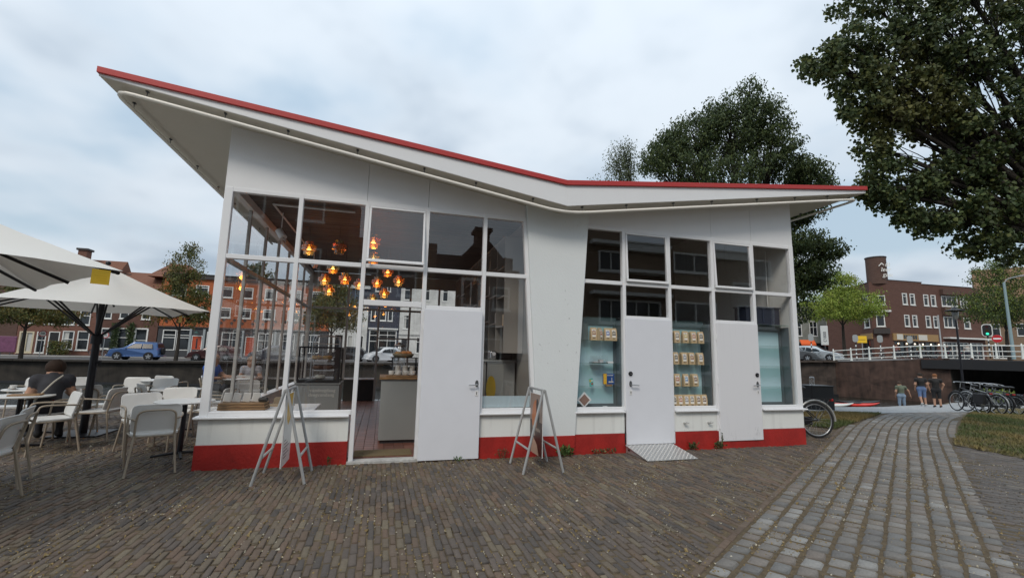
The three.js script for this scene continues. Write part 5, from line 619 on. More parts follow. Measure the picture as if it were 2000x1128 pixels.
house('white_house', 'white house with black attic storey behind the middle tree', 'house', [-6.9, 0.1, z0], 0, 4.8, 9.9, 9, M.plasterWhite, [[0.8, 1.75, 0.85, 3.3, { mat: M.trimDark, f: 0.06 }], [2.35, 3.05, 0.9, 3.3, { curtain: 0.9 }], [3.7, 4.4, 0.9, 3.3, {}], [1.45, 2.2, 4.3, 5.75, {}], [2.8, 3.45, 4.3, 5.8, {}], [1.3, 2.4, 7.7, 9.6, { mat: std([0.1, 0.16, 0.22]), v: 1, h: [0.5] }], [2.9, 4.0, 7.7, 9.6, { mat: std([0.1, 0.16, 0.22]), v: 1, h: [0.5] }]], { bands: [[-0.6, 7.2, M.plasterWhite], [7.2, 9.9, M.navy]], cornice: 0.25 });
{
  const t = house('navy_house', 'narrow dark blue house with white shop front seen through the doorway', 'house', [-2.05, 0.2, z0], 0, 4.1, 12, 9, M.navy, [[0.25, 1.35, 0.6, 4.05, { f: 0.12, h: [0.55, 0.78] }], [1.45, 3.85, 0.9, 4.05, { f: 0.12, h: [0.55, 0.78], v: 1 }], [0.3, 0.92, 5.25, 6.75, { f: 0.1 }], [1.4, 2.32, 5.3, 6.9, { f: 0.12 }], [2.55, 3.2, 5.3, 6.9, { f: 0.1 }], [0.7, 1.5, 9.3, 10.2, { f: 0.1 }], [2.25, 2.75, 9.35, 10.25, { f: 0.1 }]], { roof: 'gable', rh: 2.4, roofMat: M.slate });
  part('shop_cornice', bx(0.1, 4.0, 4.12, 4.3, 0.002, 0.3), M.winFrame, t); part('ledge', bx(0.0, 4.1, 7.6, 7.8, 0.002, 0.2), M.navy, t);
}
{
  const t = house('white_house', 'wide white plaster house with green grey shutters right of the dark blue one', 'house', [2.1, 0.2, z0], 0, 9.6, 12.2, 9, M.plasterWhite, [[0.25, 1.3, 0.6, 3.0, { door: M.black, f: 0.14 }], [2.4, 3.5, 1.0, 3.2, { h: [0.7] }], [5, 6.1, 1.0, 3.2, { h: [0.7] }], [0.5, 1.3, 4.3, 6.25, { h: [0.75], curtain: 0.5 }], [3.2, 4.0, 4.3, 6.25, { h: [0.75] }], [5.8, 6.6, 4.3, 6.25, { h: [0.75] }], [0.45, 1.3, 8.35, 10.2, { h: [0.75] }], [3.2, 4.0, 8.4, 10.2, { h: [0.75] }], [5.8, 6.6, 8.4, 10.2, { h: [0.75] }]], { cornice: 0.5 });
  part('ledge', [bx(-0.02, 9.62, 3.5, 3.75, 0.002, 0.16), bx(-0.02, 9.62, 7.6, 7.9, 0.002, 0.16)], M.plasterWhite, t);
}
house('brick_house', 'long brown brick house beyond the pavilion shelves', 'house', [11.8, 0.4, z0], 0, 22, 9.5, 9, M.brickBrown, [0, 1, 2, 3, 4, 5, 6].flatMap((k) => [[1 + k * 3, 2.2 + k * 3, 1, 3.2, bw], [1 + k * 3, 2.2 + k * 3, 5, 7, bw]]), { roof: 'gable', rh: 3 });
// brick corner block on the right
{
  const ang = (p, q) => Math.atan2(-(q[1] - p[1]), q[0] - p[0]); const c0 = [69.57, -40.89], c1 = [87.62, -40.01], cl = [68.17, -42.29], ce = [73.9, -52.15];
  const wf = { f: 0.13, h: [0.72] }, warm = std([0.33, 0.2, 0.08], { roughness: 0.5 });
  const Wn = [[2.78, 3.71, 9.72, 11.4, wf], [4.21, 5.15, 9.72, 11.4, wf], [6.78, 7.75, 9.72, 11.4, wf], [8.2, 9.16, 9.72, 11.4, wf], [10.25, 13.4, 9.8, 11.4, { f: 0.14, v: 2 }], [13.95, 15.4, 9.72, 11.4, { f: 0.13, h: [0.6], v: 1 }], [2.78, 3.75, 6.55, 8.25, wf], [4.28, 5.2, 6.55, 8.25, wf], [6.78, 7.75, 6.55, 8.25, wf], [8.25, 9.2, 6.55, 8.25, wf], [10.25, 12.9, 6.65, 8.3, { f: 0.14, v: 2 }], [14.2, 15.5, 6.6, 8.25, { f: 0.13, h: [0.6] }],
    [0.5, 2.6, 2.1, 4.4, { mat: M.trimDark, v: 1, sill: 0 }], [2.9, 5.0, 2.1, 4.4, { mat: M.trimDark, v: 1, sill: 0 }], [5.3, 8.4, 2.1, 4.4, { mat: M.trimDark, v: 2, sill: 0 }], [9.6, 12.3, 2.1, 4.5, { v: 2, sill: 0 }], [12.8, 14.6, 2.1, 4.5, { sill: 0, v: 1 }], [15.2, 17.5, 2.1, 4.5, { sill: 0, v: 1 }]];
  const t = house('brick_block', 'brown brick corner block with white windows and cafe front beyond the bridge', 'building', [c0[0], 0, c0[1]], ang(c0, c1), 18.1, 12.9, 10, M.brickBrown, Wn, {});
  part('parapet', bx(0, 6.7, 12.9, 13.15, -0.3, 0.02), M.brickBrown, t); part('parapet_cap', bx(-0.02, 6.75, 13.151, 13.25, -0.34, 0.06), M.trimDark, t); part('parapet_cap', bx(6.76, 16.6, 12.9, 12.98, -0.34, 0.06), M.trimDark, t);
  part('bay', [bx(10.05, 13.5, 8.45, 9.68, 0.002, 0.5), bx(10.05, 13.5, 11.5, 12.3, 0.002, 0.5)], M.brickDark, t);
  part('canopy', bx(9.8, 18.2, 5.0, 5.2, 0.002, 0.9), M.winFrame, t); part('shop_board', bx(0.3, 8.7, 4.5, 5.5, 0.002, 0.14), warm, t);
  for (const [x, w] of [[4.9, 1.6], [0.9, 1.1]]) part('shop_sign', bx(x, x + w, 4.62, 5.4, 0.145, 0.19), std([0.6, 0.58, 0.52], { roughness: 0.6 }), t);
  for (let k = 0; k < 6; k++) part('shop_window', bx(2.2 + k * 0.42, 2.5 + k * 0.42, 4.75, 5.3, 0.145, 0.16), M.winGlass, t);
  // lit bulbs under the shop board
  const bulb = new THREE.MeshStandardMaterial({ color: 0xffffff, emissive: lin(1, 0.8, 0.5), emissiveIntensity: 3 }); for (let k = 0; k < 6; k++) part('bulb_lamp', sph(0.8 + k * 1.5, 4.05, 0.35, 0.09, 8, 6), bulb, t);
  const t2 = house('brick_block_wing', 'side wing of the brick corner block behind the yellow green tree', 'building', [cl[0], 0, cl[1]], Math.PI + ang(ce, cl) + Math.PI, 0.1, 0.1, 0.1, M.brickBrown, [], {}); scene.remove(t2);
  const turn = ang(ce, cl), L = Math.hypot(cl[0] - ce[0], cl[1] - ce[1]); const wing = thing('brick_wing', 'side wing of the brick corner block behind the yellow green tree', 'building', [ce[0], 0, ce[1]], turn);
  const W2 = [[9.4, 10.9, 9.65, 11.3, wf], [9.2, 10.8, 6.35, 7.7, wf], [2.9, 4.2, 6.35, 7.6, wf], [5.6, 6.9, 6.35, 7.6, wf], [5.6, 6.9, 9.65, 11.3, wf], [2.6, 3.9, 9.65, 11.3, wf], [0.6, 1.7, 2.3, 4.8, { v: 0, h: [0.7] }], [4, 5, 2.3, 4.6, { door: std([0.5, 0.52, 0.42]) }], [6.4, 10.6, 2.3, 4.6, { mat: M.trimDark, v: 3 }]];
  part('wall', wallFront(L, 1, 12.9, W2), M.brickBrown, wing); openings(wing, W2, 1); part('shop_board', bx(6.2, L - 0.05, 4.7, 5.5, 0.002, 0.14), warm, wing); part('parapet_cap', bx(0, L, 12.9, 13.0, -0.34, 0.06), M.trimDark, wing);
  const a3 = ang(cl, c0); const tw = thing('corner_tower', 'chamfered brick corner with chimney like tower bearing white script', 'tower', [cl[0], 0, cl[1]], a3); const Lc = 1.98;
  const W3 = [[0.25, 1.75, 9.55, 10.95, { f: 0.12, v: 1 }], [0.5, 1.5, 6.45, 8.1, { f: 0.12, mat: M.winFrame }]];
  part('wall', wallFront(Lc, 1, 13.0, W3), M.brickBrown, tw); openings(tw, W3, 1); part('balcony', [bx(0.1, 1.9, 5.4, 6.2, 0.002, 0.5)], M.trimDark, tw); part('canopy', bx(-0.2, 2.2, 8.5, 8.75, 0.002, 0.6), M.winFrame, tw);
  const ch = new THREE.CylinderGeometry(1.25, 1.25, 3.9, 20); ch.translate(1.2, 14.6, -0.9); part('chimney', uvm(ch.toNonIndexed()), M.brickDark, tw); part('chimney_cap', cyl([1.2, 16.55, -0.9], [1.2, 16.7, -0.9], 1.32, 1.32, 20), M.trimDark, tw);
  const sg = plane(1.9, 2.6); sg.rotateY(0.5); sg.translate(2.0, 14.6, 0.35); part('sign_lettering', sg, new THREE.MeshStandardMaterial({ roughness: 0.5, transparent: true, alphaTest: 0.5, side: THREE.DoubleSide, map: canvasTex(256, 340, (g, w, h) => { g.clearRect(0, 0, w, h); g.fillStyle = '#e8e6df'; g.strokeStyle = '#e8e6df'; g.lineWidth = 16; g.beginPath(); g.moveTo(10, 100); g.lineTo(70, 40); g.lineTo(112, 80); g.stroke(); g.font = 'italic bold 96px serif'; g.fillText('di', 130, 104); g.fillText('leer', 40, 200); g.fillText('gast', 70, 300); }) }), tw);
}
house('grey_building', 'grey green house with orange shop blinds left of the brick block', 'building', [69.5, 1.0, -57.6], Math.atan2(-3.9, 6.3) * -1 * -1, 9.5, 10.5, 9, M.plasterGrey, [[0.8, 2.0, 4.6, 7.2, { h: [0.6], v: 1 }], [3.2, 4.4, 4.6, 7.2, { h: [0.6], v: 1 }], [5.8, 7, 4.6, 7.2, { h: [0.6], v: 1 }], [0.5, 3.4, 1.0, 3.4, { mat: M.trimDark, v: 1 }], [4, 7.2, 1.0, 3.4, { mat: M.trimDark, v: 1 }]], { cornice: 0.4, corniceMat: M.plasterGrey });
for (const [x, z, l] of [[71.2, -55.7, 'left'], [74.0, -54.0, 'right']]) solo('shop_blind', (() => { const g = extr([[0, 0], [0.9, -0.7], [0.9, -0.95], [0, -0.3]], 2.2, 0.01); g.rotateY(-Math.PI / 2); g.translate(1.1, 0, 0); return g; })(), std([0.75, 0.13, 0.03], { roughness: 0.8 }), l + ' orange shop blind on the grey green house', 'awning', [x, 4.9, z], -0.55);
house('gable_house', 'tan brick house with tall brown roof at the right frame edge', 'house', [96.2, 1.0, -44.9], -1.02, 14, 9, 12, M.brickTan, [[1, 2.2, 5, 7, bw], [4, 5.2, 5, 7, bw], [7, 8.2, 5, 7, bw], [1, 3.2, 1.4, 3.6, { v: 1 }], [4.4, 6.4, 1.4, 3.6, { v: 1 }]], { roof: 'gable', rh: 8, roofMat: std([0.2, 0.12, 0.07], { roughness: 0.9 }) });
// houses behind the viewer, mirrored in the glazing (they face the square)
{
  const B = (x0, x1, h, mat, wins, label, o = {}) => house(o.name || 'brick_house', label, 'house', [x1, 0, 18], Math.PI, x1 - x0, h, 9, mat, wins.map(([a, b, c, d, e]) => [x1 - x0 - b, x1 - x0 - a, c, d, e]), { y0: -0.05, ...o });
  B(-14, -2.05, 11.5, M.brickBrown, [0, 1, 2, 3].flatMap((k) => [[1 + k * 2.8, 2.3 + k * 2.8, 1, 3.2, bw], [1 + k * 2.8, 2.3 + k * 2.8, 4.6, 6.6, bw], [1 + k * 2.8, 2.3 + k * 2.8, 8, 9.8, bw]]), 'tall brown house behind the viewer, left of the square');
  B(-2.03, 2.6, 7.4, M.brickTan, [[0.6, 1.6, 1, 3, bw], [2.6, 3.6, 1, 3, bw], [0.6, 1.6, 4.4, 6.2, bw], [2.6, 3.6, 4.4, 6.2, bw]], 'low tan brick house behind the viewer', {});
  const t = B(2.62, 7.35, 6.2, M.brickDark, [[0.5, 1.5, 1, 3, bw], [2.7, 3.8, 1, 3, bw], [1.4, 2.5, 4.0, 5.6, { f: 0.14, v: 1 }], [3.2, 4.2, 3.9, 5.2, bw]], 'brown gabled house with tall chimney behind the viewer', { name: 'gable_house' });
  const gg = extr([[0.4, 6.2], [3.3, 6.2], [3.3, 6.9], [2.55, 7.75], [1.75, 7.75], [1.0, 6.9], [0.4, 6.88]], 3, 0.01); gg.translate(0, 0, -3.0); part('gable', uvm(gg), M.brickDark, t); const ck = part('chimney', bx(1.75, 2.5, 7.7, 8.4, -1.2, -0.2), M.brickDark, t); part('cap', bx(1.62, 2.63, 8.4, 8.6, -1.35, -0.05), M.brickDark, ck); part('roof_block', bx(3.3, 4.7, 6.2, 6.9, -4, -0.3), M.brickDark, t);
  const d = B(11.5, 27, 10.2, M.brickTan, [[0.9, 5.2, 6.6, 7.9, { f: 0.12, v: 4 }], [6.2, 9.4, 6.9, 8.2, { f: 0.12, v: 1 }], [11, 14, 6.9, 8.2, { f: 0.12, v: 1 }], [0.9, 5.2, 3.4, 4.9, { f: 0.12, v: 4 }], [6.2, 9.4, 3.5, 5.0, { f: 0.12, v: 1 }], [11, 14, 3.5, 5, { f: 0.12, v: 1 }], [1, 5, 0.5, 2.6, { v: 2 }], [6.2, 9.4, 0.5, 2.6, { v: 1 }]], 'tan brick house with wide window bands behind the viewer', { name: 'corner_house', cornice: 0.5 });
  part('ledge', [bx(9.8, 15.2, 8.2, 8.4, 0.002, 0.6), bx(9.8, 15.2, 5.1, 5.3, 0.002, 0.6)], M.winFrame, d);
}
// ---------------------------------------------------------------- bridge, railing, wing wall
{
  const RP = [[40.43, 1.37, -26.09], [41.53, 1.6, -23.64], [43.58, 1.86, -20.93], [45.2, 1.92, -18.36], [46.39, 1.9, -15.94], [48.6, 1.85, -11.5], [51.5, 1.8, -6], [56, 1.7, 2]];
  const wing = thing('wing_wall', 'brown brick wing wall rising to the bridge', 'wall', [0, 0, 0]); part('wall', wallStrip([[40.4, -26.2], [41.5, -23.75], [43.55, -21.05], [44.65, -19.6]], (x) => lerp(1.36, 1.86, clamp((x - 40.4) / 4.2)), -3, 0.5), std([0.1, 0.062, 0.05], { map: wallTex, roughness: 0.9, bumpMap: wallTex, bumpScale: 0.02 }), wing); part('return_wall', wallStrip([[44.65, -19.6], [60, -24.5], [110, -38]], () => 1.25, -3, 0.5), M.quayDark, wing);
  struct('bridge_approach', (() => { const g = poly([[40.2, -26.4], [41.4, -23.9], [43.5, -21.1], [44.6, -19.8], [60, -24.5], [75, -30], [60, -40], [42, -30]], 1.35); const p = g.attributes.position; for (let i = 0; i < p.count; i++) p.setY(i, lerp(1.36, 1.84, clamp((p.getX(i) - 40.4) / 4.2))); g.computeVertexNormals(); return g; })(), M.street);
  const br = thing('bridge', 'dark girder bridge spanning the canal at the right', 'bridge', [0, 0, 0]);
  const dp = [[44.7, -19.65], [46.39, -15.94], [48.6, -11.5], [51.5, -6], [56, 2], [112, -4], [112, -40], [66, -26]]; const sh = new THREE.Shape(dp.map(([x, z]) => new THREE.Vector2(x, -z))); const dg = new THREE.ExtrudeGeometry(sh, { depth: 0.55, bevelEnabled: false }); dg.rotateX(-Math.PI / 2); dg.translate(0, 1.22, 0); part('deck', uvm(dg), M.paintGrey, br); const rd = poly(dp, 1.775); part('roadway', rd, M.street, br);
  const gird = (a, b, o) => { const d = V(b[0] - a[0], 0, b[2] - a[2]), L = d.length(); const g = bx(0, L, 1.0, 1.72, -0.12, 0.12); g.rotateY(-Math.atan2(d.z, d.x)); g.translate(a[0] + o, 0, a[2]); return g; }; for (const o of [-0.05, 3, 6, 9]) part('girder', [1, 2, 3, 4, 5].map((i) => gird(RP[i + 1], RP[i + 2 > 7 ? 7 : i + 2], o)).slice(0, 5).concat([gird([44.7, 0, -19.65], RP[4], o)]), M.black, br);
  part('abutment', wallStrip([[108, -8], [108, -38]], () => 1.3, -3, -0.6), M.quayDark, br);
  const rl = thing('railing', 'white painted railing along the quay and bridge', 'railing', [0, 0, 0]); M.railWhite = std([0.72, 0.74, 0.7], { roughness: 0.45 });
  for (let i = 0; i < RP.length - 1; i++) { const a = RP[i], b = RP[i + 1], L = Math.hypot(b[0] - a[0], b[2] - a[2]), n = Math.max(1, Math.round(L / 1.6)); for (const [h, r] of [[0.98, 0.04], [0.55, 0.032], [0.18, 0.032]]) part('rail', cyl([a[0], a[1] + h, a[2]], [b[0], b[1] + h, b[2]], r, r, 8), M.railWhite, rl);
    for (let k = 0; k < n; k++) { const u = k / n, x = lerp(a[0], b[0], u), y = lerp(a[1], b[1], u), z = lerp(a[2], b[2], u); const g = lathe([[0.1, 0], [0.1, 0.06], [0.075, 0.1], [0.06, 0.5], [0.055, 0.92], [0.075, 0.96], [0.075, 1.02], [0.04, 1.06], [0.055, 1.12], [0, 1.17]], 10); const m = part('post', g, M.railWhite, rl); m.position.set(x, y, z); } }
}
// ---------------------------------------------------------------- cars
function car(label, pos, turn, col, o = {}) { // nose towards local +x
  const t = thing('parked_car', label, 'car', pos, turn, 'cars along the far street'); const L = o.L || 4.1, H = o.H || 1.5, W = (o.W || 1.72) / 2, s = L / 4.1, belt = H * 0.6, suv = o.suv, gl = new THREE.MeshPhysicalMaterial({ color: lin(0.02, 0.025, 0.03), roughness: 0.12, specularIntensity: 0.35 });
  const X = (v) => v * s, P = suv ? [[-2.0, 0.42], [-2.03, 0.7], [-1.98, 1.0], [-1.9, 1.25], [-1.78, 1.58], [-1.6, 1.66], [-0.2, 1.68], [0.15, 1.62], [0.85, 1.1], [1.75, 0.98], [1.98, 0.82], [2.04, 0.5], [1.98, 0.36], [-1.9, 0.36]] : [[-2.0, 0.38], [-2.04, 0.62], [-1.98, 0.92], [-1.72, 1.2], [-1.35, 1.44], [-0.4, 1.5], [0.2, 1.44], [0.95, 1.0], [1.72, 0.82], [1.98, 0.66], [2.04, 0.42], [1.98, 0.26], [-1.92, 0.26]];
  const k = H / (suv ? 1.68 : 1.5), PP = P.map(([x, y]) => [X(x), y * k]);
  const warp = (g) => { const p = g.attributes.position; for (let i = 0; i < p.count; i++) { const x = p.getX(i), y = p.getY(i); let f = 1 - 0.24 * smooth(belt, H, y) - 0.14 * Math.pow(Math.abs(x) / (L / 2), 4) - 0.05 * smooth(0.5, 0.2, y); p.setZ(i, p.getZ(i) * f); } g.computeVertexNormals(); return g; };
  const paint = new THREE.MeshPhysicalMaterial({ color: lin(...col), roughness: 0.35, metalness: o.metal ?? 0.3, clearcoat: 1, clearcoatRoughness: 0.05 });
  const bd = new THREE.ExtrudeGeometry(new THREE.Shape(new THREE.SplineCurve(PP.concat([PP[0]]).map(([x, y]) => new THREE.Vector2(x, y))).getPoints(70)), { depth: 2 * W - 0.12, bevelEnabled: true, bevelThickness: 0.06, bevelSize: 0.05, bevelSegments: 3, steps: 6 }); bd.translate(0, 0, -W + 0.06); part('body', warp(bd), paint, t);
  const rf = k * (suv ? 1.55 : 1.37), sideW = suv ? [[[-0.62, 1.12], [0.55, 1.12], [0.05, 1.52], [-0.62, 1.55]], [[-1.55, 1.12], [-0.7, 1.12], [-0.7, 1.55], [-1.45, 1.53]]] : [[[-0.5, 0.98], [0.7, 0.98], [0.12, 1.33], [-0.5, 1.37]], [[-1.45, 1.0], [-0.58, 0.98], [-0.58, 1.37], [-1.2, 1.32]]];
  for (const q of sideW) for (const sd of [-1, 1]) { const g = extr(q.map(([x, y]) => [X(x), y * k]), 0.02, 0.004); g.translate(0, 0, sd * (W + 0.006) - 0.01); part('side_window', warp(g), gl, t); }
  const quad = (a, b, w0, w1, off, name) => { const dx = b[0] - a[0], dy = b[1] - a[1], n = [dy, -dx], l = Math.hypot(...n), ox = (n[0] / l) * off, oy = (n[1] / l) * off; const g = new THREE.BufferGeometry(); g.setAttribute('position', new THREE.Float32BufferAttribute([a[0] + ox, a[1] + oy, -w0, a[0] + ox, a[1] + oy, w0, b[0] + ox, b[1] + oy, w1, a[0] + ox, a[1] + oy, -w0, b[0] + ox, b[1] + oy, w1, b[0] + ox, b[1] + oy, -w1], 3)); g.setAttribute('uv', new THREE.Float32BufferAttribute([0, 0, 1, 0, 1, 1, 0, 0, 1, 1, 0, 1], 2)); g.computeVertexNormals(); return part(name, g, gl, t); };
  if (suv) { quad([X(0.8), 1.14 * k], [X(0.2), 1.58 * k], W * 0.86, W * 0.7, 0.07, 'windscreen'); quad([X(-1.8), 1.55 * k], [X(-1.93), 1.2 * k], W * 0.7, W * 0.82, 0.07, 'rear_window'); part('spare_wheel', cyl([X(-2.02), 0.85 * k, 0], [X(-2.25), 0.85 * k, 0], 0.33, 0.33, 20), M.rubber, t); part('roof_rail', [-1, 1].map((q) => cyl([X(-1.5), H + 0.05, q * W * 0.66], [X(-0.1), H + 0.05, q * W * 0.66], 0.025)), M.black, t); }
  else { quad([X(0.9), 1.04 * k], [X(0.25), 1.41 * k], W * 0.86, W * 0.68, 0.065, 'windscreen'); quad([X(-1.4), 1.4 * k], [X(-1.78), 1.12 * k], W * 0.66, W * 0.78, 0.06, 'rear_window'); }
  const wr = suv ? 0.34 : 0.3, tyG = tor(wr - 0.07, 0.085, 8, 22), rimG = [new THREE.CylinderGeometry(wr - 0.11, wr - 0.11, 0.1, 18).rotateX(Math.PI / 2)], spG = [0, 1, 2, 3, 4].map((q) => { const g = bx(-0.03, 0.03, 0, wr - 0.1, 0.05, 0.07); g.rotateZ(q * 1.2566); return g; });
  for (const x of [X(-1.28), X(1.28)]) for (const sd of [-1, 1]) { const w = part('wheel', tyG, M.rubber, t); w.position.set(x, wr + 0.015, sd * (W - 0.09)); w.rotation.y = sd < 0 ? Math.PI : 0; part('rim', rimG.map((g) => g.clone()), M.darkGrey, w); part('spokes', spG.map((g) => g.clone()), M.steel, w); const ar = part('wheel_arch', (() => { const g = new THREE.CylinderGeometry(wr + 0.07, wr + 0.07, 0.02, 22); g.rotateX(Math.PI / 2); g.translate(x, wr + 0.03, sd * (W * 0.985 - 0.012)); return warp(g); })(), M.black, t); }
  for (const sd of [-1, 1]) { part('headlight', sph(X(1.86), (suv ? 0.86 : 0.68) * k, sd * W * 0.66, 0.13, 10, 8, 0.8, 0.7, 1.2), std([0.7, 0.72, 0.75], { roughness: 0.1, metalness: 0.3 }), t); part('tail_light', sph(X(-1.93), (suv ? 1.05 : 0.9) * k, sd * W * 0.72, 0.11, 8, 8, 0.6, 1.2, 1), std([0.35, 0.015, 0.012], { roughness: 0.15 }), t); part('mirror', sph(X(0.62), belt + 0.08, sd * (W + 0.04), 0.09, 8, 6, 0.7, 0.8, 1), paint, t); }
  part('grille', bx(X(1.99), X(2.06), 0.42 * k, 0.62 * k, -W * 0.5, W * 0.5), M.black, t); part('number_plate', bx(X(2.06), X(2.075), 0.36 * k, 0.45 * k, -0.24, 0.24), std([0.7, 0.5, 0.05], { roughness: 0.5 }), t); part('bumper', warp(mv(rb(-0.08, 0.08, 0, 0.13, -W * 0.9, W * 0.9, 0.04, 2), X(1.97), 0.28 * k, 0)), M.darkGrey, t);
  return t;
}
car('blue off road car with a spare wheel parked left of the street tree', [-23.1, st(-23), -46.6], Math.PI, [0.05, 0.12, 0.3], { L: 4.1, H: 1.7, suv: 1 });
car('dark red car parked behind the pavilion corner post', [-16.4, st(-16), -46.4], Math.PI, [0.055, 0.012, 0.014], { L: 4.2, H: 1.5 });
car('dark blue car parked before the orange block', [-10.9, st(-11), -45.6], Math.PI, [0.02, 0.03, 0.055], { L: 4.1, H: 1.55 });
car('dark brown hatchback parked left of the white car', [-3.6, st(-3.6), -44.6], Math.PI - 0.1, [0.03, 0.024, 0.024], { L: 4.1, H: 1.5 });
car('small white hatchback seen through the doorway', [0.15, st(0.2) - 0.02, -43.4], Math.PI + 0.45, [0.75, 0.76, 0.77], { L: 3.7, H: 1.5, W: 1.62, metal: 0 });
car('silver white car facing us at the end of the railing', [43.0, 1.42, -30.2], -Math.PI / 2 + 0.12 + 0.35, [0.55, 0.6, 0.63], { L: 4.6, H: 1.45, W: 1.82 });
car('grey car half hidden by the pavilion corner', [40.7, 1.35, -30.6], -Math.PI / 2 + 0.5, [0.12, 0.13, 0.14], { L: 4.4, H: 1.5 });
car('dark car further up the street behind the silver white car', [44.6, 1.5, -38.5], -Math.PI / 2 + 0.5, [0.03, 0.035, 0.05], { L: 4.3, H: 1.5 });
// ---------------------------------------------------------------- trees
M.bark = std([0.045, 0.036, 0.028], { roughness: 0.95, map: rep(blotch, 0.8, 0.3), bumpMap: rep(grain, 1.5, 0.4), bumpScale: 0.03 });
function leafGeo(sz, heart) { // a folded leaf, hanging from its stalk
  const p = heart ? [[0, 0, 0], [-0.34, -0.02, 0.1], [-0.5, -0.38, 0.06], [-0.26, -0.78, 0], [0, -1.08, -0.04], [0.26, -0.78, 0], [0.5, -0.38, 0.06], [0.34, -0.02, 0.1], [0, -0.4, -0.07]] : [[0, 0, 0], [-0.2, -0.25, 0.05], [-0.24, -0.6, 0.03], [0, -1.05, -0.03], [0.24, -0.6, 0.03], [0.2, -0.25, 0.05], [0, -0.5, -0.05]];
  const c = p.length - 1, idx = []; for (let i = 0; i < c; i++) idx.push(c, i, (i + 1) % c); const g = new THREE.BufferGeometry(); g.setAttribute('position', new THREE.Float32BufferAttribute(p.flat().map((v) => v * sz), 3)); g.setIndex(idx); g.computeVertexNormals(); return g;
}
function limb(a, b, r0, r1, sag = 0.3, seg = 8) { // tapered bent limb
  const m = a.clone().lerp(b, 0.5).add(V(rr(-0.2, 0.2), sag, rr(-0.2, 0.2)).multiplyScalar(a.distanceTo(b) * 0.25)); const cv = new THREE.QuadraticBezierCurve3(a, m, b); const g = new THREE.TubeGeometry(cv, seg, 1, 6); const p = g.attributes.position, n = seg + 1; for (let i = 0; i <= seg; i++) { const c = cv.getPoint(i / seg), r = lerp(r0, r1, i / seg); for (let j = 0; j <= 6; j++) { const k = i * 7 + j; p.setXYZ(k, c.x + (p.getX(k) - c.x) * r, c.y + (p.getY(k) - c.y) * r, c.z + (p.getZ(k) - c.z) * r); } } return { g, cv };
}
function tree(name, label, base, o) {
  const t = thing(name, label, 'tree', base); const top = V(o.lean ? o.lean[0] : 0, o.trunkH, o.lean ? o.lean[1] : 0);
  part('trunk', (() => { const r = limb(V(0, -0.1, 0), top, o.r0, o.r0 * 0.6, 0.05, 10); return r.g; })(), M.bark, t);
  const pts = [], lg = [];
  for (const [cx, cy, cz, rx, ry, rz, n, start] of o.lobes) {
    const c = V(cx, cy, cz), s = start ? V(...start) : top.clone(); const L = limb(s, c, o.r0 * 0.38, o.r0 * 0.06, 0.35); lg.push(L.g);
    const nt = Math.max(5, Math.round(n / (o.per || 40)));
    for (let k = 0; k < nt; k++) { // twigs towards the lobe's outline, leaves gathered along their outer half
      const u = rr(-1, 1), a = rr(0, 6.283), q = Math.sqrt(1 - u * u), rad = 0.35 + 0.65 * Math.pow(rnd(), 0.45); const wob = 1 + 0.35 * fbm(cx + u * 2 + a, cy + q * 2, cz + a * 0.5, 2);
      const e = V(cx + q * Math.cos(a) * rx * rad * wob, cy + u * ry * rad * wob, cz + q * Math.sin(a) * rz * rad * wob); const f = L.cv.getPoint(rr(0.55, 1)); if (o.twigs !== 0 && k % (o.twigStep || 2) === 0) lg.push(limb(f, e, o.r0 * 0.05, o.r0 * 0.012, o.droop ? 0.6 : 0.2, 4).g);
      const m = Math.round((o.per || 40) * rr(0.6, 1.4)), sp = o.spread || 0.28; const dir = e.clone().sub(f).normalize();
      for (let i = 0; i < m; i++) { const v = Math.pow(rnd(), 0.6); const g3 = () => (rnd() + rnd() + rnd() - 1.5) * 1.1; const p = e.clone().addScaledVector(dir, (v - 0.75) * sp * 2.6); p.x += g3() * sp; p.y += g3() * sp * (o.droop ? 0.55 : 0.7) - (o.droop ? o.droop * rnd() * rnd() : 0); p.z += g3() * sp; pts.push(p); }
    }
  }
  part('limbs', lg, M.bark, t);
  const mat = new THREE.MeshPhysicalMaterial({ color: 0xffffff, roughness: 0.62, transmission: 0.28, thickness: 0, side: THREE.DoubleSide, specularIntensity: 0.5 });
  const im = new THREE.InstancedMesh(leafGeo(o.leaf, o.heart), mat, pts.length), q = new THREE.Object3D(), c = new THREE.Color();
  pts.forEach((p, i) => { q.position.copy(p); q.rotation.set(rr(-0.9, 0.9), rr(0, 6.283), rr(-0.9, 0.9), 'YXZ'); q.scale.setScalar(rr(0.65, 1.25)); q.updateMatrix(); im.setMatrixAt(i, q.matrix); const pal = o.pal, n = fbm(p.x * 0.5 + base[0], p.y * 0.5, p.z * 0.5, 3); let k = pal[Math.floor(rnd() * pal.length)]; const y = o.autumn ? smooth(0.05, 0.35, n + rr(-0.12, 0.12)) * o.autumn : 0; const g = rr(0.75, 1.25); im.setColorAt(i, c.setRGB(lerp(k[0], 0.3, y) * g, lerp(k[1], 0.17, y) * g, lerp(k[2], 0.03, y) * g)); });
  im.name = 'crown'; im.userData.kind = 'stuff'; im.castShadow = im.receiveShadow = true; t.add(im); return t;
}
const dark = [[0.058, 0.09, 0.03], [0.045, 0.075, 0.028], [0.075, 0.105, 0.032], [0.055, 0.08, 0.032]], lime = [[0.15, 0.2, 0.035], [0.12, 0.17, 0.03], [0.18, 0.22, 0.04]], olive = [[0.09, 0.11, 0.03], [0.075, 0.1, 0.028], [0.12, 0.12, 0.03], [0.15, 0.12, 0.028]];
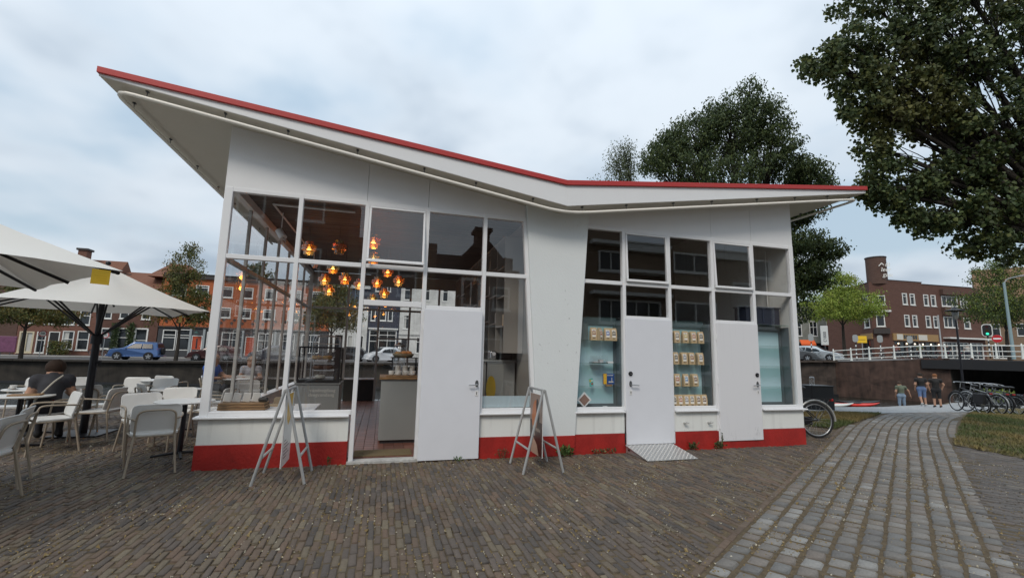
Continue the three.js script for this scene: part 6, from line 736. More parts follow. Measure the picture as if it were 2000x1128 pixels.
{ // linden at the right edge, its crown over the path
  const B = [13.9, 0, 1.3], L = (x, y, z, rx, ry, rz, n, s) => [x - B[0], y, z - B[2], rx, ry, rz, n, s];
  tree('linden_tree', 'dark green linden overhanging the upper right corner', B, { trunkH: 3.6, r0: 0.28, leaf: 0.066, heart: true, per: 40, spread: 0.105, droop: 0.24, autumn: 0.14, twigStep: 2, pal: dark.concat([[0.11, 0.13, 0.035], [0.09, 0.12, 0.04]]), lobes: [
    L(8.1, 7.45, 0.3, 0.42, 0.3, 0.5, 1452), L(8.6, 7.9, 0.45, 0.4, 0.3, 0.5, 990), L(9.3, 5.4, 0.35, 0.4, 0.2, 0.4, 792), L(8.95, 6.6, 0.4, 0.4, 0.28, 0.5, 1056), L(8.9, 7.15, 0.45, 0.45, 0.36, 0.6, 1518), L(9.0, 8.85, 0.6, 0.55, 0.5, 0.7, 1584), L(9.6, 7.9, 0.6, 0.6, 0.55, 0.8, 2376), L(10.2, 8.7, 0.8, 0.7, 0.6, 0.8, 2244), L(9.5, 6.35, 0.45, 0.55, 0.3, 0.6, 1518), L(9.15, 5.75, 0.35, 0.25, 0.2, 0.3, 462), L(10.0, 7.0, 0.6, 0.6, 0.45, 0.7, 1980), L(10.9, 9.6, 1.0, 0.9, 0.7, 0.9, 2376), L(10.9, 7.7, 0.8, 0.75, 0.6, 0.8, 2772), L(10.7, 6.4, 0.7, 0.7, 0.45, 0.8, 2376), L(10.2, 5.05, 0.45, 0.6, 0.24, 0.5, 1452), L(9.5, 4.75, 0.4, 0.35, 0.18, 0.4, 726), L(11.1, 5.5, 0.7, 0.65, 0.4, 0.7, 2244), L(10.5, 4.3, 0.5, 0.42, 0.22, 0.4, 858), L(11.1, 4.6, 0.7, 0.5, 0.35, 0.6, 1518), L(11.4, 3.95, 0.7, 0.5, 0.32, 0.6, 1254), L(12.0, 4.7, 0.95, 0.7, 0.5, 0.8, 1980), L(9.2, 4.95, 0.35, 0.3, 0.18, 0.35, 800), L(9.9, 4.4, 0.4, 0.35, 0.16, 0.3, 700), L(11.8, 8.2, 1.0, 0.9, 0.8, 0.9, 2772), L(11.9, 6.6, 1.0, 0.8, 0.7, 0.9, 2772), L(12.6, 5.7, 1.2, 0.8, 0.6, 0.9, 1980), L(12.3, 9.6, 1.4, 1.1, 0.9, 1.1, 1848), L(12.4, 3.7, 1.0, 0.5, 0.3, 0.5, 726), L(14.5, 7.5, 2.5, 1.6, 1.8, 1.6, 1188), L(15.2, 5.2, 0.5, 1.4, 1.2, 1.4, 924), L(13.6, 10.2, 0.4, 1.5, 1.0, 1.5, 1056)] });
}
{ // elm behind the pavilion
  const B = [11.6, 0, -5.5], L = (x, y, z, rx, ry, rz, n) => [x - B[0], y, z - B[2], rx, ry, rz, n];
  tree('elm_tree', 'large dark green elm rising behind the pavilion roof', B, { trunkH: 2.6, r0: 0.26, leaf: 0.085, per: 48, spread: 0.17, droop: 0.12, twigStep: 2, pal: dark.concat([[0.1, 0.13, 0.04]]), lobes: [
    L(8.7, 8.3, -5.6, 0.7, 0.55, 0.9, 3570), L(8.15, 7.85, -5.6, 0.45, 0.45, 0.7, 1870), L(9.5, 8.85, -5.4, 0.9, 0.65, 1.1, 4760), L(9.3, 7.695, -5.3, 1, 0.7, 1, 3740), L(10.5, 8.85, -5, 1, 0.8, 1.2, 5525), L(11.2, 9.45, -4.6, 0.7, 0.6, 0.8, 3060), L(10.4, 9.55, -4.9, 0.7, 0.5, 0.8, 2550), L(11.9, 9.05, -4.5, 0.6, 0.5, 0.7, 2040), L(10.1, 7.075, -4.8, 1.2, 0.8, 1.3, 5525), L(11.6, 8.25, -4.6, 1, 0.8, 1.1, 5270), L(12.6, 7.695, -4.4, 0.7, 0.5, 0.8, 2550), L(13.1, 7.075, -4.3, 0.45, 0.35, 0.6, 1105), L(10.95, 10.2, -4.4, 0.3, 0.4, 0.4, 595), L(11.85, 9.85, -4.4, 0.25, 0.4, 0.35, 425), L(8.2, 6.3, -5.4, 0.5, 0.5, 0.7, 1530), L(12.2, 6.2, -4.6, 0.9, 0.55, 1, 3570), L(11, 5.6, -5.2, 1.3, 0.7, 1.2, 3060), L(9.5, 5.9, -5.2, 0.9, 0.6, 1, 2040),
    L(13.0, 7.6, -4.3, 0.6, 0.45, 0.7, 1900), L(13.5, 7.2, -4.2, 0.4, 0.3, 0.5, 900), L(12.9, 6.3, -4.3, 0.5, 0.4, 0.6, 1300), L(12.4, 5.15, -4.2, 0.75, 0.36, 0.7, 3600), L(13.2, 4.95, -4.0, 0.5, 0.28, 0.5, 1900), L(12.6, 4.3, -4.2, 0.65, 0.4, 0.7, 3400), L(12.2, 3.5, -4.4, 0.5, 0.4, 0.7, 2000), L(13.0, 3.9, -4.2, 0.42, 0.3, 0.5, 1400), L(12.0, 4.7, -4.8, 0.9, 0.6, 0.9, 3400), L(12.1, 2.9, -4.5, 0.4, 0.35, 0.6, 900)] });
}
tree('birch_tree', 'light feathery birch peeping over the roof left of the elm', [8.9, 0, -7.75], { trunkH: 5.5, r0: 0.13, leaf: 0.07, per: 24, spread: 0.2, droop: 0.75, twigStep: 1, pal: [[0.1, 0.12, 0.06], [0.085, 0.11, 0.05]], lobes: [[-0.6, 9.15, 0, 0.35, 0.45, 0.5, 700], [-1.0, 8.7, 0, 0.35, 0.6, 0.5, 800], [-0.35, 8.6, -0.2, 0.45, 0.6, 0.5, 900], [-0.8, 7.9, 0, 0.5, 0.5, 0.6, 800], [-1.75, 7.75, 0, 0.3, 0.22, 0.4, 260]] });
const far = (label, base, h, w, y0, pal, autumn, n = 4200, leaf = 0.2) => tree('street_tree', label, base, { trunkH: y0 * 0.9, r0: 0.2, leaf, per: 40, spread: 0.45, autumn, pal, twigStep: 5, lobes: [[0, lerp(y0, h, 0.35), 0, w, (h - y0) * 0.3, w, n], [-w * 0.55, lerp(y0, h, 0.25), 0.3, w * 0.7, (h - y0) * 0.24, w * 0.7, n * 0.5], [w * 0.55, lerp(y0, h, 0.25), -0.3, w * 0.7, (h - y0) * 0.24, w * 0.7, n * 0.5], [0, lerp(y0, h, 0.7), 0, w * 0.6, (h - y0) * 0.24, w * 0.6, n * 0.5], [0.2, lerp(y0, h, 0.92), 0, w * 0.28, (h - y0) * 0.1, w * 0.28, n * 0.12]] });
far('street tree with green yellow crown left of the parasol post', [-31.5, st(-31), -45.5], 7.2, 3.3, 3.0, olive, 0.5); far('tall yellowing street tree before the orange block', [-19.2, st(-19), -45], 11.4, 2.6, 3.2, olive, 0.8); far('yellowing street tree seen through the cafe windows', [-4.9, st(-5), -41.3], 9.2, 2.4, 3.0, olive, 0.7);
far('bright yellow green street tree before the brick block', [49.4, 1.7, -32], 9.8, 4.2, 4.0, lime.map(([a, b, c]) => [a * 1.5, b * 1.5, c * 1.3]), 0.25, 6500); far('green tree at the right frame edge beyond the bridge', [66.5, 1.9, -26.8], 11.5, 4.4, 3.6, lime.concat(dark), 0.1, 6000); far('yellowing street tree left of the brick block, half hidden', [42.5, 1.5, -38], 6.6, 2.2, 3.2, olive, 0.6, 2400);
far('green tree behind the orange block roof, left one', [-20, 0, -74], 15.2, 4, 7, dark.concat(olive), 0.1, 3000, 0.32); far('green tree behind the orange block roof, right one', [-10, 0, -76], 14.8, 5, 6, dark.concat(olive), 0.1, 3400, 0.32);
// ivy on the dark brick house and weeds along the plinth
function tuft(name, label, cat, pos, n, w, h, ls, pal, depth) { const im = new THREE.InstancedMesh(leafGeo(ls), std([1, 1, 1], { roughness: 0.8, side: THREE.DoubleSide }), n), q = new THREE.Object3D(), c = new THREE.Color(); for (let i = 0; i < n; i++) { q.position.set(rr(-w, w) * (0.4 + 0.6 * rnd()), rr(0.02, h), rr(-depth, depth)); q.rotation.set(rr(-1.2, 1.2), rr(0, 6.28), rr(1.6, 4.6)); q.scale.setScalar(rr(0.6, 1.3)); q.updateMatrix(); im.setMatrixAt(i, q.matrix); const k = pal[i % pal.length], g = rr(0.7, 1.3); im.setColorAt(i, c.setRGB(k[0] * g, k[1] * g, k[2] * g)); } const t = thing(name, label, cat, pos); im.name = 'leaves'; im.userData.kind = 'stuff'; t.add(im); part('stem', [0, 1, 2].map((k) => cyl([(k - 1) * w * 0.2, 0, 0], [(k - 1) * w * 0.5, h * 0.8, 0], 0.003 + h * 0.004, 0.002, 5)), std([0.1, 0.11, 0.04]), t); return t; }
tuft('ivy', 'green ivy between the ground floor windows of the dark brick house, left strand', 'ivy', [-30.4, 0.3, -57.8], 700, 0.45, 3.6, 0.22, dark, 0.12); tuft('ivy', 'green ivy beside the white framed window of the dark brick house, right strand', 'ivy', [-28.9, 0.3, -57.8], 700, 0.5, 3.7, 0.22, dark, 0.12); tuft('shrub', 'low green shrub before the red brown brick house', 'shrub', [-35.2, 0.15, -57], 900, 1.2, 1.5, 0.2, olive, 0.5);
[[4.98, 0.06, 'weed tuft under the middle display window, by the ramp'], [5.5, 0.07, 'weed tuft beside the right closed door']].forEach(([x, z, l]) => tuft('weed', l, 'weed', [x, 0, z], 70, 0.08, 0.1, 0.045, [[0.05, 0.08, 0.025], [0.09, 0.1, 0.04]], 0.05));
tuft('weed', 'green weeds at the foot of the pillar beside the sandwich board', 'weed', [2.72, 0, 0.12], 110, 0.14, 0.12, 0.06, [[0.06, 0.12, 0.03], [0.1, 0.14, 0.04]], 0.05); tuft('weed', 'dry reddish weed left of the pillar', 'weed', [1.75, 0, 0.06], 90, 0.12, 0.13, 0.022, [[0.12, 0.08, 0.05], [0.08, 0.08, 0.03]], 0.04); tuft('weed', 'tiny weed under the open door leaf', 'weed', [1.1, 0, 0.14], 40, 0.08, 0.05, 0.03, [[0.05, 0.12, 0.02]], 0.03); tuft('weed', 'thin sprig growing up the right closed door hinge', 'weed', [5.56, 0.09, 0.05], 14, 0.025, 0.17, 0.025, [[0.05, 0.07, 0.02]], 0.02); tuft('weed', 'small sprig at the plinth right of the left sandwich board', 'weed', [-0.58, 0, 0.06], 14, 0.05, 0.1, 0.03, [[0.05, 0.08, 0.02]], 0.02); tuft('weed', 'low weeds along the plinth below the first display window', 'weed', [3.35, 0, 0.06], 70, 0.3, 0.06, 0.04, [[0.1, 0.1, 0.04], [0.14, 0.12, 0.05]], 0.03); tuft('grass_tuft', 'green tuft under the bridge beside the pale pavement', 'plant', [38.5, -1.15, -13.6], 500, 1.4, 0.8, 0.25, lime, 0.6);
// ---------------------------------------------------------------- bicycles
function bicycle(label, pos, turn, o = {}) { // rolls along local x
  const t = thing('bicycle', label, 'bicycle', pos, turn, o.group || 'bicycles on the lawn edge'); t.rotation.z = 0; t.rotation.order = 'YXZ'; t.rotation.x = o.leanX || 0.07; const fm = o.mat || M.bikeBlack, r = 0.34;
  for (const x of [-0.54, 0.54]) { const w = part('wheel', mv(tor(r - 0.02, 0.02, 7, 40), 0, 0, 0), M.rubber, t); w.position.set(x, r, 0); part('rim', tor(r - 0.045, 0.01, 5, 36), M.steel, w); part('spokes', Array.from({ length: 18 }, (_, k) => { const a = k * 0.349; return cyl([Math.cos(a) * 0.03, Math.sin(a) * 0.03, (k % 2 ? 1 : -1) * 0.02], [Math.cos(a + 0.25) * (r - 0.045), Math.sin(a + 0.25) * (r - 0.045), 0], 0.0016, 0.0016, 3); }), M.steel, w); part('hub', cyl([0, 0, -0.05], [0, 0, 0.05], 0.025, 0.025, 8), M.steel, w); }
  const fend = (x, a0, a1) => { const g = new THREE.TorusGeometry(r + 0.03, 0.022, 5, 18, a1 - a0); g.rotateZ(a0); g.scale(1, 1, 1.2); g.translate(x, r, 0); return g; }; part('mudguard', fend(-0.54, 0.5, 3.2), o.fender || fm, t); part('mudguard', fend(0.54, 0.1, 2.3), o.fender || fm, t);
  const bb = [-0.08, 0.3, 0], st2 = [-0.22, 0.78, 0], hd = [0.36, 0.84, 0], hd2 = [0.4, 0.68, 0]; part('frame', [cyl(bb, st2, 0.018), cyl(bb, hd2, 0.021), o.step ? cyl([-0.13, 0.46, 0], hd2, 0.02) : cyl([-0.2, 0.72, 0], hd, 0.018), cyl(hd, hd2, 0.022), cyl(bb, [-0.54, r, 0.05], 0.011), cyl(bb, [-0.54, r, -0.05], 0.011), cyl([-0.2, 0.7, 0], [-0.54, r, 0.05], 0.01), cyl([-0.2, 0.7, 0], [-0.54, r, -0.05], 0.01)], fm, t); part('fork', [cyl(hd2, [0.54, r, 0.05], 0.013), cyl(hd2, [0.54, r, -0.05], 0.013), cyl(hd2, hd, 0.015)], fm, t);
  part('handlebar', [cyl(hd, [0.33, 1.02, 0], 0.014), tube([[0.2, 1.0, -0.28], [0.3, 1.03, -0.24], [0.36, 1.05, 0], [0.3, 1.03, 0.24], [0.2, 1.0, 0.28]], 0.012, 20, 6)], M.steel, t); part('saddle', (() => { const g = sph(-0.25, 0.95, 0, 0.13, 12, 8, 1, 0.35, 0.75); return g; })(), M.black, t); part('seat_post', cyl(st2, [-0.25, 0.93, 0], 0.013), M.steel, t); part('carrier', [bx(-0.85, -0.35, 0.735, 0.75, -0.07, -0.055), bx(-0.85, -0.35, 0.735, 0.75, 0.055, 0.07), bx(-0.85, -0.835, 0.735, 0.75, -0.055, 0.055), bx(-0.6, -0.585, 0.735, 0.75, -0.055, 0.055), cyl([-0.8, 0.74, 0.06], [-0.55, r, 0.07], 0.006), cyl([-0.8, 0.74, -0.06], [-0.55, r, -0.07], 0.006)], fm, t);
  part('chain_case', rb(-0.5, 0.02, 0.24, 0.4, 0.05, 0.075, 0.012, 1), M.black, t); part('pedal', [cyl([-0.08, 0.3, 0.06], [0.02, 0.18, 0.08], 0.01), rb(0.0, 0.1, 0.165, 0.185, 0.08, 0.17, 0.006, 1)], M.steel, t); part('rear_light', rb(-0.9, -0.86, 0.7, 0.75, -0.04, 0.04, 0.008, 1), std([0.35, 0.02, 0.02], { roughness: 0.3 }), t); part('kickstand', cyl([-0.42, 0.3, 0.06], [-0.48, 0.02, 0.22], 0.009), M.steel, t);
  if (o.bag) part('pannier', rb(-0.82, -0.42, 0.35, 0.7, -0.2, -0.075, 0.03, 2), M.black, t); if (o.rack) part('front_rack', [bx(0.42, 0.8, 0.86, 0.875, -0.16, 0.16)], M.black, t); return t;
}
bicycle('bicycle leaning behind the right pavilion corner, only its rear wheel showing', [7.72, 0, -0.62], Math.PI * 1.0 - 0.25, { fender: std([0.5, 0.5, 0.48], { roughness: 0.3, metalness: 0.5 }), group: 'lone bicycle' });
{ const silver = std([0.3, 0.31, 0.32], { metalness: 0.4, roughness: 0.4 }), blueBlack = std([0.02, 0.03, 0.05], { roughness: 0.4 }); const b = [[20.0, -4.7, 1.15, { bag: 1 }, 'leftmost bicycle of the cluster, with black pannier'], [20.5, -4.62, 1.28, { mat: silver }, 'silver framed bicycle, second of the cluster'], [21.0, -4.66, 1.2, { rack: 1 }, 'black bicycle in the middle of the cluster'], [21.5, -4.7, 1.34, { step: 1 }, 'step through bicycle, fourth of the cluster'], [22.0, -4.8, 1.3, { mat: blueBlack, bag: 1 }, 'rightmost bicycle of the cluster, seen from behind']]; for (const [x, z, a, o, l] of b) bicycle(l, [x, hh(x, z), z], a, o); }
bicycle('bicycle parked by the ivy house, left one', [-31.2, st(-31) + 0.13, -56.6], 0.1, { group: 'bicycles by the ivy house' }); bicycle('bicycle parked by the ivy house, right one', [-29.9, st(-30) + 0.13, -56.4], 0.15, { group: 'bicycles by the ivy house' });
for (let i = 0; i < 8; i++) { const u = i / 7; bicycle('bicycle parked before the cafe across the bridge, ' + ['first', 'second', 'third', 'fourth', 'fifth', 'sixth', 'seventh', 'eighth'][i] + ' from the left', [lerp(52, 60, u), 1.8, lerp(-29.5, -24.5, u) - 2], 1.2 + 0.3 * Math.sin(i * 5), { group: 'bicycles across the bridge', step: i % 2 }); }
// ---------------------------------------------------------------- people
function figure(label, pos, turn, J, o) { // J: joints by name; one continuous skin from tapered capsules, coloured by garment
  const t = thing('person', label, 'person', pos, turn); if (o.scale) t.scale.setScalar(o.scale);
  const C = o.col, bones = []; const B = (a, b, r0, r1, c) => bones.push([V(...J[a]), V(...J[b]), r0, r1, c]);
  B('pelvis', 'waist', 0.135, 0.13, 'low'); B('waist', 'chest', 0.135, 0.155, 'top'); B('shL', 'shR', 0.085, 0.085, 'top'); B('chest', 'neck', 0.13, 0.07, 'top'); B('neck', 'head', 0.055, 0.06, 'skin'); B('head', 'crown', 0.095, 0.088, 'skin'); B('hipL', 'hipR', 0.115, 0.115, 'low');
  for (const s of ['L', 'R']) { B('sh' + s, 'el' + s, 0.07, 0.048, o.sleeve === 'long' ? 'top' : 'arm'); B('el' + s, 'ha' + s, 0.046, 0.032, 'skin'); B('hip' + s, 'kn' + s, 0.1, 0.068, 'low'); B('kn' + s, 'an' + s, 0.062, 0.042, o.shorts ? 'skin' : 'low'); B('an' + s, 'to' + s, 0.045, 0.036, 'shoe'); }
  const lo = V(9, 9, 9), hi = V(-9, -9, -9); for (const [a, b, r0] of bones) for (const p of [a, b]) { lo.min(p.clone().subScalar(0.2)); hi.max(p.clone().addScalar(0.2)); }
  const size = Math.max(hi.x - lo.x, hi.y - lo.y, hi.z - lo.z), res = 76, mc = new MarchingCubes(res, M.black, false, false, 60000); const ctr = lo.clone().add(hi).multiplyScalar(0.5); mc.isolation = 0; const f = mc.field; f.fill(-1); const tmp = V(0, 0, 0);
  const sd = (p) => { let m = 9, w = 'top', best = 9; for (const [a, b, r0, r1, c] of bones) { const ab = b.clone().sub(a), h = clamp(tmp.copy(p).sub(a).dot(ab) / ab.lengthSq()); const d = p.distanceTo(tmp.copy(a).addScaledVector(ab, h)) - lerp(r0, r1, h); if (d < best) { best = d; w = c; if (c === 'arm') w = h < 0.55 ? 'top' : 'skin'; if (c === 'low' && o.shorts && h > 1.1) w = 'skin'; } const k = 0.045, q = clamp(0.5 + 0.5 * (m - d) / k); m = lerp(m, d, q) - k * q * (1 - q); } return [m, w]; };
  const p = V(0, 0, 0); for (let k = 0; k < res; k++) for (let j = 0; j < res; j++) for (let i = 0; i < res; i++) { p.set(((i - res / 2) / (res / 2)) * (size / 2) + ctr.x, ((j - res / 2) / (res / 2)) * (size / 2) + ctr.y, ((k - res / 2) / (res / 2)) * (size / 2) + ctr.z); let near = false; for (const [a, b, r0] of bones) { if (p.x > Math.min(a.x, b.x) - 0.22 && p.x < Math.max(a.x, b.x) + 0.22 && p.y > Math.min(a.y, b.y) - 0.22 && p.y < Math.max(a.y, b.y) + 0.22 && p.z > Math.min(a.z, b.z) - 0.22 && p.z < Math.max(a.z, b.z) + 0.22) { near = true; break; } } if (near) f[i + j * res + k * res * res] = -sd(p)[0]; }
  mc.update(); const n = mc.count, pos2 = new Float32Array(n * 3), nor = new Float32Array(n * 3), col = new Float32Array(n * 3);
  for (let i = 0; i < n; i++) { p.set(mc.positionArray[3 * i] * size / 2 + ctr.x, mc.positionArray[3 * i + 1] * size / 2 + ctr.y, mc.positionArray[3 * i + 2] * size / 2 + ctr.z); pos2.set([p.x, p.y, p.z], 3 * i); nor.set([mc.normalArray[3 * i], mc.normalArray[3 * i + 1], mc.normalArray[3 * i + 2]], 3 * i); }
  for (let i = 0; i < n; i += 3) for (let k = 0; k < 3; k++) { p.set(pos2[3 * (i + k)], pos2[3 * (i + k) + 1], pos2[3 * (i + k) + 2]); const w = sd(p)[1]; col.set(C[w] || C.top, 3 * (i + k)); }
  const g = new THREE.BufferGeometry(); g.setAttribute('position', new THREE.BufferAttribute(pos2, 3)); g.setAttribute('normal', new THREE.BufferAttribute(nor, 3)); g.setAttribute('color', new THREE.BufferAttribute(col, 3)); g.setAttribute('uv', new THREE.BufferAttribute(new Float32Array(n * 2), 2));
  const extra = []; const tint = (q, c) => { const m = q.attributes.position.count, a = new Float32Array(m * 3); for (let i = 0; i < m; i++) a.set(c, 3 * i); q.setAttribute('color', new THREE.BufferAttribute(a, 3)); extra.push(q); };
  for (const s of ['L', 'R']) { const h = V(...J['ha' + s]), d = h.clone().sub(V(...J['el' + s])).normalize(), sd2 = V(d.y, -d.x, d.z).cross(d).normalize(); const palm = sph(0, 0, 0, 0.04, 8, 6, 0.9, 1.2, 0.55); palm.translate(h.x + d.x * 0.03, h.y + d.y * 0.03, h.z + d.z * 0.03); tint(palm, C.skin); for (let k = 0; k < 4; k++) { const a = h.clone().addScaledVector(d, 0.06).addScaledVector(sd2, (k - 1.5) * 0.018), b = a.clone().addScaledVector(d, 0.04).add(V(0, -0.008, 0)), c2 = b.clone().addScaledVector(d, 0.03 - 0.004 * Math.abs(k - 1.4)).add(V(0, -0.018, 0)); tint(cyl(a, b, 0.0095, 0.009, 6), C.skin); tint(cyl(b, c2, 0.009, 0.0075, 6), C.skin); } const a = h.clone().addScaledVector(sd2, 0.03), b = a.clone().addScaledVector(d, 0.045).addScaledVector(sd2, 0.022); tint(cyl(a, b, 0.011, 0.009, 6), C.skin); }
  const hd = V(...J.head).lerp(V(...J.crown), 0.55), fw = V(...(o.face || [0, 0, 1])).normalize(), rt = V(fw.z, 0, -fw.x); const at = (a, b, c) => hd.clone().addScaledVector(rt, a).add(V(0, b, 0)).addScaledVector(fw, c); const nose = new THREE.ConeGeometry(0.016, 0.045, 6); nose.translate(0, 0.012, 0); const nq = at(0, -0.02, 0.1); nose.translate(nq.x, nq.y, nq.z); tint(nose, C.skin); for (const s of [-1, 1]) { const e = at(s * 0.033, 0.012, 0.088); tint(sph(e.x, e.y, e.z, 0.011, 6, 5), [0.03, 0.02, 0.02]); const er = at(s * 0.094, -0.005, 0.0); tint(sph(er.x, er.y, er.z, 0.024, 6, 5, 0.5, 1.2, 0.8), C.skin); } const mo = at(0, -0.055, 0.088); tint(sph(mo.x, mo.y, mo.z, 0.018, 6, 4, 1.3, 0.4, 0.5), [0.3, 0.1, 0.08]);
  part('body', [g, ...extra], std([1, 1, 1], { vertexColors: true, roughness: 0.8 }), t);
  const hg = []; const hc = at(0, 0.03, -0.018); const hs = new THREE.SphereGeometry(o.hairR || 0.108, 18, 14, 0, 6.284, 0, o.hairDown || 1.75); hs.rotateX(-0.35); hs.rotateY(Math.atan2(fw.x, fw.z)); { const q = hs.attributes.position; for (let i = 0; i < q.count; i++) { const k = 1 + 0.12 * fbm(q.getX(i) * 22, q.getY(i) * 22, q.getZ(i) * 22, 2); q.setXYZ(i, q.getX(i) * k, q.getY(i) * k, q.getZ(i) * k); } hs.computeVertexNormals(); } hs.translate(hc.x, hc.y, hc.z); hg.push(hs); if (o.longHair) { const b = at(0, -0.1, -0.06); const s2 = sph(0, 0, 0, 0.1, 12, 10, 1, o.longHair, 0.65); { const q = s2.attributes.position; for (let i = 0; i < q.count; i++) { const k = 1 + 0.15 * fbm(q.getX(i) * 25, q.getY(i) * 12, q.getZ(i) * 25, 2); q.setXYZ(i, q.getX(i) * k, q.getY(i), q.getZ(i) * k); } s2.computeVertexNormals(); } s2.rotateY(Math.atan2(fw.x, fw.z)); s2.translate(b.x, b.y, b.z); hg.push(s2); }
  part('hair', hg, std(o.hair || [0.03, 0.018, 0.012], { roughness: 0.85, side: THREE.DoubleSide }), t); if (o.strap) part('bag_strap', o.strap, std([0.5, 0.47, 0.4], { roughness: 0.8 }), t); return t;
}
const SIT = { pelvis: [0, 0.53, -0.08], waist: [0, 0.68, -0.1], chest: [0, 0.9, -0.09], neck: [0, 1.06, -0.06], head: [0, 1.13, -0.03], crown: [0, 1.24, -0.02], shL: [0.17, 0.99, -0.08], shR: [-0.17, 0.99, -0.08], elL: [0.24, 0.76, 0.0], elR: [-0.24, 0.76, 0.0], haL: [0.14, 0.76, 0.24], haR: [-0.14, 0.76, 0.24], hipL: [0.09, 0.53, -0.05], hipR: [-0.09, 0.53, -0.05], knL: [0.12, 0.53, 0.36], knR: [-0.12, 0.53, 0.36], anL: [0.12, 0.09, 0.36], anR: [-0.12, 0.09, 0.36], toL: [0.13, 0.04, 0.5], toR: [-0.13, 0.04, 0.5] };
const STAND = { pelvis: [0, 0.93, 0], waist: [0, 1.08, 0], chest: [0, 1.3, 0], neck: [0, 1.46, 0.01], head: [0, 1.55, 0.03], crown: [0, 1.66, 0.03], shL: [0.19, 1.4, 0], shR: [-0.19, 1.4, 0], elL: [0.26, 1.14, -0.02], elR: [-0.26, 1.14, -0.02], haL: [0.24, 0.92, 0.08], haR: [-0.24, 0.92, 0.08], hipL: [0.095, 0.9, 0], hipR: [-0.095, 0.9, 0], knL: [0.11, 0.5, 0.02], knR: [-0.11, 0.5, 0.02], anL: [0.12, 0.09, -0.03], anR: [-0.12, 0.09, -0.03], toL: [0.13, 0.04, 0.12], toR: [-0.13, 0.04, 0.12] };
const skin = [0.42, 0.24, 0.16];
figure('person in dark grey shirt with pale bag strap seated on the terrace, back to us', [-4.85, 0, -2.15], -2.75, { ...SIT, neck: [0, 1.03, 0.02], head: [0, 1.08, 0.07], crown: [0, 1.18, 0.1], chest: [0, 0.88, -0.04], shL: [0.18, 0.97, -0.02], shR: [-0.18, 0.97, -0.02] }, { scale: 0.97, col: { top: [0.03, 0.031, 0.038], low: [0.02, 0.02, 0.025], skin, shoe: [0.02, 0.02, 0.02] }, hair: [0.035, 0.018, 0.01], hairR: 0.125, hairDown: 2.2, longHair: 0.9, strap: tube([[-0.12, 1.04, -0.14], [-0.04, 0.95, -0.245], [0.06, 0.8, -0.262], [0.14, 0.68, -0.23]], 0.013, 20, 6) });
figure('person in blue shirt seated by the canal, seen through the corner glass', [-3.85, 0, -6.0], 1.3, { ...SIT, haL: [0.14, 0.78, 0.36], elL: [0.22, 0.78, 0.1] }, { col: { top: [0.03, 0.1, 0.4], low: [0.03, 0.035, 0.05], skin, shoe: [0.1, 0.1, 0.1] }, hair: [0.05, 0.025, 0.015] });
figure('long haired person in pale top seated by the glass wall', [-3.22, 0, -6.6], 0.2, SIT, { scale: 0.96, col: { top: [0.35, 0.35, 0.38], low: [0.06, 0.07, 0.1], skin, shoe: [0.3, 0.3, 0.3] }, hair: [0.2, 0.11, 0.045], longHair: 1.6, hairR: 0.115 });
{
  const gp = (x, z) => [x, hh(x, z), z];
  figure('man in black shirt and blue shorts walking down to the water', gp(25.3, -9.5), 2.5, { ...STAND, knL: [0.11, 0.52, -0.06], anL: [0.12, 0.16, -0.26], toL: [0.13, 0.06, -0.16] }, { scale: 0.9, shorts: 1, col: { top: [0.012, 0.012, 0.013], low: [0.1, 0.16, 0.3], skin, shoe: [0.5, 0.5, 0.48] }, hair: [0.02, 0.014, 0.01] });
  figure('man in black shirt and black shorts standing beside the bicycles', gp(24.1, -8.15), 2.4, { ...STAND, elR: [-0.32, 1.18, 0.02], elL: [0.32, 1.18, 0.02] }, { scale: 0.86, shorts: 1, col: { top: [0.014, 0.013, 0.013], low: [0.012, 0.012, 0.014], skin, shoe: [0.02, 0.02, 0.02] }, hair: [0.2, 0.08, 0.03] });
  figure('man in grey green shirt and pale jeans stepping down at the water edge', [26.6, -1.12, -11.3], 2.6, { ...STAND, elR: [-0.36, 1.2, 0.02], haR: [-0.46, 0.94, 0.06], head: [0.02, 1.53, 0.08], crown: [0.02, 1.63, 0.1] }, { scale: 0.92, col: { top: [0.11, 0.13, 0.09], low: [0.22, 0.3, 0.4], skin, shoe: [0.1, 0.1, 0.1] }, hair: [0.05, 0.03, 0.02] });
  const far2 = [[56.5, 1.85, -31.5, [0.2, 0.05, 0.04], 'in red'], [58.2, 1.85, -30.2, [0.1, 0.12, 0.06], 'in green'], [60.5, 1.85, -29, [0.02, 0.02, 0.025], 'in black'], [62, 1.85, -28, [0.4, 0.38, 0.35], 'in white']]; for (const [x, y, z, c, l] of far2) figure('person ' + l + ' seated on the cafe terrace across the bridge', [x, y + 0.15, z], 2.2, SIT, { scale: 1.15, col: { top: c, low: [0.03, 0.03, 0.05], skin, shoe: [0.05, 0.05, 0.05] }, hair: [0.05, 0.03, 0.02] });
}
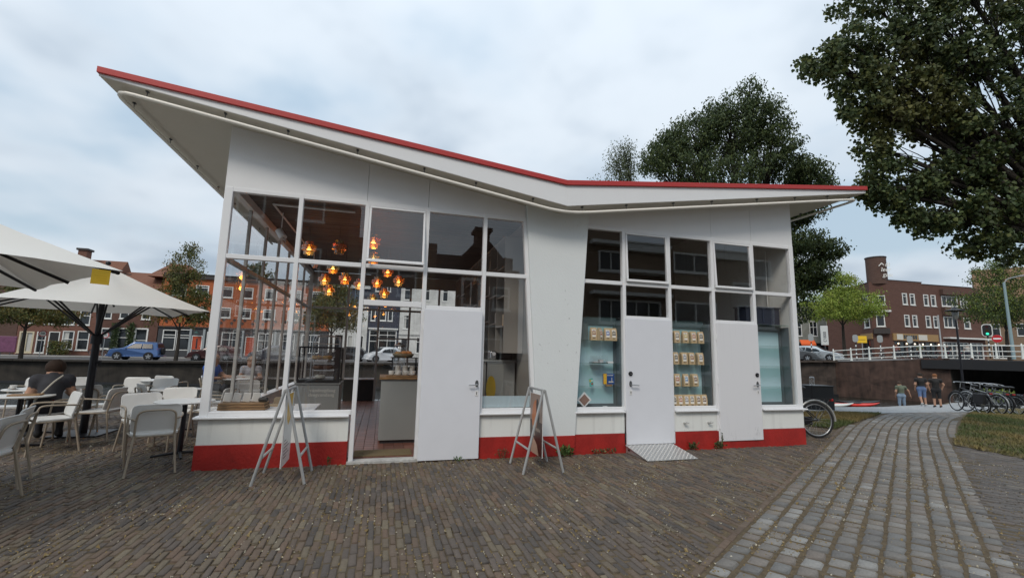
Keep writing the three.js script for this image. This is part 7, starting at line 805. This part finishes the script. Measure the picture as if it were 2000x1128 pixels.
// ---------------------------------------------------------------- small things by the water and along the street
solo('waste_cabinet', [rb(-0.42, 0.34, 0, 0.72, -0.3, 0.3, 0.012, 2), rb(-0.44, 0.36, 0.722, 0.75, -0.32, 0.32, 0.008, 1)], M.black, 'black square cabinet standing at the quay right of the pavilion', 'cabinet', [13.35, hh(13.35, -4.85), -4.85], -0.15);
{ const j = thing('glass_jar', 'clear glass jar on top of the black cabinet', 'jar', [13.2, hh(13.35, -4.85) + 0.752, -4.85]); part('jar', lathe([[0, 0], [0.07, 0], [0.075, 0.02], [0.075, 0.2], [0.06, 0.23], [0.055, 0.23], [0.07, 0.195], [0.07, 0.025], [0, 0.01]], 16), glass(), j); part('lid', lathe([[0, 0.26], [0.06, 0.255], [0.065, 0.23], [0, 0.23]], 16), M.steel, j); }
function kayak(label, pos, turn, c) { const t = thing('kayak', label, 'kayak', pos, turn, 'kayaks on the canal'); const g = new THREE.SphereGeometry(1, 28, 14); { const p = g.attributes.position; for (let i = 0; i < p.count; i++) { const x = p.getX(i), y = p.getY(i), z = p.getZ(i), e = 1 - Math.pow(Math.abs(x), 2.4) * 0.55; p.setXYZ(i, x * 2.0, (y > 0 ? y * 0.12 : y * 0.2) * e + 0.16 * Math.pow(Math.abs(x), 3), z * 0.36 * e); } g.computeVertexNormals(); } part('hull', g, std(c, { roughness: 0.3 }), t); const r = tor(0.3, 0.025, 6, 24); r.rotateX(Math.PI / 2); r.scale(1.6, 1, 0.75); r.translate(-0.1, 0.12, 0); part('cockpit_rim', r, M.black, t); part('seat', rb(-0.35, 0.1, 0.1, 0.14, -0.18, 0.18, 0.02, 1), M.black, t); return t; }
kayak('red kayak floating beside the quay', [32.9, -1.62, -18.6], -0.12, [0.62, 0.03, 0.015]); kayak('black kayak behind the red one', [34.4, -1.58, -19.6], -0.1, [0.015, 0.015, 0.017]); kayak('white kayak left of the red one', [30.2, -1.6, -18.4], -0.1, [0.65, 0.65, 0.62]);
function lampPost(label, pos, h) { const t = thing('lamp_post', label, 'lamp post', pos); part('post', lathe([[0.09, 0], [0.09, 0.5], [0.06, 0.55], [0.045, h - 0.7], [0.06, h - 0.65], [0, h - 0.64]], 12), M.blackMetal, t); part('lantern', [lathe([[0.06, h - 0.64], [0.13, h - 0.5], [0.16, h - 0.12], [0, h - 0.12]], 12)], std([0.16, 0.16, 0.15], { roughness: 0.2 }), t); part('cap', lathe([[0.42, h - 0.14], [0.44, h - 0.11], [0.16, h - 0.03], [0.1, h + 0.06], [0.03, h + 0.1], [0, h + 0.14]], 16), M.blackMetal, t); return t; }
lampPost('black lamp post with wide hat standing by the water beside the bicycles', [31.6, -1.1, -11.4], 5.7);
function trafficLight(label, pos, turn, o = {}) { const t = thing('traffic_light', label, 'traffic light', pos, turn, 'traffic lights at the bridge'); const h = o.h || 2.0, q0 = o.q || 1; const st2 = 9; for (let k = 0; k < st2; k++) part('pole_band', cyl([0, (k / st2) * h, 0], [0, ((k + 1) / st2) * h, 0], 0.05, 0.05, 10), k % 2 ? M.winFrame : M.black, t); const sh = new THREE.ExtrudeGeometry(rrect(0.62 * q0, 1.0 * q0, 0.28 * q0), { depth: 0.04, bevelEnabled: false, curveSegments: 10 }); sh.translate(0, h + 0.45, -0.02); part('backing_board', sh, o.back || M.winFrame, t); const s2 = new THREE.ExtrudeGeometry(rrect(0.5 * q0, 0.88 * q0, 0.22 * q0), { depth: 0.03, bevelEnabled: false, curveSegments: 10 }); s2.translate(0, h + 0.45, 0.021); part('face', s2, M.black, t); for (const [y, c, e] of [[0.72, [0.05, 0.01, 0.01], 0], [0.45, [0.05, 0.03, 0.005], 0], [0.18, [0.02, 0.12, 0.08], o.green ? 1.2 : 0]]) part('lens', cyl([0, h + y, 0.05], [0, h + y, 0.07], 0.09, 0.09, 14), new THREE.MeshStandardMaterial({ color: lin(...c), roughness: 0.2, emissive: lin(0.05, 0.9, 0.55), emissiveIntensity: e }), t); return t; }
trafficLight('traffic light with white rimmed oval board showing green on the bridge', [45.9, 1.9, -17.6], -1.1, { h: 1.75, green: 1 });
[[45.25, -27.59, 'behind the first railing bay'], [47.6, -26.92, 'behind the middle of the railing'], [50.44, -26.1, 'just left of the bridge posts'], [41.0, -28.8, 'left of the silver white car']].forEach(([x, z, l]) => trafficLight('striped traffic light pole ' + l, [x, 1.55, z], 2.4, { h: 1.7, q: 0.72, back: std([0.3, 0.32, 0.32]) }));
function roundSign(label, pos, turn, h, draw, r = 0.32) { const t = thing('road_sign', label, 'road sign', pos, turn); part('pole', cyl([0, 0, 0], [0, h + r * 0.5, 0], 0.03, 0.03, 8), M.aluPaint, t); const d = new THREE.CylinderGeometry(r, r, 0.02, 24); d.rotateX(Math.PI / 2); d.translate(0, h, 0.04); part('plate', d, M.aluPaint, t); const c = new THREE.CircleGeometry(r * 0.98, 24); c.translate(0, h, 0.052); part('face', c, std(0xffffff, { roughness: 0.4, map: canvasTex(128, 128, draw) }), t); return t; }
roundSign('red and white no entry sign beyond the bridge', [52.2, 1.95, -20.3], -1.1, 1.75, (g, w) => { g.fillStyle = '#b81d24'; g.fillRect(0, 0, w, w); g.fillStyle = '#eee'; g.fillRect(18, 52, 92, 24); }, 0.34);
const thirty = (g, w) => { g.fillStyle = '#eceae4'; g.fillRect(0, 0, w, w); g.strokeStyle = '#b3262b'; g.lineWidth = 15; g.beginPath(); g.arc(64, 64, 55, 0, 7); g.stroke(); g.fillStyle = '#222'; g.font = 'bold 62px sans-serif'; g.fillText('30', 29, 86); };
roundSign('round 30 sign left of the parasol post, before the red brown brick house', [-31.6, st(-32), -48], 0.4, 2.35, thirty, 0.32); roundSign('round 30 sign beside the parasol post, before the ivy house', [-26.6, st(-26), -48], 0.4, 2.35, thirty, 0.32);
{ const t = thing('yellow_sign', 'square yellow sign on a pole behind the railing', 'sign', [46.8, 1.6, -28.1], -0.6); part('pole', cyl([0, 0, -0.03], [0, 2.3, -0.03], 0.03), M.aluPaint, t); part('plate', rb(-0.42, 0.42, 1.7, 2.4, 0, 0.02, 0.01, 1), std([0.8, 0.5, 0.02], { roughness: 0.5 }), t); part('text', bx(-0.3, 0.3, 2.0, 2.04, 0.021, 0.024), M.black, t);
  const v = thing('shop_sign', 'tall white projecting sign with dark vertical lettering on the grey green house', 'sign', [57.5, 1.6, -41], -0.75); part('panel', rb(-0.42, 0.42, 1.9, 4.5, -0.1, 0.1, 0.03, 1), std([0.62, 0.63, 0.62]), v); part('pole', cyl([0, 0, 0], [0, 1.9, 0], 0.06), M.darkGrey, v); part('lettering', mv(plane(0.7, 2.4), 0, 3.2, 0.104), std(0xffffff, { map: canvasTex(96, 320, (g, w, h) => { g.fillStyle = '#cfd2d0'; g.fillRect(0, 0, w, h); g.save(); g.translate(74, 300); g.rotate(-Math.PI / 2); g.fillStyle = '#3b3d48'; g.font = 'bold 66px sans-serif'; g.fillText('C1800', 20, 0); g.restore(); g.fillStyle = '#3b3d48'; }), roughness: 0.5 }), v);
  const p = thing('mast', 'tall grey street light mast at the right frame edge', 'mast', [56.3, 1.95, -21.4]); part('pole', cyl([0, 0, 0], [0, 7.2, 0], 0.14, 0.09, 12), std([0.24, 0.33, 0.35], { roughness: 0.5 }), p); part('bracket', [tube([[0, 7.1, 0], [0.1, 7.5, 0.3], [0.2, 7.65, 1.2]], 0.05, 12, 6), rb(0.05, 0.35, 7.58, 7.7, 1.0, 1.7, 0.04, 1)], M.aluPaint, p);
  const q = thing('mast', 'thin grey pole standing on the bridge left of the lamp post', 'mast', [53.3, 1.9, -25.2]); part('pole', cyl([0, 0, 0], [0, 4.2, 0], 0.07, 0.05, 10), M.aluPaint, q); part('cap', sph(0, 4.2, 0, 0.08), M.aluPaint, q);
  const ub = thing('utility_box', 'grey green utility box between the blue car and the dark red car', 'utility box', [-19.0, st(-19), -46.6]); part('cabinet', rb(0.6, 1.9, 0, 1.05, -0.3, 0.3, 0.03, 1), std([0.14, 0.17, 0.17], { roughness: 0.6 }), ub); part('lid', rb(0.57, 1.93, 1.05, 1.1, -0.33, 0.33, 0.02, 1), std([0.14, 0.17, 0.17], { roughness: 0.6 }), ub);
  const ad = thing('poster_stand', 'purple poster stand on the far pavement at the left', 'poster stand', [-38.6, st(-38), -55]); part('legs', [cyl([-0.4, 0, 0], [-0.4, 0.5, 0], 0.04), cyl([0.4, 0, 0], [0.4, 0.5, 0], 0.04)], M.darkGrey, ad); part('panel', rb(-0.8, 0.8, 0.4, 2.1, -0.06, 0.06, 0.06, 2), std([0.2, 0.07, 0.14], { roughness: 0.4, map: rep(blotch, 0.7, 0.7) }), ad);
}
renderer.render(scene, camera);
